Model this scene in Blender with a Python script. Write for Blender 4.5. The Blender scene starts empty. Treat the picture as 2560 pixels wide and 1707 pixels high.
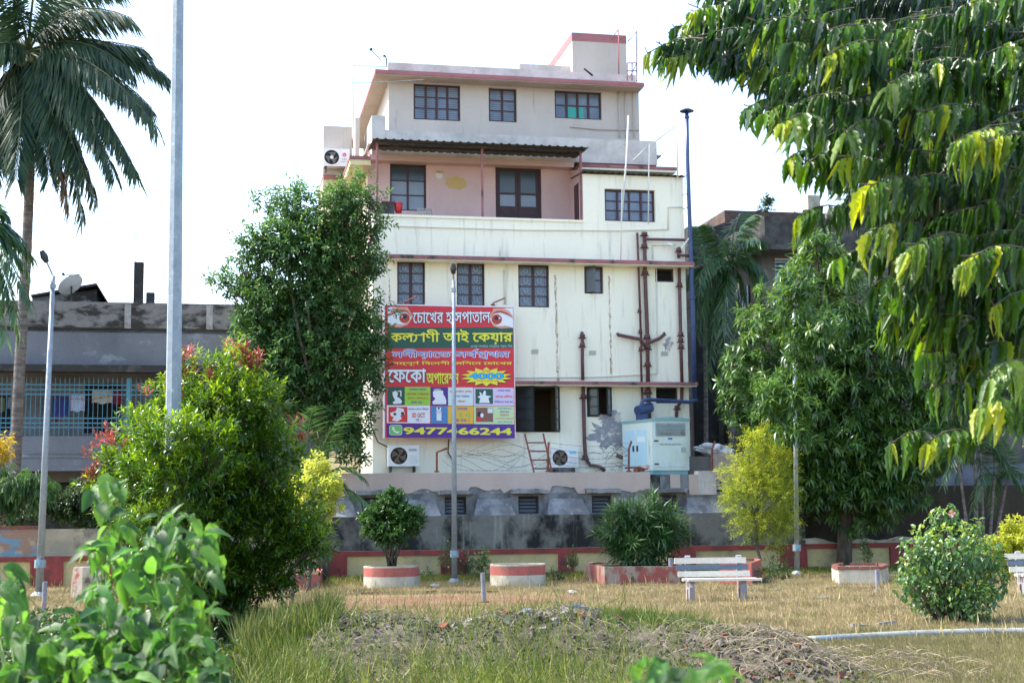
import bpy, math, random
import numpy as np
from mathutils import Vector, Matrix
from mathutils.geometry import delaunay_2d_cdt
random.seed(7)
RNG = np.random.default_rng(11)
R = math.radians
SC = bpy.context.scene
COL = SC.collection

# ---------------------------------------------------------------- camera
EYE = Vector((0, 0, 1.5))
FPX = 3555.6
PITCH = math.atan(447 / FPX)
ROLL = 0.012
_uo = Vector((0, -math.sin(PITCH), math.cos(PITCH)))
CF = Vector((0, math.cos(PITCH), math.sin(PITCH)))
CR = Vector((math.cos(ROLL), 0, 0)) - _uo * math.sin(ROLL)
CU = _uo * math.cos(ROLL) + Vector((math.sin(ROLL), 0, 0))
cam = bpy.data.cameras.new('camera')
cam.lens = 50
cam.sensor_width = 36
cam.clip_start = 0.05
cam.clip_end = 4000
cam.dof.use_dof = True
cam.dof.focus_distance = 17.0
cam.dof.aperture_fstop = 5.6
camo = bpy.data.objects.new('camera', cam)
COL.objects.link(camo)
m = Matrix((( CR.x, CU.x, -CF.x, EYE.x), (CR.y, CU.y, -CF.y, EYE.y), (CR.z, CU.z, -CF.z, EYE.z), (0, 0, 0, 1)))
camo.matrix_world = m
SC.camera = camo

# ---------------------------------------------------------------- sky and sun
SUN_EL, SUN_AZ = R(50), R(11)          # the sun stands to the left
SUN_DIR = Vector((-math.cos(SUN_EL) * math.cos(SUN_AZ), math.cos(SUN_EL) * math.sin(SUN_AZ), math.sin(SUN_EL)))
w = bpy.data.worlds.new('World')
SC.world = w
w.use_nodes = True
nt = w.node_tree
bg = nt.nodes['Background']
sky = nt.nodes.new('ShaderNodeTexSky')
sky.sky_type = 'NISHITA'
sky.sun_disc = False
sky.sun_elevation = SUN_EL
sky.sun_rotation = math.atan2(SUN_DIR.x, SUN_DIR.y)
sky.air_density = 1.0
sky.dust_density = 2.0
sky.ozone_density = 1.0
sky.altitude = 10
nt.links.new(sky.outputs[0], bg.inputs[0])
bg.inputs[1].default_value = 0.15
sd = bpy.data.lights.new('sun', 'SUN')
sd.energy = 2.4
sd.angle = R(0.9)
sd.color = (1.0, 0.94, 0.84)
so = bpy.data.objects.new('sun', sd)
COL.objects.link(so)
so.rotation_euler = SUN_DIR.to_track_quat('Z', 'Y').to_euler()
SC.view_settings.view_transform = 'Standard'
SC.view_settings.look = 'None'
SC.view_settings.exposure = 2.0
SC.view_settings.gamma = 1
SC.view_settings.use_curve_mapping = False
SC.cycles.max_bounces = 8
SC.cycles.transparent_max_bounces = 8

# ---------------------------------------------------------------- picture to place
def ray(px, py):
    return CF + CR * ((px - 1280) / FPX) + CU * ((853.5 - py) / FPX)
def at(px, py, Y):
    d = ray(px, py)
    return EYE + d * (Y / d.y)
def atz(px, py, z=0.0):
    d = ray(px, py)
    return EYE + d * ((z - EYE.z) / d.z)
class Frame:
    def __init__(s, O, phi):
        s.O = Vector(O); s.phi = phi
        s.u = Vector((math.cos(phi), math.sin(phi), 0)); s.v = Vector((-math.sin(phi), math.cos(phi), 0))
    def uz(s, px, py, v=0.0):
        d = ray(px, py)
        t = ((s.O - EYE).dot(s.v) + v) / d.dot(s.v)
        p = EYE + d * t - s.O
        return p.dot(s.u), p.z
    def uv(s, px, py, z):
        p = atz(px, py, z + s.O.z) - s.O
        return p.dot(s.u), p.dot(s.v)
    def w(s, u, v, z):
        return s.O + s.u * u + s.v * v + Vector((0, 0, z))
    def rect(s, x0, y0, x1, y1, v=0.0):
        xm, ym = (x0 + x1) / 2, (y0 + y1) / 2
        return s.uz(x0, ym, v)[0], s.uz(x1, ym, v)[0], s.uz(xm, y1, v)[1], s.uz(xm, y0, v)[1]
PHI = R(11.5)
_c = at(932, 900, 40.0)
B = Frame((_c.x, 40.0, 0), PHI)

# ---------------------------------------------------------------- materials
def N(nt, t, **k):
    n = nt.nodes.new(t)
    for a, b in k.items(): setattr(n, a, b)
    return n
def rgb(c): return (c[0], c[1], c[2], 1)
MATS = {}
def mat(name, c, c2=None, scale=2.0, st=(1, 1, 1), lo=.42, hi=.62, c3=None, scale3=5.0, st3=(1, 1, 1), lo3=.55, hi3=.68,
        rough=.85, bump=0.15, bscale=40, metal=0, spec=.3, fine=.12):
    m = bpy.data.materials.new(name); m.use_nodes = True
    nt = m.node_tree; L = nt.links.new
    p = nt.nodes['Principled BSDF']
    p.inputs['Roughness'].default_value = rough
    p.inputs['Metallic'].default_value = metal
    p.inputs['Specular IOR Level'].default_value = spec
    tc = N(nt, 'ShaderNodeTexCoord')
    def noise(sc, st, detail=6, w=0.0):
        mp = N(nt, 'ShaderNodeMapping'); mp.inputs['Scale'].default_value = st
        mp.inputs['Location'].default_value = (w, w * 1.7, w * .6)
        L(tc.outputs['Object'], mp.inputs[0])
        n = N(nt, 'ShaderNodeTexNoise'); n.inputs['Scale'].default_value = sc; n.inputs['Detail'].default_value = detail
        n.inputs['Roughness'].default_value = .62
        L(mp.outputs[0], n.inputs['Vector'])
        return n.outputs['Fac']
    def ramp(src, lo, hi):
        r = N(nt, 'ShaderNodeMapRange'); r.inputs['From Min'].default_value = lo; r.inputs['From Max'].default_value = hi
        L(src, r.inputs['Value']); return r.outputs[0]
    def mix(f, a, b):
        x = N(nt, 'ShaderNodeMix', data_type='RGBA')
        L(f, x.inputs['Factor'])
        for i, q in (('A', a), ('B', b)):
            s = [k for k in x.inputs if k.name == i and k.type == 'RGBA'][0]
            if isinstance(q, tuple): s.default_value = rgb(q)
            else: L(q, s)
        return [k for k in x.outputs if k.type == 'RGBA'][0]
    cur = c
    if c2 is not None: cur = mix(ramp(noise(scale, st), lo, hi), cur, c2)
    if c3 is not None: cur = mix(ramp(noise(scale3, st3, 8, 3.3), lo3, hi3), cur, c3)
    if fine:
        d = tuple(x * (1 - fine * 2.2) for x in c) if isinstance(cur, tuple) else None
        f = ramp(noise(bscale * .6, (1, 1, 1), 3, 9.1), .3, .75)
        if d: cur = mix(f, cur, d)
        else:
            hs = N(nt, 'ShaderNodeHueSaturation'); L(cur, hs.inputs['Color'])
            mm = N(nt, 'ShaderNodeMapRange'); mm.inputs['To Min'].default_value = 1 + fine; mm.inputs['To Max'].default_value = 1 - fine
            L(f, mm.inputs['Value']); L(mm.outputs[0], hs.inputs['Value']); cur = hs.outputs[0]
    if isinstance(cur, tuple): p.inputs['Base Color'].default_value = rgb(cur)
    else: L(cur, p.inputs['Base Color'])
    if bump:
        b = N(nt, 'ShaderNodeBump'); b.inputs['Strength'].default_value = bump; b.inputs['Distance'].default_value = .02
        L(noise(bscale, (1, 1, 1), 5, 5.5), b.inputs['Height']); L(b.outputs[0], p.inputs['Normal'])
    MATS[name] = m
    return m
def leafmat(name, cols, rough=.42, trans=.35, tcol=None, spec=.45, veins=False):
    """leaf colours picked per leaf by the attribute tint; translucency lets the sun shine through"""
    m = bpy.data.materials.new(name); m.use_nodes = True
    nt = m.node_tree; L = nt.links.new
    p = nt.nodes['Principled BSDF']; out = nt.nodes['Material Output']
    p.inputs['Roughness'].default_value = rough; p.inputs['Specular IOR Level'].default_value = spec
    at_ = N(nt, 'ShaderNodeAttribute', attribute_name='tint')
    cr = N(nt, 'ShaderNodeValToRGB'); e = cr.color_ramp.elements
    n = len(cols)
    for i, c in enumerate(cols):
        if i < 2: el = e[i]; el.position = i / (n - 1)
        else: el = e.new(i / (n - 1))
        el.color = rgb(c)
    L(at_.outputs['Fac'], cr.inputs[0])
    tc = N(nt, 'ShaderNodeTexCoord'); nz_ = N(nt, 'ShaderNodeTexNoise'); nz_.inputs['Scale'].default_value = 4 if veins else 2.5; nz_.inputs['Detail'].default_value = 5
    L(tc.outputs['Object'], nz_.inputs['Vector'])
    mr = N(nt, 'ShaderNodeMapRange'); mr.inputs['From Min'].default_value = .3; mr.inputs['From Max'].default_value = .7; mr.inputs['To Min'].default_value = .72; mr.inputs['To Max'].default_value = 1.28
    L(nz_.outputs['Fac'], mr.inputs['Value']); hv = N(nt, 'ShaderNodeHueSaturation'); L(cr.outputs[0], hv.inputs['Color'])
    if veins:
        sx = N(nt, 'ShaderNodeSeparateXYZ'); L(tc.outputs['Object'], sx.inputs[0])
        ab = N(nt, 'ShaderNodeMath', operation='ABSOLUTE'); L(sx.outputs['X'], ab.inputs[0])
        rib = N(nt, 'ShaderNodeMapRange'); rib.inputs['From Min'].default_value = .012; rib.inputs['From Max'].default_value = .035; rib.inputs['To Min'].default_value = 1.55; rib.inputs['To Max'].default_value = 1.0; L(ab.outputs[0], rib.inputs['Value'])
        mu = N(nt, 'ShaderNodeMath', operation='MULTIPLY'); L(mr.outputs[0], mu.inputs[0]); L(rib.outputs[0], mu.inputs[1]); L(mu.outputs[0], hv.inputs['Value'])
        m1 = N(nt, 'ShaderNodeMath', operation='MULTIPLY_ADD'); m1.inputs[1].default_value = .9; L(ab.outputs[0], m1.inputs[0]); L(sx.outputs['Z'], m1.inputs[2])
        m2 = N(nt, 'ShaderNodeMath', operation='MULTIPLY'); m2.inputs[1].default_value = 62; L(m1.outputs[0], m2.inputs[0])
        m3 = N(nt, 'ShaderNodeMath', operation='SINE'); L(m2.outputs[0], m3.inputs[0])
        bp_ = N(nt, 'ShaderNodeBump'); bp_.inputs['Strength'].default_value = .35; bp_.inputs['Distance'].default_value = .004; L(m3.outputs[0], bp_.inputs['Height']); L(bp_.outputs[0], p.inputs['Normal'])
    else: L(mr.outputs[0], hv.inputs['Value'])
    cr = hv
    L(cr.outputs[0], p.inputs['Base Color'])
    t = N(nt, 'ShaderNodeBsdfTranslucent')
    hs = N(nt, 'ShaderNodeHueSaturation'); hs.inputs['Value'].default_value = 1.9; hs.inputs['Hue'].default_value = .485
    hs.inputs['Saturation'].default_value = 1.05
    L(cr.outputs[0], hs.inputs['Color']); L(hs.outputs[0], t.inputs['Color'])
    mx = N(nt, 'ShaderNodeMixShader'); mx.inputs[0].default_value = trans
    L(p.outputs[0], mx.inputs[1]); L(t.outputs[0], mx.inputs[2]); L(mx.outputs[0], out.inputs['Surface'])
    MATS[name] = m
    return m
def flat(name, c, rough=.6, metal=0, spec=.4):
    m = bpy.data.materials.new(name); m.use_nodes = True
    p = m.node_tree.nodes['Principled BSDF']
    p.inputs['Base Color'].default_value = rgb(c); p.inputs['Roughness'].default_value = rough
    p.inputs['Metallic'].default_value = metal; p.inputs['Specular IOR Level'].default_value = spec
    MATS[name] = m
    return m

CREAM = mat('cream_wall_paint', (.84, .82, .665), (.76, .745, .62), .6, (1, 1, .35), .45, .75, (.44, .44, .39), 2.0, (3.2, 3.2, .30), .55, .86, rough=.9, bump=.1, fine=.03)
PEELED = mat('peeled_plaster', (.28, .29, .30), (.72, .70, .60), 2.6, (1, 1, .8), .53, .56, (.16, .16, .17), 5, lo3=.62, hi3=.66, rough=.95, bump=.4)
BEIGE = mat('beige_wall_paint', (.50, .458, .41), (.43, .395, .355), .8, (1, 1, .4), .4, .7, (.30, .27, .245), 2.5, (2.5, 2.5, .3), .6, .85, rough=.9, bump=.1, fine=.04)
GREYPAR = mat('weathered_parapet', (.54, .52, .49), (.38, .37, .345), 1.6, (1, 1, .8), .4, .66, (.14, .14, .13), 3.5, (1, 1, .7), .64, .80, rough=.95, bump=.25)
PINKWALL = mat('dusty_pink_wall', (.62, .44, .42), (.54, .38, .365), .9, (1, 1, .6), .4, .7, rough=.9, bump=.1, fine=.05)
PINKEDGE = mat('faded_maroon_edge', (.33, .135, .14), (.22, .11, .115), 1.8, (1, 1, 1), .4, .6, (.06, .055, .05), 2.6, (1, 1, .5), .55, .66, rough=.9, bump=.25)
PINKTOP = mat('faded_pink_edge', (.37, .145, .16), (.30, .135, .14), 2, lo=.4, hi=.6, c3=(.25, .14, .14), scale3=6, rough=.9)
MAROON = mat('maroon_pipe_paint', (.105, .045, .045), (.14, .075, .07), 5, lo=.5, hi=.7, rough=.6, bump=.2, spec=.4)
FRAMED = flat('dark_window_frame', (.05, .022, .028), .55)
FRAMEM = flat('maroon_window_frame', (.10, .032, .038), .55)
FRAMEG = flat('green_black_window_frame', (.012, .02, .02), .5)
GLASS = mat('blue_grey_glass', (.07, .095, .14), (.16, .20, .27), 1.4, lo=.35, hi=.7, rough=.16, bump=0, spec=.7, fine=0)
GLASSL = mat('pale_lower_glass', (.20, .24, .30), (.14, .17, .22), 1.4, lo=.35, hi=.7, rough=.3, bump=0, spec=.6, fine=0)
GLASSD = mat('dark_glass', (.02, .028, .032), (.045, .06, .065), 1.1, lo=.35, hi=.7, rough=.2, bump=0, spec=.6, fine=0)
DARK = flat('dark_interior', (.012, .012, .013), .9)
ROOM = mat('room_wall', (.22, .19, .12), rough=.9, bump=0)
TEAL = flat('teal_curtain', (.05, .35, .31), .8)
DOORM = mat('dark_maroon_door', (.045, .022, .028), (.06, .03, .034), 3, rough=.5, bump=.1)
GRILLE = flat('pale_grille_iron', (.22, .27, .33), .5)
WHITEP = mat('white_sheet_metal', (.74, .75, .74), (.66, .67, .64), 4, lo=.5, hi=.8, rough=.45, bump=.03, fine=.03, spec=.4)
ACFAN = flat('brown_fan_plastic', (.16, .11, .075), .6)
ACDARK = flat('dark_fan_recess', (.02, .02, .022), .8)
GALV = mat('galvanised_steel', (.25, .30, .335), (.19, .235, .27), 9, (1, 1, .6), .4, .65, (.38, .43, .46), 14, lo3=.6, hi3=.7, rough=.5, metal=.35, bump=.1, spec=.5)
DIRTYCONC = mat('black_stained_concrete', (.15, .15, .135), (.018, .02, .02), 1.1, (1, 1, .8), .44, .57, (.26, .27, .23), 1.7, (2.2, 2.2, .2), .58, .74, rough=.95, bump=.5, bscale=22)
GREYCONC = mat('grey_old_concrete', (.26, .27, .28), (.13, .135, .14), 1.7, (1, 1, .6), .42, .6, (.38, .38, .38), 4, lo3=.6, hi3=.7, rough=.95, bump=.5, bscale=22)
BLUECONC = mat('blue_grey_concrete', (.20, .215, .23), (.11, .115, .12), 2.2, (1, 1, .7), .47, .60, (.07, .07, .07), 3.5, lo3=.60, hi3=.68, rough=.95, bump=.4)
PODPINK = mat('podium_pink_plaster', (.47, .39, .34), (.40, .33, .29), 1.2, (1, 1, .4), .4, .7, (.38, .22, .12), 1.6, (4, 4, .12), .68, .80, rough=.92, bump=.15, fine=.05)
YELLOWW = mat('faded_yellow_plaster', (.50, .41, .20), (.36, .31, .18), 1.4, (1, 1, .5), .4, .65, (.17, .165, .12), 2.0, (1, 1, .8), .57, .78, rough=.93, bump=.2)
REDW = mat('faded_red_paint', (.26, .055, .05), (.17, .045, .042), 2.0, lo=.4, hi=.62, c3=(.06, .045, .042), scale3=2.3, lo3=.53, hi3=.68, rough=.9, bump=.25)
PLANTW = mat('stained_planter_white', (.42, .40, .33), (.27, .255, .20), 2.0, lo=.42, hi=.65, c3=(.14, .13, .10), scale3=3.2, lo3=.58, hi3=.74, rough=.95, bump=.4)
PLANTR = mat('worn_planter_red', (.34, .10, .085), (.27, .09, .075), 2.5, lo=.42, hi=.62, c3=(.13, .11, .09), scale3=3.6, lo3=.56, hi3=.64, rough=.95, bump=.4)
BEDP = mat('peeling_red_bed_wall', (.22, .068, .058), (.23, .20, .165), 3.0, (1, 1, .6), .47, .56, (.07, .065, .055), 3.4, (1, 1, .6), .54, .62, rough=.95, bump=.5)
BRICK = mat('old_red_brick', (.22, .075, .055), (.14, .06, .05), 6, lo=.4, hi=.6, c3=(.10, .09, .07), scale3=7, rough=.95, bump=.5)
SOIL = mat('dark_planter_soil', (.05, .045, .03), (.06, .08, .03), 8, rough=1, bump=.6)
LEFTCONC = mat('blue_grey_left_plaster', (.15, .17, .20), (.11, .125, .145), .8, (1, 1, .4), .4, .7, (.24, .27, .31), .9, (1, 1, 1.6), .59, .68, rough=.93, bump=.15)
LEFTPAR = mat('mossy_brick_parapet', (.17, .175, .18), (.035, .036, .034), 1.3, (1, 1, 2.2), .44, .56, (.27, .28, .29), 3.2, (.6, .6, 1.6), .62, .70, rough=.95, bump=.6, bscale=14)
SOOT = mat('soot_black_concrete', (.035, .036, .038), (.09, .09, .09), 2, lo=.5, hi=.7, rough=.95, bump=.4)
BLUEPAINT = flat('sky_blue_grille_paint', (.055, .21, .30), .5)
RUST = mat('rusty_iron', (.20, .065, .03), (.10, .04, .025), 12, rough=.8, bump=.2)
REDIRON = flat('red_oxide_iron', (.20, .05, .04), .6)
REDIRON = mat('red_oxide_ladder_iron', (.22, .06, .05), (.14, .05, .04), 9, rough=.7, bump=.1)
GENW = mat('weathered_aqua_cabinet', (.54, .66, .62), (.42, .50, .43), 1.6, (1, 1, .35), .50, .75, (.22, .27, .17), 2.6, (2.5, 2.5, .3), .64, .80, rough=.5, bump=.04, fine=.03, spec=.4)
GENT = mat('teal_cabinet_trim', (.15, .36, .38), (.26, .38, .38), 3, rough=.5, bump=.05)
GENB = mat('light_blue_cabinet_door', (.38, .60, .70), (.44, .64, .70), 2, rough=.45, bump=.03, fine=.03)
GENL = mat('cabinet_louvre_grey', (.30, .38, .38), (.20, .15, .10), 2.4, lo=.52, hi=.7, rough=.6, bump=.05)
NAVY = mat('navy_pipe_paint', (.022, .045, .13), (.03, .06, .15), 3, rough=.42, bump=.03, fine=.05, spec=.5)
TARP = mat('crumpled_white_plastic', (.66, .68, .70), (.5, .52, .54), 4, rough=.45, bump=.3, bscale=14)
PVC = mat('grey_pvc', (.20, .21, .25), (.16, .17, .20), 6, rough=.5, bump=.03)
CORR = mat('corrugated_roof_sheet', (.11, .105, .095), (.07, .068, .062), 2, lo=.4, hi=.6, rough=.8, bump=.2)
CONDUIT = flat('cream_conduit', (.66, .65, .56), .6)
BENCHW = mat('cream_bench_plank', (.58, .55, .47), (.48, .45, .38), 5, (.3, 1, 1), .4, .7, rough=.75, bump=.12, bscale=25)
BENCHB = mat('slate_blue_bench_plank', (.075, .105, .15), (.11, .14, .18), 5, (.3, 1, 1), .4, .7, rough=.7, bump=.12, bscale=25)
BENCHC = mat('bench_grey_concrete', (.20, .215, .25), (.28, .22, .20), 3, lo=.45, hi=.65, rough=.9, bump=.3)
PIPEG = mat('white_and_blue_ground_pipe', (.25, .265, .235), (.11, .16, .21), 1.6, (1, 1, 1), .50, .60, (.20, .19, .14), 4, lo3=.52, hi3=.64, rough=.6, bump=.15)
BARK = mat('grey_brown_bark', (.11, .095, .078), (.06, .05, .042), 9, (1, 1, .3), rough=.95, bump=.6, bscale=30)
PALMBARK = mat('ringed_palm_bark', (.15, .135, .125), (.075, .068, .064), 2.2, (1, 1, 5), .42, .6, (.24, .22, .20), 4, lo3=.6, hi3=.7, rough=.95, bump=.6)
RIGHTB = mat('sooty_old_building_wall', (.15, .14, .125), (.075, .072, .066), 1.0, (1, 1, .5), .42, .62, (.24, .21, .17), 2, lo3=.6, hi3=.75, rough=.95, bump=.3)
RIGHTP = mat('black_mould_parapet', (.085, .083, .078), (.04, .04, .038), 1.2, lo=.45, hi=.6, c3=(.16, .155, .14), scale3=3, lo3=.6, hi3=.75, rough=.95, bump=.3)
DARKWALL = mat('moss_black_wall', (.03, .028, .022), (.055, .045, .032), 1.4, (1, 1, .4), .45, .7, rough=1, bump=.4)
SHUT = flat('pale_blue_shutter', (.30, .45, .60), .5)
SHUTW = flat('white_louvre', (.55, .60, .68), .5)

# ---------------------------------------------------------------- mesh helpers
def mesh_obj(name, v, f, mats, parent=None, mi=None, smooth=False, tint=None):
    me = bpy.data.meshes.new(name)
    me.from_pydata([tuple(p) for p in v], [], f)
    for mm in (mats if isinstance(mats, (list, tuple)) else [mats]): me.materials.append(mm)
    if mi is not None and any(mi): me.polygons.foreach_set('material_index', mi)
    if smooth: me.polygons.foreach_set('use_smooth', [True] * len(me.polygons))
    if tint is not None:
        a = me.attributes.new('tint', 'FLOAT', 'POINT'); a.data.foreach_set('value', tint)
    me.update()
    o = bpy.data.objects.new(name, me); COL.objects.link(o)
    if parent: o.parent = parent
    return o
class MB:
    def __init__(s): s.v = []; s.f = []; s.m = []
    def add(s, v, f, m=0):
        n = len(s.v); s.v += [tuple(p) for p in v]; s.f += [tuple(i + n for i in q) for q in f]; s.m += [m] * len(f); return s
    def box(s, a0, a1, b0, b1, c0, c1, m=0):
        if a1 < a0: a0, a1 = a1, a0
        if b1 < b0: b0, b1 = b1, b0
        if c1 < c0: c0, c1 = c1, c0
        v = [(x, y, z) for z in (c0, c1) for y in (b0, b1) for x in (a0, a1)]
        return s.add(v, [(0, 2, 3, 1), (4, 5, 7, 6), (0, 1, 5, 4), (2, 6, 7, 3), (0, 4, 6, 2), (1, 3, 7, 5)], m)
    def quad(s, p, m=0): return s.add(p, [tuple(range(len(p)))], m)
    def tube(s, pts, r, n=8, m=0, cap=True):
        pts = [Vector(p) for p in pts]; rr = r if isinstance(r, (list, tuple)) else [r] * len(pts)
        base = len(s.v); prev = None
        for i, p in enumerate(pts):
            t = (pts[min(i + 1, len(pts) - 1)] - pts[max(i - 1, 0)]).normalized()
            if prev is None:
                a = Vector((0, 0, 1)) if abs(t.z) < .9 else Vector((1, 0, 0))
                x = t.cross(a).normalized()
            else:
                x = (prev - t * prev.dot(t)).normalized()
            prev = x; y = t.cross(x)
            for k in range(n):
                an = 2 * math.pi * k / n
                s.v.append(tuple(p + (x * math.cos(an) + y * math.sin(an)) * rr[i]))
        for i in range(len(pts) - 1):
            for k in range(n):
                a = base + i * n + k; b = base + i * n + (k + 1) % n
                s.f.append((a, b, b + n, a + n)); s.m.append(m)
        if cap:
            s.f.append(tuple(base + k for k in range(n - 1, -1, -1))); s.m.append(m)
            e = base + (len(pts) - 1) * n
            s.f.append(tuple(e + k for k in range(n))); s.m.append(m)
        return s
    def lathe(s, prof, n=24, c=(0, 0, 0), m=0, wob=0):
        base = len(s.v)
        ph = [1 + wob * math.sin(k * 2.4) * .5 + wob * math.sin(k * 5.1 + 1) * .5 for k in range(n)]
        for (r, z) in prof:
            for k in range(n):
                a = 2 * math.pi * k / n
                s.v.append((c[0] + r * ph[k] * math.cos(a), c[1] + r * ph[k] * math.sin(a), c[2] + z))
        for i in range(len(prof) - 1):
            for k in range(n):
                a = base + i * n + k; b = base + i * n + (k + 1) % n
                s.f.append((a, b, b + n, a + n)); s.m.append(m)
        return s
    def build(s, name, mats, parent=None, smooth=False):
        return mesh_obj(name, s.v, s.f, mats, parent, s.m, smooth)
def thing(name, label, cat, loc=(0, 0, 0), rz=0, group=None):
    o = bpy.data.objects.new(name, None); COL.objects.link(o)
    o.location = loc; o.rotation_euler = (0, 0, rz); o.empty_display_size = .2
    o['label'] = label; o['category'] = cat
    if group: o['group'] = group
    return o
def fthing(fr, name, label, cat, u, v, z, group=None):
    return thing(name, label, cat, fr.w(u, v, z), fr.phi, group)
def tag(o, label, cat, group=None):
    o['label'] = label; o['category'] = cat
    if group: o['group'] = group
    return o
def struct(o, kind='structure'):
    o['kind'] = kind; return o
def copy_tree(o, parent=None):
    c = o.copy(); COL.objects.link(c)
    if parent: c.parent = parent
    for ch in o.children: copy_tree(ch, c)
    return c
def holed_wall(mb, u0, u1, z0, z1, v, holes, depth=.22, m=0, mr=0):
    """front face at v with real openings and their reveals going back by depth"""
    us = sorted({u0, u1, *[h[0] for h in holes], *[h[1] for h in holes]}); us = [x for x in us if u0 <= x <= u1]
    zs = sorted({z0, z1, *[h[2] for h in holes], *[h[3] for h in holes]}); zs = [x for x in zs if z0 <= x <= z1]
    for i in range(len(us) - 1):
        for j in range(len(zs) - 1):
            uc, zc = (us[i] + us[i + 1]) / 2, (zs[j] + zs[j + 1]) / 2
            if any(h[0] < uc < h[1] and h[2] < zc < h[3] for h in holes): continue
            mb.quad([(us[i], v, zs[j]), (us[i + 1], v, zs[j]), (us[i + 1], v, zs[j + 1]), (us[i], v, zs[j + 1])], m)
    for (a, b, c, d) in holes:
        e = v + depth
        mb.quad([(a, v, c), (a, v, d), (a, e, d), (a, e, c)], mr); mb.quad([(b, v, d), (b, v, c), (b, e, c), (b, e, d)], mr)
        mb.quad([(a, v, c), (a, e, c), (b, e, c), (b, v, c)], mr); mb.quad([(a, v, d), (b, v, d), (b, e, d), (a, e, d)], mr)

# ---------------------------------------------------------------- leaves
def unit(a): return a / np.maximum(np.linalg.norm(a, axis=-1, keepdims=True), 1e-9)
def leaves(P, D, Nn, L, W, fold=.25, curl=.15, quality=1):
    """P base points, D directions, Nn face normals, all (n,3); returns vertices, faces"""
    n = len(P); D = unit(D); S = unit(np.cross(D, Nn)); U = np.cross(S, D)
    L = np.broadcast_to(np.asarray(L, float), (n,))[:, None]; W = np.broadcast_to(np.asarray(W, float), (n,))[:, None]
    if quality == 0:
        V = np.stack([P, P + D * L * .45 + S * W * .5 + U * W * fold, P + D * L - U * L * curl, P + D * L * .45 - S * W * .5 + U * W * fold], 1)
        b = np.arange(n)[:, None] * 4
        F = np.concatenate([b + [0, 1, 2], b + [0, 2, 3]])
        return V.reshape(-1, 3), F, 4
    V = np.stack([P, P + D * L * .4 + S * W * .5 + U * W * fold, P + D * L * .45, P + D * L * .4 - S * W * .5 + U * W * fold, P + D * L - U * L * curl], 1)
    b = np.arange(n)[:, None] * 5
    F = np.concatenate([b + [0, 1, 2], b + [0, 2, 3], b + [1, 4, 2], b + [2, 4, 3]])
    return V.reshape(-1, 3), F, 5
def tri_obj(name, V, F, m, parent=None, tint=None, smooth=False):
    me = bpy.data.meshes.new(name)
    me.vertices.add(len(V)); me.vertices.foreach_set('co', np.asarray(V, np.float32).ravel())
    nf = len(F); k = F.shape[1]
    me.loops.add(nf * k); me.loops.foreach_set('vertex_index', np.asarray(F, np.int32).ravel())
    me.polygons.add(nf); me.polygons.foreach_set('loop_start', np.arange(0, nf * k, k, dtype=np.int32))
    try: me.polygons.foreach_set('loop_total', np.full(nf, k, np.int32))
    except Exception: pass
    if smooth: me.polygons.foreach_set('use_smooth', np.ones(nf, bool))
    me.materials.append(m)
    if tint is not None:
        a = me.attributes.new('tint', 'FLOAT', 'POINT'); a.data.foreach_set('value', np.asarray(tint, np.float32))
    me.update(calc_edges=True); me.validate()
    o = bpy.data.objects.new(name, me); COL.objects.link(o)
    if parent: o.parent = parent
    return o
def sprigs(clumps, n, k, slen, L, W, up=.3, out=.8, spread=.9, droop=.2, shell=.5, tint=(0, 1), fold=.25, curl=.15, quality=0, jitter=.35, tintup=0.0, flat_=0.0):
    """n sprigs of k leaves over a set of ellipsoid clumps (x,y,z,rx,ry,rz)"""
    C = np.array([c[:3] for c in clumps], float); Rr = np.array([c[3:6] for c in clumps], float)
    wt = (Rr.prod(1)) ** (2 / 3); wt = wt / wt.sum()
    idx = RNG.choice(len(clumps), n, p=wt)
    d = unit(RNG.normal(size=(n, 3))); r = shell + (1 - shell) * RNG.random(n) ** .6
    # lumpy outline
    lump = 1 + .19 * np.sin(d[:, 0] * 7 + idx) + .19 * np.sin(d[:, 2] * 8 + idx * 2.1) + .14 * np.sin(d[:, 1] * 9 + idx) + np.where(RNG.random(n) < .07, RNG.random(n) * .45, 0)
    p0 = C[idx] + d * Rr[idx] * (r * lump)[:, None]
    sd_ = unit(d * out + np.array([0, 0, up]) + RNG.normal(size=(n, 3)) * jitter)
    t = np.tile(np.linspace(.15, 1, k), n); rep = lambda a: np.repeat(a, k, axis=0)
    P = rep(p0) + rep(sd_) * (t * slen)[:, None]
    a = np.tile(np.arange(k) * 2.4, n) + rep(RNG.random(n) * 6.28)
    ref = unit(np.cross(rep(sd_), np.array([.1, .2, 1.0]))); ref2 = np.cross(rep(sd_), ref)
    side = ref * np.cos(a)[:, None] + ref2 * np.sin(a)[:, None] * (1 - flat_)
    D = unit(rep(sd_) * (.35 + .65 * t)[:, None] + side * spread + np.array([0, 0, -droop]) + RNG.normal(size=(n * k, 3)) * .15)
    Nn = unit(np.array([0, 0, 1.0]) + rep(sd_) * .4 + RNG.normal(size=(n * k, 3)) * .35)
    s = .75 + .5 * RNG.random(n * k)
    V, F, q = leaves(P, D, Nn, L * s, W * s, fold, curl, quality)
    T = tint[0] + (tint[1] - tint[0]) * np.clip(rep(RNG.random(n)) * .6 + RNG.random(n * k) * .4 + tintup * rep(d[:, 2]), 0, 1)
    return V, F, np.repeat(T, q)
def join(*parts):
    V = []; F = []; T = []; o = 0
    for v, f, t in parts:
        V.append(v); F.append(f + o); T.append(t); o += len(v)
    return np.concatenate(V), np.concatenate(F), np.concatenate(T)
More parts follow.
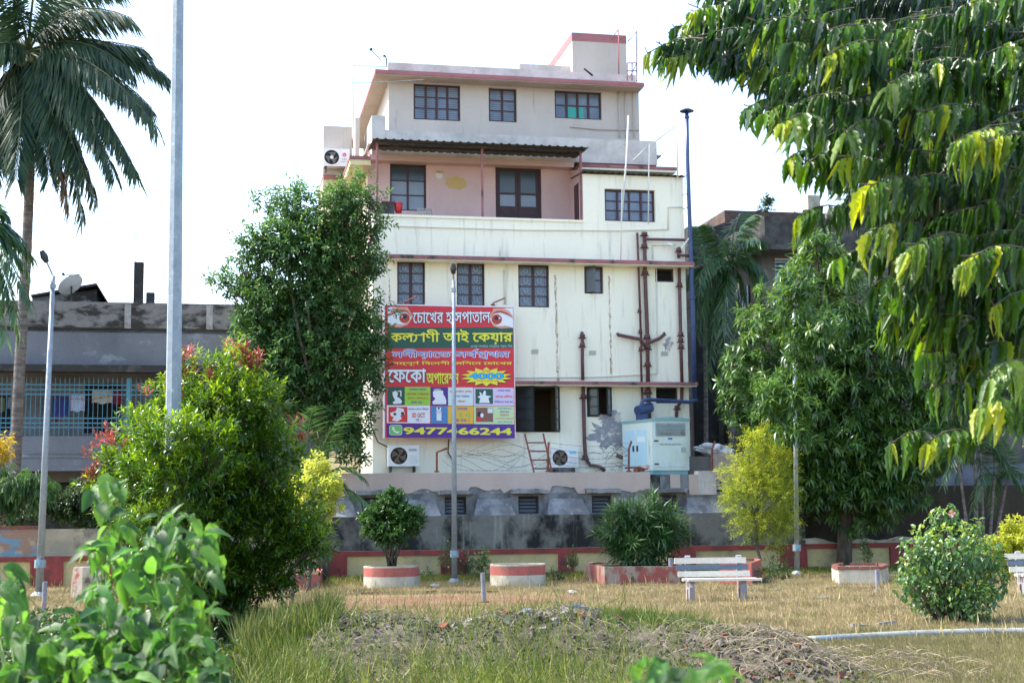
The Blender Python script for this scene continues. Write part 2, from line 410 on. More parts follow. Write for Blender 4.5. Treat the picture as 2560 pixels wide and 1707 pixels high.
def clump_px(lst, Y, depth=.8):
    """(px, py, rx_px[, rz_px]) at distance Y -> ellipsoids"""
    out = []
    for c in lst:
        y = Y + (c[4] if len(c) > 4 else RNG.uniform(-.25, .25)) ; p = at(c[0], c[1], y); s = y / FPX
        rx = c[2] * s; rz = (c[3] if len(c) > 3 and c[3] else c[2]) * s
        out.append((p.x, p.y, p.z, rx, max(rx, rz) * depth, rz))
    return out
def limbs(mb, base, top, clumps, r0, n=6, seg=5):
    """a tapered trunk from base to top and limbs to every clump"""
    base = Vector(base); top = Vector(top)
    pts = []; N_ = 8
    for i in range(N_ + 1):
        t = i / N_; q = base.lerp(top, t)
        pts.append(q + Vector((math.sin(t * 5 + base.x) * .04, math.cos(t * 4) * .04, 0)) * (top - base).length * .25)
    mb.tube(pts, [r0 * (1 - .6 * i / N_) for i in range(N_ + 1)], 10)
    for c in clumps:
        e = Vector(c[:3]); t = random.uniform(.35, .95)
        a = pts[int(t * N_)]
        if (e - a).length < .2: continue
        mid = a.lerp(e, .5) + Vector((random.uniform(-.1, .1), random.uniform(-.1, .1), -.08)) * (e - a).length
        mb.tube([a, mid, e], [r0 * .38, r0 * .24, r0 * .08], 6)
        for _ in range(n):
            g = e + Vector((random.uniform(-1, 1) * c[3], random.uniform(-1, 1) * c[4], random.uniform(-1, 1) * c[5])) * .75
            mb.tube([mid.lerp(e, random.uniform(.3, 1)), g], [r0 * .10, r0 * .03], 4, cap=False)
# ================================================================ ground
GROUND = mat('dry_lawn_soil', (.27, .19, .10), (.17, .125, .07), .7, (1, 1, 1), .4, .65, (.13, .15, .05), .35, lo3=.55, hi3=.7, rough=1, bump=.5, bscale=25)
struct(mesh_obj('ground', [(-300, -60, 0), (300, -60, 0), (300, 500, 0), (-300, 500, 0)], [(0, 1, 2, 3)], GROUND))
REDSOIL = mat('brick_red_path_earth', (.17, .075, .045), (.18, .12, .07), 1.2, lo=.42, hi=.62, c3=(.14, .09, .05), scale3=2.6, rough=1, bump=.6)
# worn red brick path strip with a ragged rim
rim = []
pl = [atz(x, y) for x, y in ((700, 1500), (860, 1493), (1060, 1490), (1240, 1486), (1420, 1488), (1500, 1496), (1380, 1508), (1200, 1513), (980, 1517), (800, 1520), (690, 1513))]
struct(mesh_obj('path', [(p.x, p.y, .004) for p in pl], [tuple(range(len(pl)))[::-1]], REDSOIL))

# ================================================================ the hospital building
hb = thing('hospital_building', 'tall cream and beige four storey building with maroon sunshades and drain pipes', 'building', B.w(0, 0, 0), PHI)
UR = (B.uz(1722, 900)[0] + B.uz(1707, 520)[0]) / 2
ZB = .2
zch1 = B.uz(1500, 958)[1]        # lower sunshade
zch2 = B.uz(1400, 655)[1]        # upper sunshade
zpar = B.uz(1200, 548)[1]        # balcony parapet top
DEP = 11.0
def win(r, v, cols, rows, fm, gm, name='window', depth=.10, fw=.055, mull=None, parent=None, gl=None, bars=.03):
    """frame mesh with mullions, its panes as sub-parts"""
    u0, u1, z0, z1 = r; vv = v + depth
    f = MB()
    f.box(u0, u0 + fw, vv, vv + .06, z0, z1); f.box(u1 - fw, u1, vv, vv + .06, z0, z1)
    f.box(u0 + fw, u1 - fw, vv, vv + .06, z0, z0 + fw); f.box(u0 + fw, u1 - fw, vv, vv + .06, z1 - fw, z1)
    cw = (u1 - u0 - 2 * fw) / cols; rh = (z1 - z0 - 2 * fw) / rows; mw = (mull or fw) * .5
    for i in range(1, cols): f.box(u0 + fw + i * cw - mw, u0 + fw + i * cw + mw, vv + .002, vv + .062, z0 + fw, z1 - fw)
    for j in range(1, rows): f.box(u0 + fw, u1 - fw, vv + .004, vv + .05, z0 + fw + j * rh - bars / 2, z0 + fw + j * rh + bars / 2)
    o = f.build(name, fm, parent or hb)
    for i in range(cols):
        for j in range(rows):
            a = u0 + fw + i * cw; c = z0 + fw + j * rh; t = random.uniform(-.006, .006)
            mm = gl[j] if gl else gm
            mesh_obj('pane', [(a, vv + .03 + t, c), (a + cw, vv + .03 - t, c), (a + cw, vv + .034 - t, c + rh), (a, vv + .034 + t, c + rh)], [(0, 1, 2, 3)], mm, o)
    return o
def ugrille(o, r, v, cols, rows, fw=.055):
    u0, u1, z0, z1 = r; cw = (u1 - u0 - 2 * fw) / cols; rh = (z1 - z0 - 2 * fw) / rows
    g = MB(); y = v + .155 - .04
    for i in range(cols):
        for j in range(rows):
            a = u0 + fw + i * cw; c = z0 + fw + j * rh; x = lambda t: a + cw * t; z = lambda t: c + rh * t
            for t in (.26, .74):
                g.tube([(x(t), y, z(.92)), (x(t), y, z(.38)), (x(t + (.5 - t) * .45), y, z(.2)), (x(.5), y, z(.14))], .011, 4, cap=False)
            g.tube([(x(.5), y, z(.92)), (x(.5), y, z(.42))], .009, 4, cap=False)
            g.tube([(x(.12), y, z(.5)), (x(.26), y, z(.5))], .009, 4, cap=False); g.tube([(x(.74), y, z(.5)), (x(.88), y, z(.5))], .009, 4, cap=False)
            g.tube([(x(.12), y, z(.08)), (x(.12), y, z(.92))], .008, 4, cap=False); g.tube([(x(.88), y, z(.08)), (x(.88), y, z(.92))], .008, 4, cap=False)
            g.tube([(x(.04), y, z(.92)), (x(.96), y, z(.92))], .008, 4, cap=False)
    g.build('grille', GRILLE, o)
def louvre(r, v, n, sm, fm, parent, name='louvre_window', dark=DARK):
    u0, u1, z0, z1 = r; f = MB(); fw = .05
    f.box(u0, u0 + fw, v + .1, v + .18, z0, z1); f.box(u1 - fw, u1, v + .1, v + .18, z0, z1)
    f.box(u0 + fw, u1 - fw, v + .1, v + .18, z1 - fw, z1); f.box(u0 + fw, u1 - fw, v + .1, v + .18, z0, z0 + fw)
    o = f.build(name, fm, parent)
    mesh_obj('recess', [(u0, v + .2, z0), (u1, v + .2, z0), (u1, v + .2, z1), (u0, v + .2, z1)], [(0, 1, 2, 3)], dark, o)
    h = (z1 - z0 - 2 * fw) / n
    for j in range(n):
        c = z0 + fw + j * h
        mesh_obj('slat', [(u0 + fw, v + .10, c + .01), (u1 - fw, v + .10, c + .01), (u1 - fw, v + .17, c + h * .85), (u0 + fw, v + .17, c + h * .85)], [(0, 1, 2, 3)], sm, o)
    return o

rectB = B.rect
wA = [rectB(1285, 963, 1400, 1080), rectB(1467, 965, 1530, 1042), rectB(1640, 968, 1695, 1008)]
wBs = [rectB(993, 652, 1063, 762), rectB(1142, 655, 1212, 765), rectB(1296, 661, 1373, 768)]
wB2 = rectB(1461, 664, 1508, 734); wB3 = rectB(1638, 671, 1685, 705)
mb = MB()
holed_wall(mb, 0, UR, ZB, zch1, 0, wA, .22)
mb.build('ground_storey_wall', CREAM, hb)
mb = MB(); holed_wall(mb, 0, UR, zch1, zch2, 0, wBs + [wB2, wB3], .22)
mb.build('first_storey_wall', CREAM, hb)
# left side wall with window recesses, back wall and right wall
rC = rectB(1455, 440, 1707, 560)
uroom = B.uz(1457, 480)[0]
zroom = B.uz(1600, 440)[1]
VB = 1.55                                           # balcony back wall
zb_floor = zpar - 1.0
zD0 = B.uz(1200, 408, 1.2)[1]; zDb = B.uz(1200, 396, 1.2)[1]                        # underside level of the upper slab
mb = MB(); holed_wall(mb, 0, UR, zch2, zpar, 0, [], .2)
wC = rectB(1512, 474, 1638, 554)
holed_wall(mb, uroom, UR, zpar, zroom, 0, [wC], .22)
mb.quad([(uroom, 0, zpar), (uroom, VB, zpar), (uroom, VB, zroom), (uroom, 0, zroom)][::-1])
mb.box(0, uroom, .16, .17, zb_floor, zpar)          # inner face of the parapet
mb.box(0, uroom, .0, .17, zpar, zpar + .02)
mb.build('second_storey_wall', CREAM, hb)
mb = MB()
zt = zD0
for a, b_, c, d in ((0, 0, ZB, zt),):
    mb.quad([(0, DEP, c), (0, 0.001, c), (0, .001, zpar), (0, DEP, zpar)])
    mb.quad([(0, DEP, zpar), (0, VB, zpar), (0, VB, zt), (0, DEP, zt)])
mb.quad([(UR, 0.001, ZB), (UR, DEP, ZB), (UR, DEP, zroom), (UR, 0.001, zroom)])
mb.quad([(UR, DEP, ZB), (0, DEP, ZB), (0, DEP, zt), (UR, DEP, zt)])
mb.build('side_wall', CREAM, hb)
# floors
fl = MB()
for z in (zch1, zch2, ): fl.box(.01, UR - .01, .23, DEP - .01, z - .12, z)
fl.box(.01, UR - .01, .171, DEP - .01, zb_floor - .12, zb_floor)
fl.build('floor_slab', ROOM, hb)
rm = MB()
for (r, d) in ((wA[0], 2.2), (wA[1], 1.2)):
    rm.quad([(r[0] - .8, d, r[2] - 1), (r[1] + .8, d, r[2] - 1), (r[1] + .8, d, r[3] + .3), (r[0] - .8, d, r[3] + .3)])
rm.build('inner_room_wall', ROOM, hb)

# balcony back wall in dusty pink with window and double door
rw = rectB(975, 410, 1066, 527, VB); rd = rectB(1239, 420, 1354, 560, VB); rd = (rd[0], rd[1], zb_floor + .02, rd[3])
mb = MB(); holed_wall(mb, 0, uroom, zb_floor, zD0 + .3, VB, [rw, rd], .2)
mb.quad([(0, .2, zb_floor), (0, VB, zb_floor), (0, VB, zpar), (0, .2, zpar)])
us2 = B.uz(1418, 480, VB)[0]
mb.quad([(uroom - .01, .0, zpar), (uroom - .01, .0, zroom + .1), (uroom - .01, VB, zroom + .5), (uroom - .01, VB, zpar)])
mb.build('balcony_wall', PINKWALL, hb)
mb = MB(); mb.box(uroom - .03, uroom - .012, .45, .95, zb_floor, zpar + 1.3); mb.build('side_door', DOORM, hb)
o = win(rw, VB, 2, 3, FRAMED, GLASS, gl=[GLASSL, GLASSL, GLASSD], parent=hb)
# double door
dm = MB(); u0, u1, z0, z1 = rd
dm.box(u0, u0 + .07, VB + .08, VB + .16, z0, z1); dm.box(u1 - .07, u1, VB + .08, VB + .16, z0, z1); dm.box(u0 + .07, u1 - .07, VB + .08, VB + .16, z1 - .08, z1)
door = dm.build('balcony_door', FRAMED, hb)
um = (u0 + u1) / 2
for a, b_ in ((u0 + .075, um - .005), (um + .005, u1 - .075)):
    q = MB(); zz = z0 + (z1 - z0) * .60
    q.box(a, b_, VB + .10, VB + .14, z0, zz)
    q.box(a, a + .08, VB + .10, VB + .14, zz, z1 - .08); q.box(b_ - .08, b_, VB + .10, VB + .14, zz, z1 - .08); q.box(a + .08, b_ - .08, VB + .10, VB + .14, zz + .36, zz + .42)
    q.box(a + .1, b_ - .1, VB + .085, VB + .10, z0 + .25, z0 + .55); q.box(a + .1, b_ - .1, VB + .085, VB + .10, z0 + .85, zz - .25)
    q.build('leaf_panel', DOORM, door)
    mesh_obj('pane', [(a + .08, VB + .12, zz), (b_ - .08, VB + .12, zz), (b_ - .08, VB + .12, zz + .36), (a + .08, VB + .12, zz + .36)], [(0, 1, 2, 3)], GLASSL, door)
    mesh_obj('pane', [(a + .08, VB + .122, zz + .4), (b_ - .08, VB + .122, zz + .4), (b_ - .08, VB + .122, z1 - .08), (a + .08, VB + .122, z1 - .08)], [(0, 1, 2, 3)], GLASSD, door)
q = MB(); q.tube([(um - .28, VB + .075, z0 + 1.0), (um + .3, VB + .075, z0 + 1.0)], .012, 6); q.tube([(um - .2, VB + .075, z0 + .97), (um - .2, VB + .075, z0 + .8)], .01, 6); q.build('bolt', FRAMED, door)
# yellow paint patch and pale round patch left on the pink wall
PATCHY = flat('old_yellow_paint_patch', (.52, .36, .15), .9); PATCHW = flat('pale_filler_patch', (.62, .60, .56), .9)
def blob(name, r, v, mm, n=26, jag=.18, parent=hb, sc=1):
    u0, u1, z0, z1 = r; cu, cz = (u0 + u1) / 2, (z0 + z1) / 2
    ps = []
    for k in range(n):
        a = 2 * math.pi * k / n; rr = 1 + random.uniform(-jag, jag)
        ps.append((cu + math.cos(a) * (u1 - u0) / 2 * rr, v, cz + math.sin(a) * (z1 - z0) / 2 * rr))
    return mesh_obj(name, ps, [tuple(range(n))], mm, parent)
blob('paint_patch', rectB(1115, 440, 1168, 475, VB - .004), VB - .004, PATCHY)
blob('paint_patch', rectB(1090, 427, 1112, 433, VB - .004), VB - .004, PATCHY)
blob('filler_patch', rectB(1090, 428, 1106, 448, VB - .004), VB - .004, PATCHW, 16)
# window of the cream room
win(wC, 0, 4, 3, FRAMED, GLASS, parent=hb)
for r, c, rr in ((wBs[0], 2, 4), (wBs[1], 2, 4), (wBs[2], 2, 4)):
    o = win(r, 0, c, rr, FRAMED, GLASS, depth=.10, mull=.09); ugrille(o, r, 0, c, rr)
# small window, left leaf ajar
um = (wB2[0] + wB2[1]) / 2
win((um, wB2[1], wB2[2], wB2[3]), 0, 1, 2, FRAMEM, GLASS, parent=hb)
MB_ = MB(); MB_.box(wB2[0], wB2[0] + .04, -.02, .03, wB2[2], wB2[3]); sw = MB_.build('open_casement', FRAMED, hb)
mesh_obj('pane', [(wB2[0] + .04, .0, wB2[2] + .03), (um, -.18, wB2[2] + .03), (um, -.18, wB2[3] - .03), (wB2[0] + .04, .0, wB2[3] - .03)], [(0, 1, 2, 3)], GLASSD, sw)
louvre(wB3, 0, 5, flat('grey_louvre_slat', (.055, .055, .05), .6), FRAMED, hb)
louvre(wA[2], 0, 5, MATS['grey_louvre_slat'], FRAMED, hb)
# big open window on the ground storey: two casements folded against the reveals
def casement(hu, z0, z1, wd, ang, rows, fm, gm, v=0.05):
    """leaf hinged at u = hu, swung by ang about z (0 = shut, towards +u)"""
    f = MB(); c, s = math.cos(ang), math.sin(ang)
    P = lambda t, dz, th=0: (hu + c * t - s * th, v + s * t + c * th, dz)
    def bar(t0, t1, a, b_):
        f.add([P(t0, a), P(t1, a), P(t1, b_), P(t0, b_), P(t0, a, .035), P(t1, a, .035), P(t1, b_, .035), P(t0, b_, .035)],
              [(0, 1, 2, 3), (5, 4, 7, 6), (4, 0, 3, 7), (1, 5, 6, 2), (3, 2, 6, 7), (4, 5, 1, 0)])
    bar(0, .05, z0, z1); bar(wd - .05, wd, z0, z1); bar(.05, wd - .05, z0, z0 + .05); bar(.05, wd - .05, z1 - .05, z1)
    h = (z1 - z0) / rows
    for j in range(1, rows): bar(.05, wd - .05, z0 + j * h - .014, z0 + j * h + .014)
    o = f.build('open_casement', fm, hb)
    for j in range(rows):
        mesh_obj('pane', [P(.05, z0 + j * h, .018), P(wd - .05, z0 + j * h, .018), P(wd - .05, z0 + j * h + h, .018), P(.05, z0 + j * h + h, .018)], [(0, 1, 2, 3)], gm, o)
r = wA[0]; fr = MB()
fr.box(r[0], r[1], .06, .12, r[3] - .06, r[3]); fr.box(r[0], r[0] + .05, .06, .12, r[2], r[3] - .06); fr.box(r[1] - .05, r[1], .06, .12, r[2], r[3] - .06)
fr.build('window', FRAMEG, hb)
casement(r[0] + .03, r[2] + .02, r[3] - .04, .62, R(-38), 4, FRAMEG, GLASSD)
casement(r[1] - .03, r[2] + .02, r[3] - .04, .62, R(180 + 68), 4, FRAMEG, GLASSD)
r = wA[1]; fr = MB(); fr.box(r[0], r[1], .06, .12, r[3] - .05, r[3]); fr.box(r[0], r[1], .06, .12, r[2], r[2] + .04); fr.build('window', FRAMEG, hb)
casement(r[0] + .02, r[2] + .02, r[3] - .04, .36, R(-30), 3, FRAMEG, GLASSD)
casement(r[1] - .02, r[2] + .02, r[3] - .04, .36, R(180 + 55), 3, FRAMEG, GLASS)
g = MB()
for i in range(5): g.tube([(r[0] + .1 + i * .12, .14, r[2]), (r[0] + .1 + i * .12, .14, r[3])], .008, 5)
g.build('window_bar', FRAMED, hb)

# maroon edged sunshades
def shade(u0, u1, z, t, v0, v1, mm=PINKEDGE, under=CREAM, name='sunshade'):
    m_ = MB(); m_.box(u0, u1, -v0, v1, z - t, z, 0); o = m_.build(name, mm, hb)
    m2 = MB(); m2.box(u0 + .02, u1 - .02, -v0 + .03, v1, z - t - .025, z - t - .001, 0); m2.build('soffit', under, o)
    return o
ul = B.uz(972, 642, -.45)[0]
shade(ul, UR + .14, zch2 + .02, .11, .45, 0)
shade(B.uz(1100, 958, -.45)[0], UR + .14, zch1 + .01, .10, .45, 0)
# coping line of the balcony parapet and thin drip line
c_ = MB(); c_.box(-.03, uroom, -.04, .20, zpar - .01, zpar + .06); c_.build('parapet_coping', CREAM, hb)
# corrugated roof of the cream room
cr = MB()
def corr_sheet(mb_, u0, u1, v0, z0_, v1, z1_, pitch=.21, amp=.025):
    n = int((u1 - u0) / pitch * 4); pr = []
    for i in range(n + 1):
        u = u0 + (u1 - u0) * i / n; ph = (i % 4); a = amp * (0, .1, 1.3, .1)[ph]
        pr.append((u, a))
    b0 = len(mb_.v)
    for (u, a) in pr: mb_.v.append((u, v0, z0_ + a)); mb_.v.append((u, v1, z1_ + a))
    for i in range(n): k = b0 + i * 2; mb_.f.append((k, k + 2, k + 3, k + 1)); mb_.m.append(0)
    b0 = len(mb_.v)
    for (u, a) in pr: mb_.v.append((u, v0, z0_ + a - .012)); mb_.v.append((u, v1, z1_ + a - .012))
    for i in range(n): k = b0 + i * 2; mb_.f.append((k + 1, k + 3, k + 2, k)); mb_.m.append(0)
corr_sheet(cr, uroom - .06, UR + .08, -.14, zroom + .02, 1.28, zroom + .16)
cr.build('room_roof_sheet', CORR, hb)
# canopy over the balcony
zc0 = B.uz(1200, 358, -.3)[1]
uc0 = B.uz(937, 350, -.3)[0]; uc1 = B.uz(1474, 374, -.3)[0]
cn = MB(); corr_sheet(cn, uc0 - .05, uc1, -.3, zc0, 1.18, zc0 + .06, .24, .028)
can = cn.build('balcony_canopy', CORR, hb)
q = MB()
q.tube([(uc0 + .15, -.1, zc0 - .05), (uc1 - .1, -.1, zc0 - .05)], .03, 6); q.tube([(uc0 + .15, .5, zc0 - .0), (uc1 - .1, .5, zc0 - .0)], .03, 6)
q.build('purlin', SOOT, can)
dk = MB(); dk.box(.02, uroom + .05, 1.2, VB - .002, zD0 - .02, zDb - .002); dk.build('balcony_beam', PINKWALL, hb)
for px in (943, 1206, 1453):
    u = B.uz(px, 480, .08)[0]
    q = MB(); q.box(u - .03, u + .03, .06, .12, zpar + .02, zc0 + .08); q.build('canopy_post', PINKEDGE, hb)
# things seen over the parapet
q = MB(); r = rectB(955, 505, 985, 538, .5); q.box(r[0], r[1], .4, .9, zb_floor, r[3]);
tk = thing('storage_box', 'dark brown box standing on the balcony at its left end', 'box', B.w(r[0], .4, zb_floor), PHI)
q = MB(); q.box(0, r[1] - r[0], 0, .5, 0, r[3] - zb_floor - .05); q.build('box_body', SOOT, tk)
q = MB(); q.box(-.02, r[1] - r[0] + .02, -.02, .52, r[3] - zb_floor - .05, r[3] - zb_floor); q.build('box_lid', FRAMEM, tk)
r = rectB(986, 514, 996, 528, .5)
o = MB().lathe([(0, 0), (.09, 0), (.13, .28), (.12, .29), (.0, .29)], 14).build('red_bucket', flat('red_plastic', (.45, .02, .03), .4), None, True); o.location = B.w(r[0] + .12, .5, r[2] - .05)
tag(o, 'small red plastic bucket beside the dark box on the balcony', 'bucket')
r = rectB(1046, 525, 1080, 541, .35)
tk = thing('wire_basket', 'grey crate leaning on the balcony parapet below the window', 'crate', B.w(r[0], .25, r[2]), PHI)
q = MB(); L_ = r[1] - r[0]
for i in range(6): q.tube([(i * L_ / 5, 0, 0), (i * L_ / 5 - .04, 0, .2)], .012, 5)
for z in (.0, .07, .14, .2): q.tube([(-z * .2, 0, z), (L_ - z * .2, 0, z)], .012, 5)
q.tube([(0, .2, 0), (L_, .2, 0), (L_, .2, .2), (0, .2, .2), (0, .2, 0)], .012, 5)
q.build('basket_frame', GREYCONC, tk)

# ------------------------------------------------ storey four: weathered parapet, beige wall, roof slab
VD = 1.2
uD1 = B.uz(1642, 370, VD)[0]
uD0 = B.uz(943, 350, VD)[0]
zDt = B.uz(1200, 335, VD)[1]; zDb = B.uz(1200, 396, VD)[1]
q = MB(); q.box(uD0 + .25, uD1, VD, VD + .18, zDb, zDt)
zDl = B.uz(925, 288, VD)[1]
q.box(uD0 - .16, uD0 + .245, VD - .002, 3.5, zDb, zDl)
q.box(uD1 - .18, uD1 - .002, VD + .18, 7, zDb, zDt)
q.build('upper_parapet', GREYPAR, hb)
u0 = B.uz(1470, 415, .75)[0]; u1 = B.uz(1693, 421, .75)[0]; z = B.uz(1580, 414, .75)[1]
m_ = MB(); m_.box(uroom + .1, u1, .75, 7, z - .09, z); sh = m_.build('sunshade', PINKEDGE, hb)
m_ = MB(); m_.box(uroom + .12, u1 - .03, .79, 7, z - .16, z - .092); m_.build('soffit', CREAM, sh)
q = MB(); q.box(uroom + .2, UR, 1.3, 7, zroom, z - .16); q.build('upper_cream_wall', CREAM, hb)
# left balcony slab with its maroon edge, and the yellowish soffit below
zs = B.uz(900, 390, .6)[1]
q = MB(); q.box(-.62, -.001, .6, 3.58, zs - .1, zs); o = q.build('left_balcony_slab', PINKEDGE, hb)
q = MB(); q.box(-.60, -.002, .63, 3.57, zs - .26, zs - .102); q.build('soffit', mat('yellowed_soffit_paint', (.66, .58, .36), (.56, .49, .32), 1, rough=.9), o)
zs2 = B.uz(900, 648, 1.0)[1]
q = MB(); q.box(-.75, -.001, 1.0, 3.58, zs2 - .12, zs2); o = q.build('left_sunshade', PINKTOP, hb)
q = MB(); q.box(-.73, -.002, 1.03, 3.57, zs2 - .3, zs2 - .122); q.build('soffit', MATS['yellowed_soffit_paint'], o)
q = MB(); r = B.rect(888, 295, 899, 382, 2.8)
q.box(r[0], r[1], 2.8, 3.5, zs + .001, r[3]); q.build('left_balcony_parapet', BEIGE, hb)
# top storey wall
VT = 2.3
ut0 = B.uz(972, 260, VT)[0]; ut1 = B.uz(1598, 290, VT)[0]
zt1 = B.uz(1280, 200, 1.7)[1]
wT = [rectB(1034, 211, 1151, 301, VT), rectB(1222, 221, 1292, 305, VT), rectB(1387, 228, 1504, 298, VT)]
q = MB(); holed_wall(q, ut0, ut1, zD0, zt1, VT, wT, .2)
q.quad([(ut0, DEP, zD0), (ut0, VT, zD0), (ut0, VT, zt1), (ut0, DEP, zt1)]); q.quad([(ut1, VT, zD0), (ut1, DEP, zD0), (ut1, DEP, zt1), (ut1, VT, zt1)])
q.quad([(ut1, DEP, zD0), (ut0, DEP, zD0), (ut0, DEP, zt1), (ut1, DEP, zt1)])
q.build('top_storey_wall', BEIGE, hb)
q = MB(); q.box(.001, UR - .2, 1.4, DEP - .01, zDb + .35, zDb + .39); q.build('terrace_slab', GREYPAR, hb)
win(wT[0], VT, 4, 3, FRAMED, GLASS, mull=.07); win(wT[1], VT, 2, 3, FRAMED, GLASS, mull=.07); w3 = win(wT[2], VT, 4, 2, FRAMED, GLASS, mull=.07)
# louvre lines in the upper panes of the first two windows
for r, c0 in ((wT[0], 4), (wT[1], 2)):
    g = MB(); n = 15
    for j in range(n):
        zz = r[2] + .08 + (r[3] - r[2] - .16) * j / (n - 1)
        g.box(r[0] + .06, r[1] - .06, VT + .112, VT + .124, zz - .006, zz + .006)
    g.build('glass_louvre', GRILLE, hb)
for (x0, x1) in ((1421, 1444), (1449, 1461)):
    r = rectB(x0, 266, x1, 296, VT); q = MB()
    n = 6
    for i in range(n): q.quad([(r[0] + (r[1] - r[0]) * i / n, VT + .122 + (i % 2) * .005, r[2]), (r[0] + (r[1] - r[0]) * (i + 1) / n, VT + .122 + ((i + 1) % 2) * .005, r[2]), (r[0] + (r[1] - r[0]) * (i + 1) / n, VT + .122 + ((i + 1) % 2) * .005, r[3]), (r[0] + (r[1] - r[0]) * i / n, VT + .122 + (i % 2) * .005, r[3])])
    q.build('curtain', TEAL, hb)
# roof slab, its depth found where the soffit ends in the picture
ur0 = B.uz(938, 192, 1.7)[0]; ur1 = B.uz(1611, 222, 1.7)[0]
q = MB(); q.box(ur0, ur1, 1.7, DEP - .5, zt1, zt1 + .12); rf = q.build('roof_slab', PINKTOP, hb)
q = MB(); q.box(ur0 + .02, ur1 - .02, 1.73, DEP - .52, zt1 - .03, zt1 - .002); q.build('soffit', mat('beige_soffit', (.42, .34, .28), (.36, .29, .24), 1.5, rough=.9), rf)
up0 = B.uz(970, 180, 2.1)[0]; up1 = B.uz(1590, 205, 2.1)[0]
zp1 = B.uz(1280, 172, 2.1)[1]
q = MB(); q.box(up0, up1, 2.1, 2.26, zt1 + .12, zp1); q.box(up0, up0 + .16, 2.26, DEP - .8, zt1 + .12, zp1 - .002)
q.box(up0 - .03, up1 + .03, 2.06, 2.30, zp1 - .30, zp1 - .25)
q.build('roof_parapet', GREYPAR, hb)
r = rectB(1298, 163, 1432, 182, 3.0); q = MB(); q.box(r[0], r[1], 3.0, 3.2, r[2] - .3, r[3]); q.build('roof_parapet', GREYPAR, hb)
r = rectB(1431, 88, 1566, 200, 2.7); q = MB(); tt = r[3] - .24
q.box(r[0], r[1], 2.7, 8.3, zt1 + .12, tt); o = q.build('stair_tower', BEIGE, hb)
q = MB(); q.box(r[0] - .01, r[1] + .01, 2.69, 8.31, tt, tt + .27); q.build('tower_band', PINKTOP, o)
# small projecting block on the right of the top storey
r = rectB(1598, 233, 1616, 350, 4.0); q = MB(); q.box(ut1 + .001, ut1 + .22, 4, 7, zD0, zt1 - .3); q.build('side_buttress', CREAM, hb)
q = MB(); q.box(ut1 + .002, ut1 + .42, 3.8, 7.2, r[3] - .3, r[3] + .05); q.build('side_sunshade', PINKTOP, hb)

# ------------------------------------------------ left annex that carries the air conditioner
VA = 3.6
r = B.rect(808, 316, 880, 440, VA)
r2 = B.rect(808, 436, 866, 470, VA)
q = MB(); q.box(r[0], r[1], VA, VA + 2.5, r2[3] - .02, r[3]); q.build('annex_wall', BEIGE, hb)
q = MB(); q.box(r[0] + .02, -.64, VA - .02, VA + 2.5, r2[3] - .14, r2[3] - .022); q.build('annex_band', PINKTOP, hb)
q = MB(); q.box(r[0], -.001, VA + .1, VA + 2.4, ZB, r2[3] - .142); q.build('annex_lower_wall', MATS['yellowed_soffit_paint'], hb)
# blue water tank behind the annex
o = MB().lathe([(0, 1.2), (.25, 1.18), (.5, 1.0), (.55, .9), (.55, 0), (0, 0)], 20).build('water_tank', flat('pale_blue_tank', (.55, .68, .72), .5), None, True)
p = at(832, 345, 50); o.location = (p.x, p.y, p.z - .9)
tag(o, 'pale blue water tank peeping out behind the top left annex', 'water tank')

# ------------------------------------------------ peeled plaster, vents, rust streaks
def patch_mesh(r, v, mm, name, n=40, jag=.35):
    return blob(name, r, v, mm, n, jag)
patch_mesh(rectB(1475, 1052, 1570, 1118), -.004, mat('bare_grey_render', (.27, .28, .31), (.40, .40, .40), 5, lo=.5, hi=.65, c3=(.6, .58, .5), scale3=3, lo3=.55, hi3=.57, rough=.95, bump=.3), 'peeled_patch')
patch_mesh(rectB(1500, 1030, 1560, 1062), -.005, MATS['bare_grey_render'], 'peeled_patch')
patch_mesh(rectB(1660, 845, 1682, 875), -.004, MATS['bare_grey_render'], 'peeled_patch', 20)
patch_mesh(rectB(1368, 1140, 1395, 1180), -.004, MATS['bare_grey_render'], 'peeled_patch', 20)
VENT = flat('vent_mesh_grey', (.30, .30, .28), .8)
for x in (1337, 1481, 1661):
    y0 = {1337: 873, 1481: 876, 1661: 878}[x]; r = rectB(x - 9, y0, x + 9, y0 + 12)
    q = MB()
    for i in range(6):
        for j in range(4):
            if (i + j) % 2 == 0: a = r[0] + (r[1] - r[0]) * i / 6; c = r[2] + (r[3] - r[2]) * j / 4; q.box(a, a + (r[1] - r[0]) / 6, -.012, -.001, c, c + (r[3] - r[2]) / 4)
    q.build('air_vent', VENT, hb)
STREAK = mat('rust_streak', (.42, .33, .22), (.66, .64, .52), 7, (1, 1, .8), .48, .55, (.14, .08, .05), 5, lo3=.58, hi3=.6, rough=.95, bump=.1)
for x, y0, y1, wd in ((1388, 688, 960, 5), (1522, 690, 940, 4), (973, 675, 770, 4)):
    L_ = []; n = 24; a = []; b_ = []
    for i in range(n + 1):
        t = i / n; y = y0 + (y1 - y0) * t; xx = x + (7 if x > 1000 else 1) * t + random.uniform(-1.2, 1.2); ww = wd * random.uniform(.1, .75)
        p0 = B.uz(xx - ww, y); p1 = B.uz(xx + ww, y); a.append((p0[0], -.005, p0[1])); b_.append((p1[0], -.005, p1[1]))
    mesh_obj('rust_crack', a + b_, [(i, i + 1, n + 2 + i, n + 1 + i) for i in range(n)], STREAK, hb)

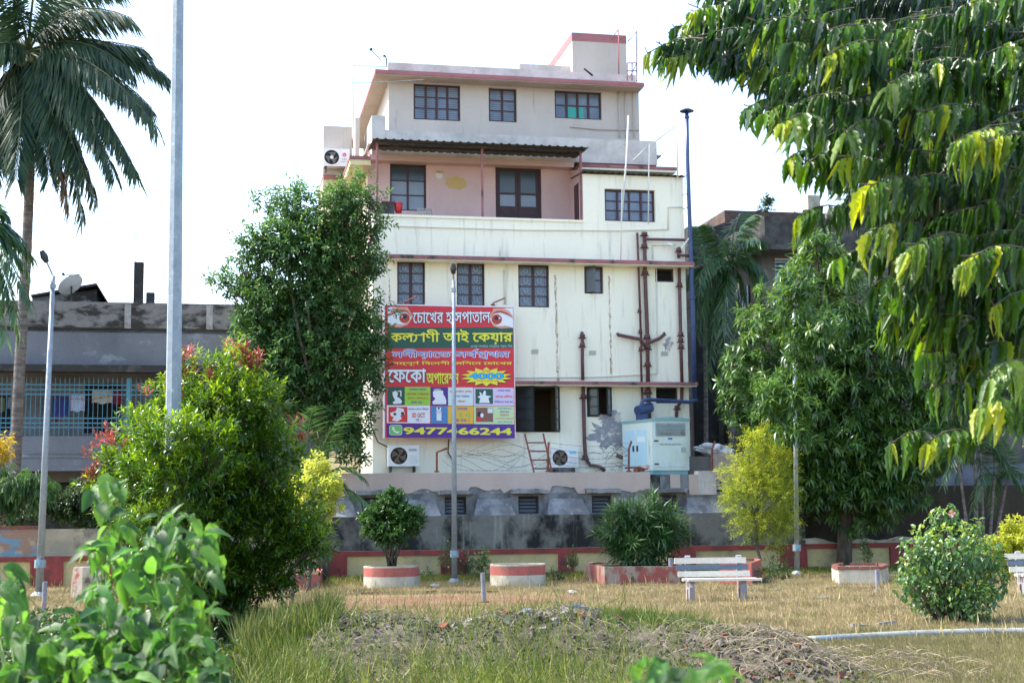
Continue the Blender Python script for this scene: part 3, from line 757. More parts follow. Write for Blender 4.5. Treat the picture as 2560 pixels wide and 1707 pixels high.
# ------------------------------------------------ drain pipes and conduits on the facade
def facade_pipe(pts, r, v=-.13, mm=MAROON, name='drain_pipe', collars=(), n=10):
    P = []
    for q_ in pts:
        vv = q_[2] if len(q_) > 2 else v
        a = B.uz(q_[0], q_[1], vv); P.append((a[0], vv, a[1]))
    q = MB(); q.tube(P, r, n)
    for (x, y) in collars:
        a = B.uz(x, y, v); q.tube([(a[0], v, a[1] - .05), (a[0], v, a[1] + .05)], r * 1.55, n); q.tube([(a[0] - r * 2.2, v + .02, a[1] - .06), (a[0] + r * 2.2, v + .02, a[1] - .06)], r * .4, 5)
    return q.build(name, mm, hb, True)
facade_pipe([(1593, 582), (1596, 660), (1603, 860)], .034, collars=[(1599, 776), (1601, 828)])
facade_pipe([(1603, 862), (1602, 875), (1604, 955)], .034, collars=[(1602, 872)])
facade_pipe([(1605, 962), (1607, 1040)], .036)
facade_pipe([(1611, 582), (1613, 700), (1619, 850), (1620, 955)], .058, collars=[(1611, 585), (1611, 615), (1613, 682), (1618, 842), (1619, 868), (1619, 910)])
facade_pipe([(1620, 965), (1624, 1060)], .058, collars=[(1620, 978)])
facade_pipe([(1612, 598), (1660, 599), (1712, 600)], .042, v=-.2, collars=[])
facade_pipe([(1619, 872), (1600, 848), (1545, 837), (1543, 832)], .052, v=-.16, name='branch_pipe')
facade_pipe([(1620, 858), (1650, 845), (1662, 835), (1658, 832)], .052, v=-.16, name='branch_pipe')
facade_pipe([(1697, 618), (1697, 645)], .05, collars=[(1697, 625)]); facade_pipe([(1697, 637), (1722, 640)], .045, v=-.2)
facade_pipe([(1698, 668), (1702, 860), (1705, 955)], .05, collars=[(1699, 712), (1702, 835), (1703, 866), (1702, 850)])
facade_pipe([(1705, 965), (1704, 1000), (1692, 1020), (1691, 1045)], .05, collars=[(1693, 1018)])
facade_pipe([(1455, 832, -.05), (1456, 838, -.14), (1456, 900), (1457, 950)], .05, collars=[(1456, 840), (1456, 862)])
facade_pipe([(1458, 965), (1461, 1100), (1464, 1145), (1475, 1162), (1500, 1167), (1512, 1176)], .055, collars=[(1459, 990), (1463, 1142)])
facade_pipe([(1542, 1138), (1552, 1142), (1572, 1148)], .06, v=-.3)
# thin cream conduits
for pts in ([(1262, 675), (1263, 760)], [(1250, 615), (1250, 640)], [(980, 565), (1300, 575), (1550, 577), (1668, 574)], [(1555, 470, -.25), (1552, 655, -.25)],
            [(1270, 945), (1500, 942), (1643, 934), (1641, 660)], [(1632, 612), (1632, 648)], [(1632, 613), (1690, 613)], [(1670, 575), (1670, 518), (1706, 518)]):
    facade_pipe(pts, .017 if pts[0][0] != 1262 else .035, v=-.03, mm=CONDUIT, name='conduit', n=6)
# white plastic pipes on the right that rise above the parapet and the roof
WP = flat('white_plastic_pipe', (.62, .64, .64), .5)
facade_pipe([(1571, 290), (1566, 400), (1553, 560)], .026, v=-.2, mm=WP, name='white_pipe', n=6)
facade_pipe([(1584, 401, -.1), (1622, 360, -.2), (1621, 560, -.2)], .022, v=-.2, mm=WP, name='white_pipe', n=6)
facade_pipe([(1640, 352, .2), (1694, 312, -.1), (1694, 445, -.1)], .026, v=-.1, mm=WP, name='white_pipe', n=6)
facade_pipe([(1425, 317, VT - .04), (1500, 324, VT - .04), (1598, 325, VT - .04)], .02, v=VT - .04, mm=BEIGE, name='conduit', n=6)
for x in (1547, 1563, 1583): facade_pipe([(x, 228, VT - .05), (x + 2, 345, VT - .05)], .022, v=VT - .05, mm=BEIGE, name='conduit', n=6)
facade_pipe([(1530, 96, 2.6), (1546, 74, 2.4), (1547, 198, 2.4)], .02, v=2.4, mm=PINKTOP, name='roof_pipe', n=6)
facade_pipe([(1570, 104, 2.6), (1592, 79, 2.4), (1592, 205, 2.4)], .02, v=2.4, mm=PINKEDGE, name='roof_pipe', n=6)
facade_pipe([(1460, 172, 1.0), (1482, 190, 1.0)], .03, v=1.0, mm=SOOT, name='roof_pipe', n=6)
q = MB()
for y in (158, 178): a = B.uz(1568, y, 1.4); b_ = B.uz(1592, y, 1.4); q.tube([(a[0], 1.4, a[1]), (b_[0], 1.4, b_[1])], .02, 5)
for x in (1568, 1580, 1592): a = B.uz(x, 158, 1.4); b_ = B.uz(x, 202, 1.4); q.tube([(a[0], 1.4, a[1]), (b_[0], 1.4, b_[1])], .02, 5)
q.tube([(a[0], 1.4, a[1]), (a[0] - .25, 1.4, a[1] - .5)], .015, 5); q.build('roof_ladder_rail', PINKEDGE, hb)
# thin pipe frame standing up at the top left corner
q = MB()
def P(x, y, v): a = B.uz(x, y, v); return (a[0], v, a[1])
q.tube([P(970, 167, .9), P(882, 165, .9), P(882, 208, .9), P(885, 345, .9)], .014, 5); q.tube([P(882, 208, .9), P(940, 207, .9), P(1060, 200, .9)], .012, 5)
q.build('roof_wire_frame', GALV, hb)
q = MB(); q.tube([P(967, 165, 1.0), P(966, 148, 1.0), P(963, 140, 1.0)], .02, 5); q.tube([P(963, 140, 1), P(958, 141, 1)], .035, 6); q.tube([P(952, 150, 1.4), P(932, 130, 1.4), P(926, 122, 1.4)], .014, 5); q.tube([P(926, 122, 1.4), P(929, 126, 1.4)], .05, 6)
q.build('roof_floodlight', SOOT, hb)
# small security camera under the right corner
q = MB(); q.tube([P(1670, 610, -.25), P(1679, 613, -.25)], .05, 8); q.tube([P(1679, 613, -.25), P(1692, 622, -.1)], .02, 6); q.tube([P(1703, 622, -.2), P(1722, 596, -.3)], .02, 6)
q.build('security_camera', WHITEP, hb)
# ================================================================ walls in front of the building
W = B                                                # same directions as the building
VW, VP = -2.7, -2.0                                  # boundary wall face, podium face
def wr(x0, y0, x1, y1, v): return B.rect(x0, y0, x1, y1, v)
zw = B.uz(1280, 1371, VW)[1]
bw = thing('boundary_wall', 'long low boundary wall with red frames round yellow panels behind the planters', 'wall', B.w(0, VW, 0), PHI)
uL = B.uz(-400, 1400, VW)[0]; uR_ = B.uz(2900, 1400, VW)[0]
q = MB(); q.box(uL, uR_, .06, .28, 0, zw - .002); q.build('wall_core', YELLOWW, bw)
# red frames round the panels: (left, right) picture x of every panel
panels = [(-120, 82), (152, 250), (300, 560), (590, 800), (862, 1108), (1163, 1402), (1430, 1685), (1735, 1958), (2014, 2232), (2262, 2480), (2520, 2760)]
prev = uL
for (x0, x1) in panels:
    a = B.uz(x0, 1410, VW)[0]; b_ = B.uz(x1, 1410, VW)[0]
    q = MB(); q.box(prev, a, 0, .058, 0, zw); q.build('pilaster', REDW, bw); prev = b_
    q = MB(); q.box(a, b_, 0.002, .058, zw - .13, zw - .002); q.build('top_rail', REDW, bw)
    q = MB(); q.box(a + .001, a + .06, -.012, .056, .03, zw - .13); q.box(b_ - .06, b_ - .001, -.012, .056, .03, zw - .13); q.build('panel_border', REDW, bw)
q = MB(); q.box(prev, uR_, 0, .058, 0, zw); q.build('pilaster', REDW, bw)
# stained upper wall, sloped ledge, vents and pink band
zg = B.uz(1280, 1287, VP)[1]; zl = B.uz(1280, 1256, VP)[1]; zpk = B.uz(1280, 1232, VP)[1]; ztop = B.uz(1280, 1181, VP)[1]
uPL = B.uz(780, 1250, VP)[0]; uPR = B.uz(1625, 1210, VP)[0]; uGR = B.uz(1998, 1300, VP)[0]
pw = thing('podium_wall', 'stained grey and pink retaining wall with hooded vents in front of the hospital', 'wall', B.w(0, 0, 0), PHI)
q = MB(); q.box(uPL, uGR, VW + .30, VP + .3, zw - .25, zg); q.build('stained_base', DIRTYCONC, pw)
vents = [(905, 960), (1112, 1166), (1296, 1347), (1480, 1528), (1644, 1693)]
vv = [(B.uz(a, 1262, VP)[0], B.uz(b_, 1262, VP)[0]) for a, b_ in vents]
zv0 = zg + .03; zv1 = B.uz(1280, 1240, VP)[1]
q = MB(); holed_wall(q, uPL, uGR, zg, zpk, VP, [(a, b_, zv0, zv1) for a, b_ in vv], .3); q.quad([(uPL, VP, zg), (uPL, VP + 1.5, zg), (uPL, VP + 1.5, ztop), (uPL, VP, ztop)][::-1])
q.build('vent_wall', BLUECONC, pw)
# sloped ledge pieces between the vents
edges = [uPL] + [x for a, b_ in vv for x in (a - .16, b_ + .16)] + [uGR]
for i in range(0, len(edges), 2):
    a, b_ = edges[i], edges[i + 1]
    if b_ - a < .2: continue
    q = MB(); y0, y1 = VW + .30, VP - .002
    q.add([(a, y0, zg), (b_, y0, zg), (b_ - .12, y1, zl + .10), (a + .12, y1, zl + .10), (a, y1, zg), (b_, y1, zg)], [(0, 1, 2, 3), (0, 3, 4), (1, 5, 2), (4, 5, 1, 0), (3, 2, 5, 4)])
    q.build('sloped_ledge', GREYCONC, pw)
for a, b_ in vv:
    louvre((a, b_, zv0, zv1), VP, 4, flat('grey_blue_vent_slat', (.13, .15, .18), .6) if 'grey_blue_vent_slat' not in MATS else MATS['grey_blue_vent_slat'], SOOT, pw, 'vent')
    q = MB(); n = 7
    for i in range(n):
        x0 = a - .2 + (b_ - a + .4) * i / n; x1 = a - .2 + (b_ - a + .4) * (i + 1) / n; j = random.uniform(-.02, .02)
        q.box(x0, x1 - .001, VP - .34 + random.uniform(-.03, .02), VP - .001, zpk - .02 + j * .4, zpk + .09 + j)
    q.build('vent_hood', GREYCONC, pw)
# pink plaster band with a ragged lower edge
n = 90; pa = []; pb = []
uB0 = B.uz(905, 1200, VP - .03)[0]
for i in range(n + 1):
    u = uPL + (uPR - uPL) * i / n
    d = .05 * math.sin(i * .5) + .05 * math.sin(i * .23 + 1) + random.uniform(-.03, .03)
    if 40 < i < 50 or 62 < i < 70: d += .14
    pa.append((u, VP - .03, min(zpk + .02 + max(d, -.05), ztop - .1))); pb.append((u, VP - .03, ztop))
v_ = pa + pb + [(p[0], VP, p[2]) for p in pa] + [(p[0], VP + .18, ztop) for p in pb]
K = n + 1
q = MB(); q.add(v_, [(i, i + 1, K + i + 1, K + i) for i in range(n)] + [(2 * K + i, 2 * K + i + 1, i + 1, i) for i in range(n)] + [(K + i, K + i + 1, 3 * K + i + 1, 3 * K + i) for i in range(n)])
q.quad([(uPR, VP - .03, zpk), (uPR, VP + .18, zpk), (uPR, VP + .18, ztop), (uPR, VP - .03, ztop)])
q.build('pink_band', PODPINK, pw)
q = MB(); q.box(uPL, uPR, VP + .01, VP + .175, zpk, ztop - .02); q.build('band_core', GREYCONC, pw)
# podium deck on which the machines stand
q = MB(); q.box(uPL, uGR + 3, VP + .18, 2.0, ztop - .35, ztop - .30); q.build('deck', GREYCONC, pw)
# right, generator base: patchy blue and beige plaster blocks
gx = [1625, 1650, 1675, 1700, 1722, 1745, 1790]
cols_ = [DIRTYCONC, BLUECONC, PODPINK, BLUECONC, PODPINK, GREYPAR]
zgb = B.uz(1680, 1186, VP)[1]
for i in range(6):
    a = B.uz(gx[i], 1210, VP)[0]; b_ = B.uz(gx[i + 1], 1210, VP)[0]
    q = MB(); q.box(a, b_ - .004, VP - .02 - .012 * (i % 3), VP + .3, zpk + .03 - (.12 if i > 3 else 0), zgb + (0.1 if i == 5 else 0)); q.build('patched_block', cols_[i], pw)
a = B.uz(1790, 1210, VP)[0]; b_ = B.uz(1880, 1210, VP)[0]
q = MB(); q.box(a, b_, VP - .03, VP + .3, zpk + .05, zgb + .06); q.build('patched_block', mat('beige_black_mottled_plaster', (.42, .36, .30), (.07, .07, .065), 2.2, lo=.5, hi=.56, rough=.95, bump=.3), pw)
# beige low wall and tank behind, right of the generator
a = B.uz(1722, 1150, VP + 1.2)[0]; b_ = B.uz(2010, 1150, VP + 1.2)[0]; z1 = B.uz(1780, 1140, VP + 1.2)[1]
q = MB(); q.box(a, b_, VP + 1.2, VP + 1.4, ztop - .3, z1); q.build('yard_wall', mat('grey_beige_yard_plaster', (.26, .24, .22), (.19, .18, .17), 1.5, rough=.95), pw)
a = B.uz(1792, 1150, VP + .7)[0]; b_ = B.uz(1900, 1150, VP + .7)[0]; z1 = B.uz(1820, 1133, VP + .7)[1]
q = MB(); q.box(a, b_, VP + .7, VP + 1.1, ztop - .3, z1); q.build('yard_wall', PODPINK, pw)

# dark mossy wall on the right behind the panels, plastered rim
dw = thing('mossy_back_wall', 'black mossy wall behind the red and yellow boundary wall at right', 'wall', B.w(0, 0, 0), PHI)
zdk = B.uz(2200, 1215, VP)[1]
q = MB(); q.box(uGR, uR_ + 4, VP - .1, VP + .15, 0, zdk); q.build('wall_body', DARKWALL, dw)
q = MB(); n = 60
a = B.uz(2012, 1350, VW + .07)[0]; b_ = B.uz(2500, 1350, VW + .07)[0]
top = [(a + (b_ - a) * i / n, zw + .07 + .05 * math.sin(i * .45) + .04 * math.sin(i * .21 + 2) + random.uniform(-.015, .02)) for i in range(n + 1)]
vs = [(u, VW + .03, zw + .001) for u, z in top] + [(u, VW + .03, z) for u, z in top] + [(u, VW + .3, z + .02) for u, z in top]
K = n + 1
q.add(vs, [(i, i + 1, K + i + 1, K + i) for i in range(n)] + [(K + i, K + i + 1, 2 * K + i + 1, 2 * K + i) for i in range(n)])
q.build('crumbling_rim', PLANTW, dw)
# left: plain plaster wall above the red frames with faded blue and brown paint
lw = thing('garden_wall', 'cream and faded blue painted wall behind the left lamp post', 'wall', B.w(0, 0, 0), PHI)
a = B.uz(-400, 1350, VW + .32)[0]; b_ = B.uz(800, 1350, VW + .32)[0]; zlw = B.uz(120, 1322, VW + .32)[1]
q = MB(); q.box(a, b_, VW + .32, VW + .5, 0, zlw); q.build('wall_body', mat('cream_mossy_wall', (.34, .31, .22), (.25, .235, .18), 1.3, lo=.4, hi=.6, c3=(.12, .12, .10), scale3=2, lo3=.52, hi3=.66, rough=.95, bump=.3), lw)
c0 = B.uz(103, 1350, VW + .31)[0]
q = MB(); q.box(a, c0, VW + .305, VW + .318, zw, zlw); q.build('painted_patch', mat('faded_mural_paint', (.26, .17, .12), (.13, .24, .33), 1.6, (1, 1, 3), .50, .56, (.33, .27, .20), 2.6, lo3=.55, hi3=.62, rough=.95), lw)
q = MB(); q.box(a, c0 + .02, VW + .29, VW + .52, zlw, zlw + .09); q.build('brick_coping', BRICK, lw)

# ================================================================ billboard
VBB = -.56
x0, x1, z0, z1 = B.rect(962, 764, 1285, 1095, VBB)
z0 = B.uz(1120, 1094, VBB)[1]; z1 = B.uz(1120, 766, VBB)[1]
BW, BH = x1 - x0, z1 - z0
bb = fthing(B, 'billboard', 'large red, green and purple eye hospital billboard with Bengali lettering and phone number', 'billboard', x0, VBB, z0)
RED = flat('print_red', (.60, .03, .045), .5); PGREEN = flat('print_dark_green', (.02, .09, .065), .5); PPURPLE = flat('print_purple', (.075, .025, .25), .5)
PWHITE = flat('print_white', (.72, .76, .80), .5); PYEL = flat('print_yellow', (.75, .72, .05), .5); PBLUE = flat('print_blue', (.03, .13, .36), .5)
PSKY = flat('print_sky_blue', (.02, .42, .85), .5); PDK = flat('print_dark', (.02, .02, .04), .5); PLIME = flat('print_lime', (.30, .58, .05), .5)
PLIL = flat('print_lilac', (.62, .55, .75), .5); PMINT = flat('print_mint', (.50, .68, .38), .5); PORA = flat('print_orange', (.72, .45, .05), .5)
PSKIN = flat('print_skin', (.68, .34, .25), .5); PIRIS = flat('print_iris', (.42, .06, .035), .5); PMED = flat('print_mid_blue', (.07, .22, .48), .5)
PRUST = flat('print_brown', (.22, .10, .08), .5); PLG = flat('print_light_green', (.16, .50, .12), .5); PGRY = flat('print_grey_green', (.35, .48, .42), .5); PLIGHT = flat('print_pale_blue_white', (.60, .72, .72), .5); PVIO = flat('print_violet', (.10, .06, .40), .5)
q = MB(); q.box(0, BW, -.03, 0, 0, BH); q.build('printed_sheet', RED, bb)
q = MB(); q.box(-.05, 0, -.035, .05, -.02, BH + .03); q.box(BW, BW + .02, -.032, .05, 0, BH); q.box(0, BW, -.032, .05, BH, BH + .035); q.build('white_edge', PWHITE, bb)
q = MB()
for u in (.03, BW * .5, BW - .06): q.box(u, u + .05, .01, -VBB - .001, BH - .15, BH - .1); q.box(u, u + .05, .01, -VBB - .001, .1, .15)
q.box(-.03, .02, .0, .30, 0, BH - .02)
q.build('support_iron', RUST, bb)
for fx in (.16, .84):
    q = MB(); q.tube([(BW * fx, 0, BH + .05), (BW * fx, -.02, BH + .12), (BW * fx + .28, -.3, BH + .22)], .02, 6); q.box(BW * fx - .06, BW * fx + .06, -.03, .03, BH + .02, BH + .09); q.build('lamp_arm', REDIRON, bb)
def bp(X, Y):
    """crop coordinates of the sheet -> local u, z"""
    fx = (X - 85) / 1415; yt = 50 + 35 * fx; yb = 1505 - 12 * fx
    return BW * fx, BH * (yb - Y) / (yb - yt)
_lay = [0]
def poly(pts, mm, name='print_area', lay=1):
    P_ = [bp(*p) for p in pts]
    return mesh_obj(name, [(a, -.03 - .0025 * lay, b_) for a, b_ in P_], [tuple(range(len(P_)))[::-1]], mm, bb)
def pbox(X0, Y0, X1, Y1, mm, lay=1, name='print_area'):
    return poly([(X0, Y0), (X1, Y0), (X1, Y1), (X0, Y1)], mm, name, lay)
def pell(cx, cy, rx, ry, mm, lay, n=28, name='print_area'):
    return poly([(cx + rx * math.cos(2 * math.pi * k / n), cy + ry * math.sin(2 * math.pi * k / n)) for k in range(n)], mm, name, lay)

# lettering: glyph outlines of Blender's own built-in typefaces, filled by winding number
SHP = {}
def glyph_polys(text):
    if text in SHP: return SHP[text]
    cu = bpy.data.curves.new('lettering', 'FONT'); cu.body = text; cu.size = 1; cu.fill_mode = 'NONE'; cu.resolution_u = 3
    ob = bpy.data.objects.new('lettering', cu); COL.objects.link(ob)
    dg = bpy.context.evaluated_depsgraph_get(); dg.update()
    me = ob.evaluated_get(dg).to_mesh()
    adj = {}
    for e in me.edges:
        a, b_ = e.vertices; adj.setdefault(a, []).append(b_); adj.setdefault(b_, []).append(a)
    co = [(v.co.x, v.co.y) for v in me.vertices]
    seen = set(); loops = []
    for e in me.edges:
        a, b_ = e.vertices
        if a in seen: continue
        lp = [a]; seen.add(a); cur, prv = b_, a
        while cur != a and cur not in seen:
            lp.append(cur); seen.add(cur)
            nx = [k for k in adj[cur] if k != prv]
            if not nx: break
            prv, cur = cur, nx[0]
        if len(lp) > 2: loops.append([co[k] for k in lp])
    bpy.data.objects.remove(ob); bpy.data.curves.remove(cu)
    SHP[text] = loops
    return loops
def area(p): return sum(p[i][0] * p[(i + 1) % len(p)][1] - p[(i + 1) % len(p)][0] * p[i][1] for i in range(len(p))) / 2
def lettering(text, X0, Y0, X1, Y1, mm, lay=3, bold=.0, strokes=(), name='lettering', parent=None, place=None, target=None):
    loops = [list(l) for l in glyph_polys(text)]
    if not loops: return
    signs = None
    big = max(loops, key=lambda l: abs(area(l))); s0 = 1 if area(big) > 0 else -1
    # the vertex order of evaluated outlines follows the font, so orientation tells ink from counter
    items = [(l, 1 if area(l) * s0 > 0 else -1) for l in loops]
    xs = [p[0] for l in loops for p in l]; ys = [p[1] for l in loops for p in l]
    a0, a1, b0, b1 = min(xs), max(xs), min(ys), max(ys)
    for st in strokes:
        pts = [(a0 + (a1 - a0) * x, b0 + (b1 - b0) * y) for x, y in st[0]]; hw = st[1] * (b1 - b0)
        for i in range(len(pts) - 1):
            (xa, ya), (xb, yb) = pts[i], pts[i + 1]; l = math.hypot(xb - xa, yb - ya) or 1; nx, ny = -(yb - ya) / l * hw, (xb - xa) / l * hw; ex, ey = (xb - xa) / l * hw * .6, (yb - ya) / l * hw * .6
            pl_ = [(xa - ex + nx, ya - ey + ny), (xa - ex - nx, ya - ey - ny), (xb + ex - nx, yb + ey - ny), (xb + ex + nx, yb + ey + ny)]
            items.append((pl_, 1))
    items = [((l if area(l) > 0 else l[::-1]), s_) for l, s_ in items]
    offs = [(0, 0)] if not bold else [(bold * math.cos(k * math.pi / 3), bold * math.sin(k * math.pi / 3)) for k in range(6)]
    V = []; Fs = []; sg = []
    for (ox, oy) in offs:
        for l, s_ in items:
            n0 = len(V); V += [Vector((p[0] + ox, p[1] + oy)) for p in l]
            Fs.append(list(range(n0, n0 + len(l)))); sg.append(s_)
    rj = random.Random(1)
    for attempt in range(8):
        W_ = V if attempt == 0 else [Vector((p.x + rj.uniform(-4e-4, 4e-4), p.y + rj.uniform(-4e-4, 4e-4))) for p in V]
        rv, re_, rf_, ov, oe, of = delaunay_2d_cdt(W_, [], Fs, 1, 1e-5, True)
        keep = [f for f, o_ in zip(rf_, of) if sum(sg[k] for k in o_) > 0]
        ar = sum(abs(area([(rv[k].x, rv[k].y) for k in f])) for f in keep)
        if ar < .62 * (a1 - a0) * (b1 - b0): break
    if place is None:
        place = lambda fx, fy: (lambda p: (p[0], -.03 - .0025 * lay, p[1]))(bp(X0 + (X1 - X0) * fx, Y1 + (Y0 - Y1) * fy))
    vs = [place((p.x - a0) / (a1 - a0), (p.y - b0) / (b1 - b0)) for p in rv]
    return mesh_obj(name, vs, [tuple(f) for f in keep], mm, parent or bb)
def otext(text, X0, Y0, X1, Y1, mm, edge, b_in=.012, b_out=.045, lay=3, strokes=(), name='lettering'):
    o = lettering(text, X0, Y0, X1, Y1, edge, lay, b_out, strokes, name)
    lettering(text, X0, Y0, X1, Y1, mm, lay + 1, b_in, strokes, name)

pbox(115, 300, 1492, 528, PGREEN)
# the two printed eyes
for fl in (False, True):
    fx = (lambda x: x) if not fl else (lambda x: 1610 - x + 0)
    dy = 0 if not fl else 20
    E = lambda pts: [(fx(x), y + dy) for x, y in pts]
    poly(E([(115, 72), (330, 74), (390, 180), (330, 270), (255, 296), (115, 290)]), PSKIN, 'eye_print', 1)
    poly(E([(115, 72), (215, 73), (150, 110), (118, 170)]), PWHITE, 'eye_print', 2)
    poly(E([(120, 185), (180, 135), (250, 112), (320, 125), (372, 190), (345, 240), (280, 268), (200, 262), (115, 290), (115, 205)]), PWHITE, 'eye_print', 2)
    pell(fx(298), 195 + dy, 58, 56, PIRIS, 3, name='eye_print'); pell(fx(302), 182 + dy, 22, 22, PDK, 4, name='eye_print'); pell(fx(268), 180 + dy, 10, 10, PWHITE, 5, name='eye_print')
    poly(E([(120, 180), (180, 125), (250, 98), (330, 115), (378, 190), (330, 132), (250, 118), (180, 145)]), PIRIS, 'eye_print', 5)
    for k in range(7): poly(E([(140 + k * 26, 165 - k * 9), (146 + k * 26, 163 - k * 9), (132 + k * 27, 140 - k * 9)]), PDK, 'eye_print', 5)
otext('েচােখর হাসপাতাল', 388, 125, 1238, 262, PWHITE, PDK, lay=4)
YP = [([(.212, .62), (.216, .40), (.207, .24), (.192, .17)], .030), ([(.155, .625), (.26, .625)], .028)]
# ya-phala as an own stroke: written with the ligature's shape after the consonant
otext('কল  াণী আই েকয়ার', 135, 322, 1482, 482, PYEL, PGREEN, b_in=.02, b_out=.045, lay=3, strokes=YP)
lettering('এন্ড েলজার েসন্টার প্রাঃ িলঃ', 1020, 488, 1482, 528, PGRY, 3, .012)
otext('নদীয়ােত সবপথম', 165, 540, 1450, 645, PVIO, PWHITE, b_in=.0, b_out=.05, lay=3, strokes=[([(.690, .78), (.722, .99)], .035), ([(.745, .22), (.80, .03)], .035)])
lettering('সম্পূণ িবেদশী েমিশেন েচােখর', 160, 668, 1475, 718, PYEL, 3, .014, strokes=[([(.200, .78), (.218, 1.0)], .03)])
otext('েফেকা', 118, 752, 525, 900, PWHITE, PDK, b_in=.022, b_out=.055, lay=3)
otext('অপােরশন', 535, 795, 885, 915, PYEL, PGREEN, b_in=.02, b_out=.045, lay=3)
# starburst
def star(cx, cy, rx, ry, k, mm, lay, dx=0, dy=0):
    pts = []
    for i in range(2 * k):
        a = math.pi * i / k - math.pi / 2; rr = 1 if i % 2 == 0 else .68
        pts.append((cx + dx + rx * rr * math.cos(a), cy + dy + ry * rr * math.sin(a)))
    return poly(pts, mm, 'starburst', lay)
star(1190, 838, 285, 105, 14, PDK, 2, 8, 8); star(1190, 838, 285, 105, 14, PYEL, 3)
otext('4000', 1005, 800, 1372, 862, PSKY, PDK, b_in=.03, b_out=.06, lay=4)
lettering('মাত্র', 1145, 768, 1235, 792, RED, 4, .01); lettering('টাকা েথেক শুরু', 1085, 872, 1330, 895, RED, 4, .01)
# six small fields with machine pictures
pbox(115, 950, 298, 1148, PGREEN, 2); pbox(298, 950, 574, 1148, PLIME, 2); pbox(578, 955, 768, 1150, PPURPLE, 2); pbox(768, 955, 1042, 1152, PLIGHT, 2); pbox(1048, 958, 1492, 1152, PLIL, 2); pbox(1068, 970, 1260, 1132, PGREEN, 3)
pbox(105, 1152, 570, 1345, PWHITE, 2); pbox(122, 1168, 326, 1335, RED, 3); pbox(578, 1158, 764, 1346, PMED, 2); pbox(764, 1158, 1042, 1348, PORA, 2); pbox(1048, 1158, 1492, 1350, PMINT, 2); pbox(1070, 1172, 1260, 1326, PRUST, 3)
mach = 'machine_print'
poly([(165, 1010), (200, 990), (225, 1020), (215, 1060), (245, 1075), (270, 1110), (255, 1135), (180, 1138), (165, 1120), (195, 1100), (170, 1050)], PWHITE, mach, 4)
poly([(222, 992), (262, 992), (262, 1055), (250, 1055), (250, 1002), (222, 1002)], PWHITE, mach, 4)
poly([(602, 1000), (640, 985), (712, 990), (715, 1030), (735, 1060), (748, 1100), (745, 1138), (600, 1138), (598, 1110), (630, 1080), (605, 1050)], PWHITE, mach, 4); pell(650, 980, 40, 12, PGRY, 5, name=mach)
poly([(1110, 1005), (1130, 1010), (1140, 1040), (1165, 985), (1185, 1000), (1180, 1040), (1245, 1050), (1210, 1070), (1225, 1122), (1105, 1122), (1120, 1075), (1090, 1058), (1120, 1040)], PWHITE, mach, 4)
poly([(140, 1235), (200, 1215), (215, 1175), (285, 1190), (298, 1250), (250, 1260), (265, 1300), (215, 1328), (160, 1315), (180, 1280), (150, 1270)], PWHITE, mach, 4); pell(190, 1248, 16, 14, PDK, 5, name=mach); pbox(258, 1225, 290, 1255, PDK, 5, mach)
pbox(640, 1172, 690, 1212, PWHITE, 4, mach); pbox(636, 1218, 698, 1232, PWHITE, 4, mach); poly([(640, 1236), (695, 1236), (692, 1316), (642, 1316)], PWHITE, mach, 4); pell(665, 1184, 12, 10, PDK, 5, name=mach)
pbox(1200, 1178, 1256, 1230, PLIGHT, 4, mach); pell(1110, 1245, 24, 30, PDK, 4, name=mach); pell(1137, 1255, 18, 24, PWHITE, 5, name=mach); poly([(1072, 1290), (1110, 1268), (1140, 1300), (1135, 1324), (1072, 1324)], RED, mach, 5)
sm = [('েলজার দ্বারা', 345, 968, 530, 996, PVIO), ('েচােখর েপছেনর', 315, 1015, 558, 1042, RED), ('ময়লা পিরষ্কার', 330, 1060, 552, 1088, RED), ('করা হয় ।', 365, 1106, 508, 1134, PVIO),
      ('ডায়ােবিটস রুগীর', 785, 985, 1028, 1015, RED), ('েচােখর পর্দার', 812, 1040, 1000, 1068, PVIO), ('পরীক্ষা ।', 870, 1092, 968, 1122, RED),
      ('েলজার দ্বারা', 1312, 978, 1455, 1005, PVIO), ('েচােখর েরিটনার', 1288, 1036, 1478, 1064, RED), ('িচিকৎসা করা হয়', 1278, 1094, 1480, 1124, PVIO),
      ('েচােখর পর্দার পরীক্ষা', 335, 1178, 555, 1206, PVIO), ('হয় ।', 415, 1300, 470, 1330, PVIO), ('েচােখর', 865, 1172, 978, 1200, PVIO), ('করা হয় ।', 800, 1298, 998, 1330, PVIO),
      ('কম্িপউটােরর', 1310, 1172, 1468, 1190, PVIO), ('েচােখর', 1335, 1208, 1438, 1226, PVIO), ('স্ক্যােন', 1335, 1242, 1438, 1264, RED), ('েচােখর িবদ্যা', 1288, 1280, 1488, 1298, RED), ('েরাগ িনর্ণয়', 1310, 1316, 1470, 1334, PVIO)]
for t, a, b_, c, d, mm in sm: lettering(t, a, b_, c, d, mm, 4, .014)
lettering('3D OCT', 375, 1235, 515, 1282, PRED2 if False else RED, 4, .03); lettering('U  S  G', 810, 1235, 1005, 1275, PLG, 4, .03)
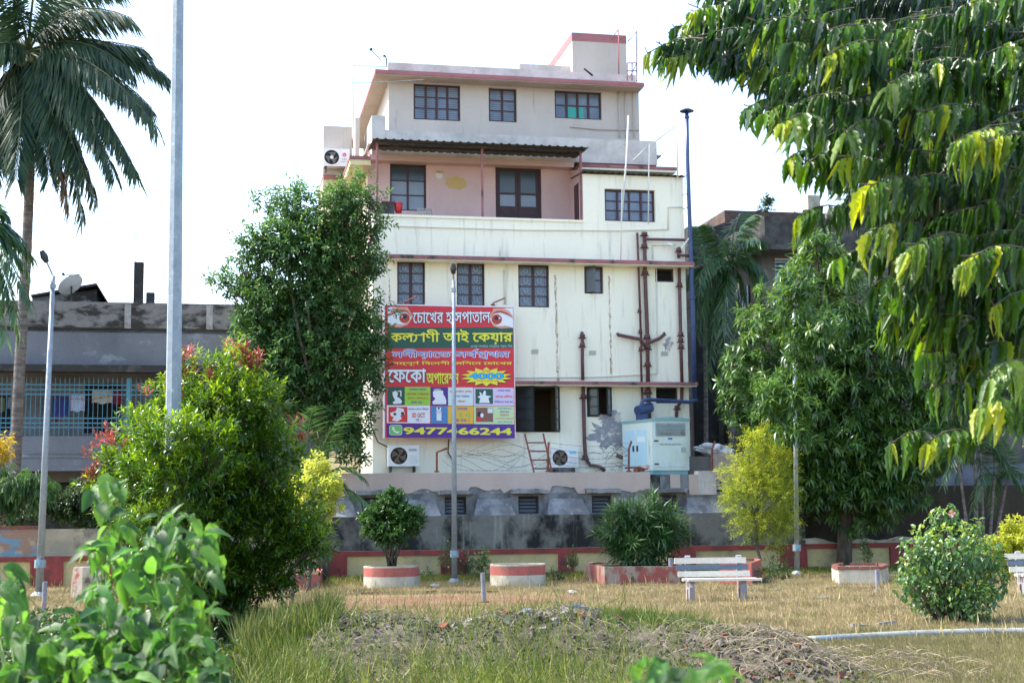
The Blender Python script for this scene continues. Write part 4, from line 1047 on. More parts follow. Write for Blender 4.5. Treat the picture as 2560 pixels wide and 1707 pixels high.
# purple strip, phone symbol and number
pbox(105, 1350, 1497, 1500, PPURPLE, 2)
def rrect(X0, Y0, X1, Y1, r, mm, lay):
    pts = []
    for cx, cy, a0 in ((X1 - r, Y0 + r, -90), (X1 - r, Y1 - r, 0), (X0 + r, Y1 - r, 90), (X0 + r, Y0 + r, 180)):
        for k in range(5): a = R(a0 + k * 22.5); pts.append((cx + r * math.cos(a), cy + r * math.sin(a)))
    return poly(pts, mm, 'phone_symbol', lay)
rrect(130, 1366, 270, 1476, 26, PLIGHT, 3); rrect(136, 1372, 264, 1470, 22, PLG, 4)
arc = [(160, 1392), (176, 1384), (190, 1402), (182, 1416), (212, 1438), (226, 1432), (240, 1446), (228, 1456), (205, 1454), (180, 1436), (162, 1412)]
poly(arc, PWHITE, 'phone_symbol', 5)
otext('9477466244', 290, 1392, 1458, 1462, PYEL, PPURPLE, b_in=.035, b_out=.05, lay=3)

# ================================================================ air conditioners
def ac_unit(fr, x0_, y0_, x1_, y1_, v, label, kind):
    a, b_, c, d = fr.rect(x0_, y0_, x1_, y1_, v)
    t = fthing(fr, 'air_conditioner', label, 'air conditioner', a, v, c, 'outdoor air conditioner units on the hospital')
    w_, h = b_ - a, d - c
    q = MB(); D_ = .30
    q.box(0, w_, .012, D_, 0, h)
    cx, cz, rr = w_ * (.34 if kind != 'round' else .31), h * .5, min(h * .41, w_ * .3)
    q.build('casing', WHITEP, t)
    n = 28; fr_ = []
    for k in range(n): an = 2 * math.pi * k / n; fr_.append((cx + rr * math.cos(an), cz + rr * math.sin(an)))
    # front plate with a real round opening
    outer = [(0, 0), (w_, 0), (w_, h), (0, h)]
    V = [Vector(p) for p in outer] + [Vector(p) for p in fr_]
    rv, _, rf2, _, _, of = delaunay_2d_cdt(V, [], [list(range(4)), list(range(4, 4 + n))], 1, 1e-5, True)
    fs = [tuple(f) for f, o_ in zip(rf2, of) if 1 not in o_]
    mesh_obj('front_plate', [(p.x, -.012, p.y) for p in rv], fs, WHITEP, t)
    q = MB(); q.tube([(cx, -.012, cz), (cx, .008, cz)], rr, n, cap=False); q.quad([(cx + x - cx, .011, z) for x, z in fr_]); q.build('fan_recess', ACDARK, t)
    bl = ACFAN if kind != 'round' else MATS.get('grey_fan_blade') or flat('grey_fan_blade', (.18, .17, .15), .6)
    for k in range(4 if kind != 'round' else 3):
        pts = []; nn = 4 if kind != 'round' else 3
        a0 = 2 * math.pi * k / nn + .4
        for j in range(7): t_ = j / 6; an = a0 + t_ * .5; pts.append((cx + rr * .93 * t_ * math.cos(an) + .0, -.002, cz + rr * .93 * t_ * math.sin(an)))
        for j in range(6, -1, -1): t_ = j / 6; an = a0 + (2 * math.pi / nn) * .9 * (.5 + .5 * t_) + .1; pts.append((cx + rr * .93 * t_ * math.cos(an), .006, cz + rr * .93 * t_ * math.sin(an)))
        mesh_obj('fan_blade', pts, [tuple(range(len(pts)))[::-1]], bl, t)
    o = MB().tube([(cx, -.02, cz), (cx, .005, cz)], rr * (.14 if kind != 'round' else .24), 14).build('fan_hub', bl if kind != 'round' else WHITEP, t)
    g = MB()
    for k in range(1, 6 if kind == 'round' else 4):
        r2 = rr * k / (6 if kind == 'round' else 4); pp = [(cx + r2 * math.cos(2 * math.pi * j / 20), -.018, cz + r2 * math.sin(2 * math.pi * j / 20)) for j in range(21)]
        g.tube(pp, .0022, 3, cap=False)
    g.build('fan_guard', ACDARK, t)
    q = MB()
    for k in range(8): q.box(w_ * .68, w_ * .95, -.018, -.0125, h * (.12 + .055 * k), h * (.13 + .055 * k))
    if kind != 'round': q.build('side_slot', MATS.get('slot_grey') or flat('slot_grey', (.45, .46, .46), .6), t)
    q = MB(); q.box(.06, .10, .02, -v if v < -.05 else .28, -.16, -.001); q.box(w_ - .14, w_ - .10, .02, -v if v < -.05 else .28, -.16, -.001); q.build('bracket', SOOT, t)
    return t, w_, h
PL = lambda w_, h, a, b_, c, d: (lambda fx, fy: (w_ * (a + (b_ - a) * fx), -.016, h * (c + (d - c) * fy)))
GREYL = flat('grey_badge', (.35, .38, .42), .5)
t, w_, h = ac_unit(B, 971, 1113, 1048, 1165, -.36, 'white air conditioner unit with brown fan under the billboard on the left', 'square')
q = MB(); q.box(w_ * .66, w_ * .92, -.017, -.0125, h * .72, h * .84); q.build('badge', GREYL, t)
t, w_, h = ac_unit(B, 1377, 1120, 1445, 1168, -.36, 'white air conditioner unit with brown fan between the ladder and the drain pipe', 'square')
q = MB(); q.box(w_ * .68, w_ * .94, -.017, -.0125, h * .70, h * .86); q.build('badge', MATS.get('cyan_badge') or flat('cyan_badge', (.25, .55, .70), .5), t)
q = MB(); q.box(.05, w_ - .1, -.03, .5, -.16, -.01); q.build('stand', DIRTYCONC, t)
t, w_, h = ac_unit(B, 809, 372, 874, 416, VA - .35, 'white air conditioner unit with round grille and pink logo high on the left annex', 'round')
PINKL = flat('logo_pink', (.62, .09, .25), .5)
q = MB(); q.tube([(w_ * .80, -.0125, h * .66), (w_ * .80, -.02, h * .66)], h * .11, 18); q.build('logo', PINKL, t)
lettering('L', 0, 0, 0, 0, WHITEP, 0, .03, parent=t, name='logo', place=lambda fx, fy: (w_ * .80 + h * (-.03 + .06 * fx), -.022, h * (.62 + .08 * fy)))
lettering('LG', 0, 0, 0, 0, GREYL, 0, .03, parent=t, place=PL(w_, h, .72, .88, .36, .47))
lettering('INVERTER', 0, 0, 0, 0, GREYL, 0, .02, parent=t, place=PL(w_, h, .68, .92, .24, .29))

# ================================================================ generator
DG = -1.55
ga, gb, gc, gd = B.rect(1631, 1046, 1722, 1178, DG)
gd = B.uz(1680, 1052, DG)[1]; gc = B.uz(1680, 1186, DG)[1]
gt = fthing(B, 'diesel_generator', 'pale aqua weathered generator cabinet with teal roof beside the cream wall', 'generator', ga, DG, gc)
gw, gh = gb - ga, gd - gc
# its left side is seen at a strong slant: the body is long, running back
def gloc(px, py, v):
    a = B.uz(px, py, v); return a[0] - ga, a[1] - gc
pu, pz = gloc(1568, 1062, -.45)
GL = 1.15
def skew(u, v, z):      # the cabinet stands turned a little against the facade
    return (u - v * .47, v, z)
def gbox(q, a0, a1, b0, b1, c0, c1, m=0):
    v = [skew(x, y, z) for z in (c0, c1) for y in (b0, b1) for x in (a0, a1)]
    q.add(v, [(0, 2, 3, 1), (4, 5, 7, 6), (0, 1, 5, 4), (2, 6, 7, 3), (0, 4, 6, 2), (1, 3, 7, 5)], m)
q = MB(); gbox(q, 0, gw, 0, GL, .12, gh); q.build('cabinet', GENW, gt)
q = MB(); gbox(q, .02, gw - .02, .03, GL - .03, 0, .118); q.build('base_frame', GENT, gt)
q = MB(); e = .03
vv_ = [skew(*p) for p in [(-e, -e, gh), (gw + e, -e, gh), (gw + e, GL, gh), (-e, GL, gh), (-e, -e, gh + .06), (gw / 2, -e, gh + .12), (gw + e, -e, gh + .06), (-e, GL, gh + .06), (gw / 2, GL, gh + .12), (gw + e, GL, gh + .06)]]
q.add(vv_, [(0, 1, 6, 5, 4), (3, 7, 8, 9, 2), (4, 5, 8, 7), (5, 6, 9, 8), (0, 4, 7, 3), (1, 2, 9, 6), (0, 3, 2, 1)])
q.build('roof', GENT, gt)
q = MB(); gbox(q, .1, gw - .1, -.004, -.0005, gh - .42, gh - .05); lv = q.build('louvre_recess', GENL, gt)
for k in range(9):
    q = MB(); z = gh - .41 + k * .04; q.add([skew(.1, -.03, z), skew(gw - .1, -.03, z), skew(gw - .1, -.006, z + .028), skew(.1, -.006, z + .028)], [(0, 1, 2, 3)]); q.build('louvre_slat', GENL, lv)
q = MB(); gbox(q, .07, gw - .07, -.012, -.0008, .22, gh - .46); q.build('front_door', GENW, gt)
q = MB(); gbox(q, gw * .42, gw * .54, -.016, -.0125, gh - .53, gh - .47); q.build('blue_badge', MED if False else PMED, gt)
lettering('KIRLOSKAR ELECTRIC', 0, 0, 0, 0, GREYCONC if False else PDK, 0, .01, parent=gt, place=lambda fx, fy: skew(gw * (.19 + .60 * fx), -.016, gh - .68 + .045 * fy))
for z in (.28, gh - .58):
    q = MB(); gbox(q, .04, .16, -.025, -.013, z, z + .04); q.build('hinge', SOOT, gt)
q = MB(); gbox(q, gw - .24, gw - .12, -.03, -.013, gh * .42, gh * .42 + .13); q.build('latch', GENL, gt)
# side with two light blue doors
def side(q, b0, b1, c0, c1, off=.012):
    v = [skew(x, y, z) for z in (c0, c1) for y in (b0, b1) for x in (-off, -.001)]
    q.add(v, [(0, 2, 3, 1), (4, 5, 7, 6), (0, 1, 5, 4), (2, 6, 7, 3), (0, 4, 6, 2), (1, 3, 7, 5)])
for b0, b1 in ((.22, .60), (.66, 1.05)):
    q = MB(); side(q, b0, b1, .26, gh - .22); q.build('side_door', GENB, gt)
    q = MB(); side(q, b0 + .02 if b0 > .5 else b1 - .07, b0 + .07 if b0 > .5 else b1 - .02, gh * .45, gh * .56, .03); q.build('door_handle', SOOT, gt)
    q = MB(); side(q, b0 + .0, b1, .21, .255, .02); q.build('rusty_sill', REDIRON, gt)
q = MB(); side(q, .26, .56, gh * .62, gh * .72, .016); q.build('printed_notice', PLIGHT, gt)
# chimney and silencer
ch = thing('exhaust_chimney', 'tall navy blue exhaust chimney with a conical cap beside the building', 'chimney', B.w(0, 0, 0), PHI)
VC = -.25
P = lambda x, y, v=VC: (B.uz(x, y, v)[0], v, B.uz(x, y, v)[1])
q = MB(); q.tube([P(1717, 280), P(1719, 400), P(1726, 600), P(1733, 820), P(1736, 997)], [.055, .058, .065, .072, .072], 14); q.build('flue', NAVY, ch, True)
q = MB(); a = P(1717, 278); q.lathe([(.0, .10), (.06, .085), (.22, .0), (.21, -.015), (0, .02)], 20, a); q.build('conical_cap', NAVY, ch)
q = MB(); q.tube([(a[0], a[1], a[2] - .22), (a[0], a[1], a[2] - .16)], .075, 12)
for y in (745, 815, 1000):
    b_ = P(1732 + (y - 820) * .02, y); q.tube([(b_[0], b_[1], b_[2] - .03), (b_[0], b_[1], b_[2] + .03)], .10, 12)
q.build('flange', NAVY, ch)
for y in (483, 518, 770, 905):
    q = MB(); b_ = P(1724, y); q.tube([(UR, 0, b_[2]), (b_[0], VC, b_[2])], .014, 5); q.build('wall_clamp', SOOT, ch)
# horizontal run down to the silencer standing on the generator
g1 = P(1736, 995); g2 = (P(1612, 1001, -.9)); 
q = MB(); q.tube([g1, (g1[0] - .03, VC, g1[2] - .09), (g1[0] - .15, VC - .03, g1[2] - .12), (g2[0] + .1, -.9, g2[2] + .03), (g2[0] - .06, -.9, g2[2] - .0), (g2[0] - .1, -.9, g2[2] - .12), (g2[0] - .1, -.9, g2[2] - .30)], .055, 12)
q.build('exhaust_run', NAVY, ch, True)
q = MB(); c0 = P(1594, 1027, -.95); c1 = P(1626, 1018, -.7)
q.tube([c0, c1], .145, 20); q.build('silencer', NAVY, ch, False)
q = MB(); q.box(c0[0] + .0, c0[0] + .28, -1.0, -.75, gc + gh + .02, c0[2] - .08); q.build('silencer_saddle', NAVY, ch)

# ================================================================ ladder, barbed wire, posts, plastic bundle
def pb(x, y, v): a = B.uz(x, y, v); return Vector((a[0], v, a[1]))
ld = thing('ladder', 'rusty red iron ladder leaning behind the podium wall left of an air conditioner', 'ladder', B.w(0, 0, 0), PHI)
VL = -1.4
l0, l1, r0_, r1_ = pb(1312, 1085, -.9), pb(1334, 1176, VL - .1), pb(1358, 1084, -.9), pb(1379, 1176, VL - .1)
for a, b_ in ((l0, l1), (r0_, r1_)):
    q = MB(); q.tube([a, b_ + (b_ - a) * .35], .028, 6); q.build('rail', REDIRON, ld)
for k in range(5):
    t = .24 + k * .235; q = MB(); q.tube([l0.lerp(l1, t), r0_.lerp(r1_, t)], .022, 6); q.build('rung', REDIRON, ld)
def cranked_post(x, y0_, y1_, y2_, dx, v, label):
    t = thing('fence_post', label, 'fence post', B.w(0, 0, 0), PHI, 'rusty angle posts on the podium wall')
    a, b_, c = pb(x, y0_, v), pb(x, y1_, v), pb(x + dx, y2_, v)
    q = MB(); q.tube([a, b_, c], .03, 4); q.build('post_bar', RUST, t)
    q = MB(); q.box(a.x - .06, a.x + .06, v - .06, v + .06, a.z - .01, a.z + .02); q.build('base_plate', RUST, t)
VF = VP + .08
for x, y0_, y1_, y2_, dx, l in ((1092, 1179, 1130, 1120, 26, 'bent rusty post on the wall left of the central lamp post'), (1370, 1178, 1125, 1105, 2, 'straight rusty post beside the ladder'),
                                (1572, 1178, 1122, 1102, 7, 'bent rusty post in front of the generator'), (1780, 1176, 1120, 1103, 8, 'bent rusty post in front of the white plastic bundle')):
    cranked_post(x, y0_, y1_, y2_, dx, VF, l)
WIRE = flat('dull_wire_steel', (.16, .15, .14), .6, .3)
bwire = thing('barbed_wire', 'tangled barbed wire sagging along the top of the pink wall', 'barbed wire', B.w(0, 0, 0), PHI)
for k in range(17):
    q = MB(); pts = []
    if k < 11:
        xa, xb = random.uniform(1092, 1180), random.uniform(1300, 1372); ya, yb = random.uniform(1118, 1165), random.uniform(1110, 1168); sag = random.uniform(-25, 45)
    else:
        xa, xb = 1372, 1574; ya = 1105 + (k - 11) * 13; yb = ya + random.uniform(-8, 8); sag = random.uniform(0, 16)
    n = 26
    for i in range(n + 1):
        t = i / n; pts.append(pb(xa + (xb - xa) * t, min(ya + (yb - ya) * t + sag * 4 * t * (1 - t) + 7 * math.sin(t * 9 + k) * (k < 11), 1176), VF + .12 * math.sin(t * 7 + k * 1.7) * (1 if k < 11 else .3)))
    q.tube(pts, .0045, 4, cap=False)
    for i in range(2, n, 2):
        p = pts[i]; d = Vector((random.uniform(-1, 1), random.uniform(-1, 1), random.uniform(-1, 1))).normalized() * .03; q.tube([p - d, p + d], .0035, 3, cap=False)
    q.build('wire_strand', WIRE, bwire)
# branches and debris heap right of the pipe
q = MB()
for k in range(26):
    a = pb(random.uniform(1500, 1565), random.uniform(1120, 1174), random.uniform(-1.2, -.3)); b_ = a + Vector((random.uniform(-.5, .5), random.uniform(-.2, .2), random.uniform(-.25, .3))); q.tube([a, (a + b_) / 2 + Vector((0, 0, .07)), b_], [.008, .006, .003], 4, cap=False)
o = q.build('dry_branches', BARK); o.location = B.w(0, 0, 0); o.rotation_euler = (0, 0, PHI); tag(o, 'tangle of dry twigs against the peeling wall left of the generator', 'twigs')
# crumpled plastic
def crumple(name, c, rx, ry, rz, mm, n=30, m_=16, amp=.22, seed=0):
    rs = random.Random(seed); ph = [rs.uniform(0, 6.28) for _ in range(8)]
    V = []; F = []
    for j in range(m_ + 1):
        th = math.pi * j / m_
        for i in range(n):
            f = 2 * math.pi * i / n; d = 1 + amp * (math.sin(3 * f + ph[0]) * math.sin(4 * th + ph[1]) + .7 * math.sin(7 * f + ph[2] + 3 * th) + .5 * math.sin(11 * f + ph[3]) * math.sin(9 * th + ph[4])) * math.sin(th)
            V.append((c[0] + rx * d * math.sin(th) * math.cos(f), c[1] + ry * d * math.sin(th) * math.sin(f), c[2] + rz * d * math.cos(th)))
    for j in range(m_):
        for i in range(n): a = j * n + i; b_ = j * n + (i + 1) % n; F.append((a, a + n, b_ + n, b_))
    return mesh_obj(name, V, F, mm, None, None, False)
a = B.uz(1786, 1124, VP + 1.25)
o = crumple('plastic_sheet_bundle', (0, 0, 0), .50, .28, .17, TARP, seed=3, amp=.3); o.location = B.w(a[0], VP + 1.25, a[1]); o.rotation_euler = (0, .12, PHI)
tag(o, 'crumpled white plastic sheeting heaped on the low wall right of the generator', 'plastic sheet')
# brick pieces at the generator foot
for k, (x, y) in enumerate(((1600, 1172), (1592, 1176), (1613, 1168))):
    q = MB(); q.box(-.12, .12, -.06, .06, -.05, .05); o = q.build('loose_brick', BRICK if k < 2 else PODPINK); c = B.uz(x, y, -1.75)
    o.location = B.w(c[0], -1.75, c[1]); o.rotation_euler = (.2, .15, PHI + k); tag(o, ['orange brick lying flat at the generator foot', 'second brick tilted at the generator foot by the rusty post', 'pale plastered brick under the generator doors'][k], 'brick')
# black cable from billboard to the left air conditioner
q = MB(); q.tube([pb(924, 1030, -.05), pb(930, 1070, -.07), pb(945, 1105, -.1), pb(971, 1118, -.2)], .02, 6); q.tube([pb(1122, 1098, -.05), pb(1120, 1130, -.06), pb(1140, 1165, -.08)], .018, 6)
q.build('cable', SOOT, hb)
# ================================================================ planters, bench, posts, pipes
def ring_planter(x0_, x1_, ytop, ybot, label, seed):
    xm = (x0_ + x1_) / 2; p = atz(xm, ybot); s = p.y / FPX; r = (x1_ - x0_) / 2 * s
    h = (ybot - ytop) * s * .93
    t = thing('round_planter', label, 'planter', (p.x, p.y + r, 0), seed, 'round concrete planters with a red band')
    MB().lathe([(r, 0), (r * 1.0, h * .52)], 44, wob=.012).build('white_base', PLANTW, t, True)
    MB().lathe([(r * 1.0, h * .52), (r * .995, h * .93)], 44, wob=.012).build('red_band', PLANTR, t, True)
    MB().lathe([(r * .995, h * .93), (r * 1.0, h), (r * .90, h), (r * .89, h - .12)], 44, wob=.012).build('rim', PLANTW, t)
    MB().lathe([(r * .89, h - .10), (0, h - .04)], 44, wob=.012).build('soil', SOIL, t)
    return Vector((p.x, p.y + r, h - .06))
pl1 = ring_planter(903, 1043, 1413, 1471, 'round white planter with red band holding the round green shrub', 1)
pl2 = ring_planter(1225, 1365, 1408, 1468, 'round white planter with red band standing empty right of the central lamp post', 2)
# irregular bed with the lady palm
def bed(pts, h, label, name, mm, wall=.14, rim=None):
    c = sum((Vector((p.x, p.y, 0)) for p in pts), Vector()) / len(pts)
    t = thing(name, label, 'planter', (c.x, c.y, 0))
    n = len(pts)
    for i in range(n):
        a = pts[i] - c; b_ = pts[(i + 1) % n] - c; a.z = b_.z = 0
        inn = lambda p: p * (1 - wall / max(p.length, .2))
        q = MB(); q.add([a, b_, inn(b_), inn(a), a + Vector((0, 0, h)), b_ + Vector((0, 0, h)), inn(b_) + Vector((0, 0, h)), inn(a) + Vector((0, 0, h))], [(0, 1, 5, 4), (1, 2, 6, 5), (2, 3, 7, 6), (3, 0, 4, 7), (4, 5, 6, 7)])
        q.build('side_wall', mm, t)
        if rim:
            k = int((b_ - a).length / .22); d = (b_ - a) / max(k, 1)
            for j in range(k):
                if random.random() < .25: continue
                br = MB(); br.box(0, d.length - .012, -.02, .10, 0, .07); o = br.build('brick', rim, t); o.location = a + d * j + Vector((0, 0, h)); o.rotation_euler = (0, 0, math.atan2(d.y, d.x) + random.uniform(-.04, .04))
    q = MB(); q.quad([(p.x - c.x, p.y - c.y, h - .05) for p in pts]); q.build('soil', SOIL, t)
    return Vector((c.x, c.y, h - .05))
def g(x, y): return atz(x, y)
bed1 = bed([g(1512, 1463), g(1700, 1461), g(1712, 1449), g(1690, 1445), g(1480, 1446), g(1462, 1451)], .42, 'low peeling red and white bed wall under the lady palm', 'plant_bed', BEDP)
bed2 = bed([g(2098, 1461), g(2205, 1461), g(2222, 1453), g(2200, 1448), g(2100, 1448), g(2080, 1455)], .33, 'broken cream planter with loose red bricks on its rim at right', 'brick_planter', PLANTW, rim=BRICK)
bed3 = bed([g(1800, 1462), g(1880, 1463), g(1905, 1450), g(1890, 1446), g(1800, 1447)], .50, 'broken red and cream planter corner behind the bench', 'corner_planter', PLANTR)
bed4 = bed([g(672, 1478), g(800, 1474), g(806, 1458), g(780, 1452), g(690, 1455)], .36, 'red and yellow planter half hidden by the big bush', 'bed_planter', PLANTR)
p = g(222, 1497); s = p.y / FPX
t = thing('round_planter', 'mossy cylindrical planter stump left of the big bush', 'planter', (p.x, p.y, 0)); 
MB().lathe([(.36, 0), (.35, .3), (.34, .66), (.26, .67), (.25, .6), (0, .6)], 26, wob=.03).build('stump_body', mat('mossy_white_red_stump', (.42, .36, .28), (.10, .10, .05), 2.5, (1, 1, .8), .46, .58, (.36, .10, .08), 2, lo3=.56, hi3=.62, rough=.95, bump=.4), t)
# grey pipe bollards
for i, (x, yt_, yb_, l) in enumerate(((1210, 1435, 1506, 'grey pipe bollard with a rusty foot in front of the empty planter'), (1679, 1397, 1459, 'grey pipe bollard left of the bench'),
                                     (2195, 1426, 1483, 'grey pipe bollard right of the bench before the brick planter'), (109, 1457, 1531, 'grey pipe bollard at the foot of the left lamp post'), (703, 1447, 1490, 'thin grey pipe bollard between the big bush and the round planter'))):
    p = g(x, yb_); s = p.y / FPX; h = (yb_ - yt_) * s; r = 5.6 * s
    t = thing('bollard', l, 'bollard', (p.x, p.y, 0), 0, 'grey pipe bollards on the lawn')
    o = MB().tube([(0, 0, 0), (.01 * (i - 2), 0, h)], r, 14, cap=False).build('pipe', PVC, t, True)
    MB().lathe([(r, h), (r * 1.08, h + .01), (r * .8, h + .012), (0, h - .01)], 14, (.01 * (i - 2), 0, 0)).build('pipe_cap', GREYCONC, t)
    if i in (0, 1): MB().lathe([(r * 2.2, 0), (r * 2.2, .03), (r, .035)], 14).build('base_flange', BRICK if i == 0 else GREYCONC, t)
# benches
def bench(px, py, label, rz):
    p = g(px, py); t = thing('park_bench', label, 'bench', (p.x, p.y, 0), rz, 'slatted park benches')
    t.scale = (.95, .95, .86)
    Lb = 1.40
    for sx in (.16, 1.16):
        q = MB(); sid = [(-.02, 0), (-.02, .40), (.03, .43), (.10, .34), (.13, 0)]
        prof_f = [(-.10, 0), (-.12, .30), (-.05, .42), (.30, .42), (.36, .86), (.38, .93), (.44, .95), (.49, .91), (.48, .84), (.40, .36), (.44, 0), (.27, 0), (.24, .24), (.10, .26), (.06, 0)]
        n = len(prof_f)
        q.add([(sx, y, z) for y, z in prof_f] + [(sx + .10, y, z) for y, z in prof_f], [(i, (i + 1) % n, n + (i + 1) % n, n + i) for i in range(n)] + [tuple(range(n - 1, -1, -1)), tuple(range(n, 2 * n))])
        q.build('side_frame', BENCHC, t)
    sl = [(.345, .50, .62, BENCHW), (.36, .645, .755, BENCHB), (.375, .78, .90, BENCHW)]
    for k, (y, z0_, z1_, mm) in enumerate(sl):
        q = MB(); x0 = .0 - .03 * k; q.add([(x0, y - .055, z0_), (x0 + Lb, y - .055, z0_), (x0 + Lb, y - .015, z0_), (x0, y - .015, z0_), (x0, y - .04, z1_), (x0 + Lb, y - .04, z1_), (x0 + Lb, y, z1_), (x0, y, z1_)],
              [(3, 2, 1, 0), (4, 5, 6, 7), (0, 1, 5, 4), (2, 3, 7, 6), (3, 0, 4, 7), (1, 2, 6, 5)]); q.build('backrest_slat', mm, t)
    for k, (y0_, y1_) in enumerate(((-.15, -.04), (-.02, .09), (.11, .22))):
        q = MB(); q.box(.06 + (k == 0) * .07, Lb + .08 + (k == 0) * .07, y0_, y1_, .425, .475); q.build('seat_slat', BENCHW, t)
    return t
bench(1702, 1503, 'cream and slate blue slatted bench facing away in the middle of the lawn', R(1))
bench(2538, 1490, 'second cream and slate blue bench cut off by the right edge of the picture', R(-4))
# white blue pipe on the ground
pts = [g(x, y) + Vector((0, 0, .045)) for x, y in ((2010, 1612), (2150, 1603), (2300, 1595), (2450, 1590), (2560, 1589), (2750, 1588))]
o = MB().tube(pts, .058, 14).build('ground_pipe', PIPEG, None, True); tag(o, 'long white and faded blue pipe lying across the grass at right', 'pipe')
# low brick edging lines of the old path
EDG = []
for k, (xa, ya, xb, yb) in enumerate(((862, 1487, 1255, 1481), (2060, 1472, 2330, 1470), (1890, 1478, 1960, 1474), (1950, 1498, 2120, 1496), (1060, 1483, 1190, 1479), (2130, 1567, 2260, 1563), (2380, 1558, 2580, 1552))):
    A = g(xa, ya); C_ = g(xb, yb); n = max(int((C_ - A).length / .30), 2)
    t = thing('brick_edging', ['long row of sunken kerb bricks beside the red path', 'row of kerb bricks at the foot of the brick planter', 'short stone row right of the bench back', 'broken pale kerb stones right of the bench', 'second kerb row behind the long one near the red path', 'kerb stones lying in the grass left of the ground pipe', 'pale kerb stones right of the leafy hibiscus bush'][k], 'kerb', A, 0, 'old kerb rows in the lawn')
    d = (C_ - A) / n
    for i in range(n):
        if random.random() < .18: continue
        q = MB(); q.box(0, .27, -.05, .05, -.02, random.uniform(.02, .06)); o = q.build('brick', BRICK if k in (0, 1, 4) else GREYCONC, t); o.location = d * i; o.rotation_euler = (random.uniform(-.1, .1), random.uniform(-.1, .1), math.atan2(d.y, d.x) + random.uniform(-.12, .12))

# ================================================================ lamp posts
def lamp_post(base, top, rb, rt_, label, head=None, oct_=False, sleeve=True):
    base = Vector(base); top = Vector(top); ax = (top - base)
    t = thing('lamp_post', label, 'lamp post', base, 0, None if oct_ else 'slim grey lamp posts along the wall')
    n = 8 if oct_ else 16
    MB().tube([Vector(), ax * .5, ax], [rb, (rb + rt_) / 2, rt_], n).build('pole', GALV, t, not oct_)
    if sleeve:
        s0, s1 = ax * .0, ax * (.34 / ax.length)
        MB().lathe([(rb * 2.4, 0), (rb * 2.4, .03), (rb * 1.15, .12)], 16).build('base_flange', GALV, t)
        z0_ = .62; u_ = ax.normalized()
        MB().tube([u_ * (z0_), u_ * (z0_ + .17)], rb * 1.5, 12).build('joint_collar', GALV, t)
        q = MB(); q.box(-.03, .05, -rb * 1.7, -rb * 1.45, z0_ + .05, z0_ + .12); q.build('blue_tape', MATS.get('tape_blue') or flat('tape_blue', (.10, .40, .58), .5), t)
    if head:
        e = ax + Vector(head)
        MB().tube([ax - Vector((0, 0, .05)), ax + Vector(head) * .2, e], .022, 7).build('lamp_arm', GALV, t)
        MB().tube([e - Vector(head).normalized() * .06, e + Vector(head).normalized() * .08, e + Vector(head).normalized() * .22], [.05, .085, .05], 10).build('lamp_head', SOOT, t)
        MB().tube([ax - Vector((0, 0, .28)), ax - Vector((0, 0, .18))], rt_ * 1.5, 10).build('clamp', GALV, t)
def post_px(xb, yb, xt, yt_, **k):
    b_ = g(xb, yb); top = at(xt, yt_, b_.y); lamp_post(b_, top, **k)
post_px(1136, 1457, 1134, 702, rb=.072, rt_=.040, label='slim grey lamp post standing in front of the billboard', head=(.0, -.12, .22))
post_px(97, 1492, 133, 690, rb=.082, rt_=.045, label='slim leaning grey lamp post at far left beside the palm trunk', head=(-.14, -.1, .34))
post_px(1993, 1437, 1984, 740, rb=.072, rt_=.040, label='slim grey lamp post rising through the mango tree at right', head=(.1, -.1, .3))
b_ = at(432, 1560, 16.6); b_.z = 0; tt_ = at(446, -60, 16.6)
b2 = at(428, 1500, 16.6); dirv = (tt_ - b2).normalized(); b0 = b2 - dirv * (b2.z / dirv.z)
lamp_post(b0, tt_ + dirv * 1.2, .105, .062, 'tall octagonal galvanised pole rising out of the big bush', None, True, False)

# ================================================================ left building
LBv = 6.5
lb = thing('verandah_building', 'low grey plastered building with a sky blue verandah grille on the left', 'building', B.w(0, 0, 0), PHI)
def lu(x, y, v=LBv): return B.uz(x, y, v)
uA = lu(-500, 900)[0]; uE = lu(960, 900)[0]
zP1 = lu(300, 757)[1]; zP0 = lu(300, 820)[1]; zF0 = lu(300, 915)[1]; zS = lu(300, 932)[1]; zG1 = lu(300, 944)[1]; zG0 = lu(300, 1090)[1]; zB0 = lu(300, 1176)[1]
q = MB(); q.box(uA, uE, LBv - .1, LBv + .15, zP0, zP1); q.build('brick_parapet', LEFTPAR, lb)
mat('pale_mortar_strip', (.30, .31, .32), (.2, .2, .2), 4, rough=.95)
for x in (320, 524, 60, 700):
    u = lu(x, 790)[0]; q = MB(); q.box(u - .10, u + .10, LBv - .115, LBv - .101, zP0 - .02, zP1 - .04); q.build('parapet_pier', MATS['pale_mortar_strip'], lb)
q = MB(); q.box(uA, uE, LBv, LBv + .2, zF0, zP0 - .001); q.build('fascia', LEFTCONC, lb)
q = MB(); q.box(uA, uE, LBv - .35, LBv + .2, zS, zF0 - .001); q.build('sunshade', SOOT, lb)
q = MB(); q.box(uA, uE, LBv + 1.6, LBv + 1.75, zB0 - .3, zP0 - .16); q.build('back_wall', mat('verandah_inner_wall', (.20, .21, .22), (.14, .15, .155), 1, rough=.9), lb)
q = MB(); q.box(uA, uE, LBv, LBv + 8, zP0 - .15, zP0 - .02); q.build('roof_slab', SOOT, lb)
q = MB(); q.box(uA, uE, LBv, LBv + .2, zB0, zG0); q.box(uA, uE, LBv + .21, LBv + 2.4, zB0 + .15, zB0 + .25)
q.build('verandah_parapet', LEFTCONC, lb)
for y in (1131, 1141): z = lu(300, y)[1]; q = MB(); q.box(uA, uE, LBv - .03, LBv - .001, z - .025, z + .02); q.build('moulding', LEFTCONC, lb)
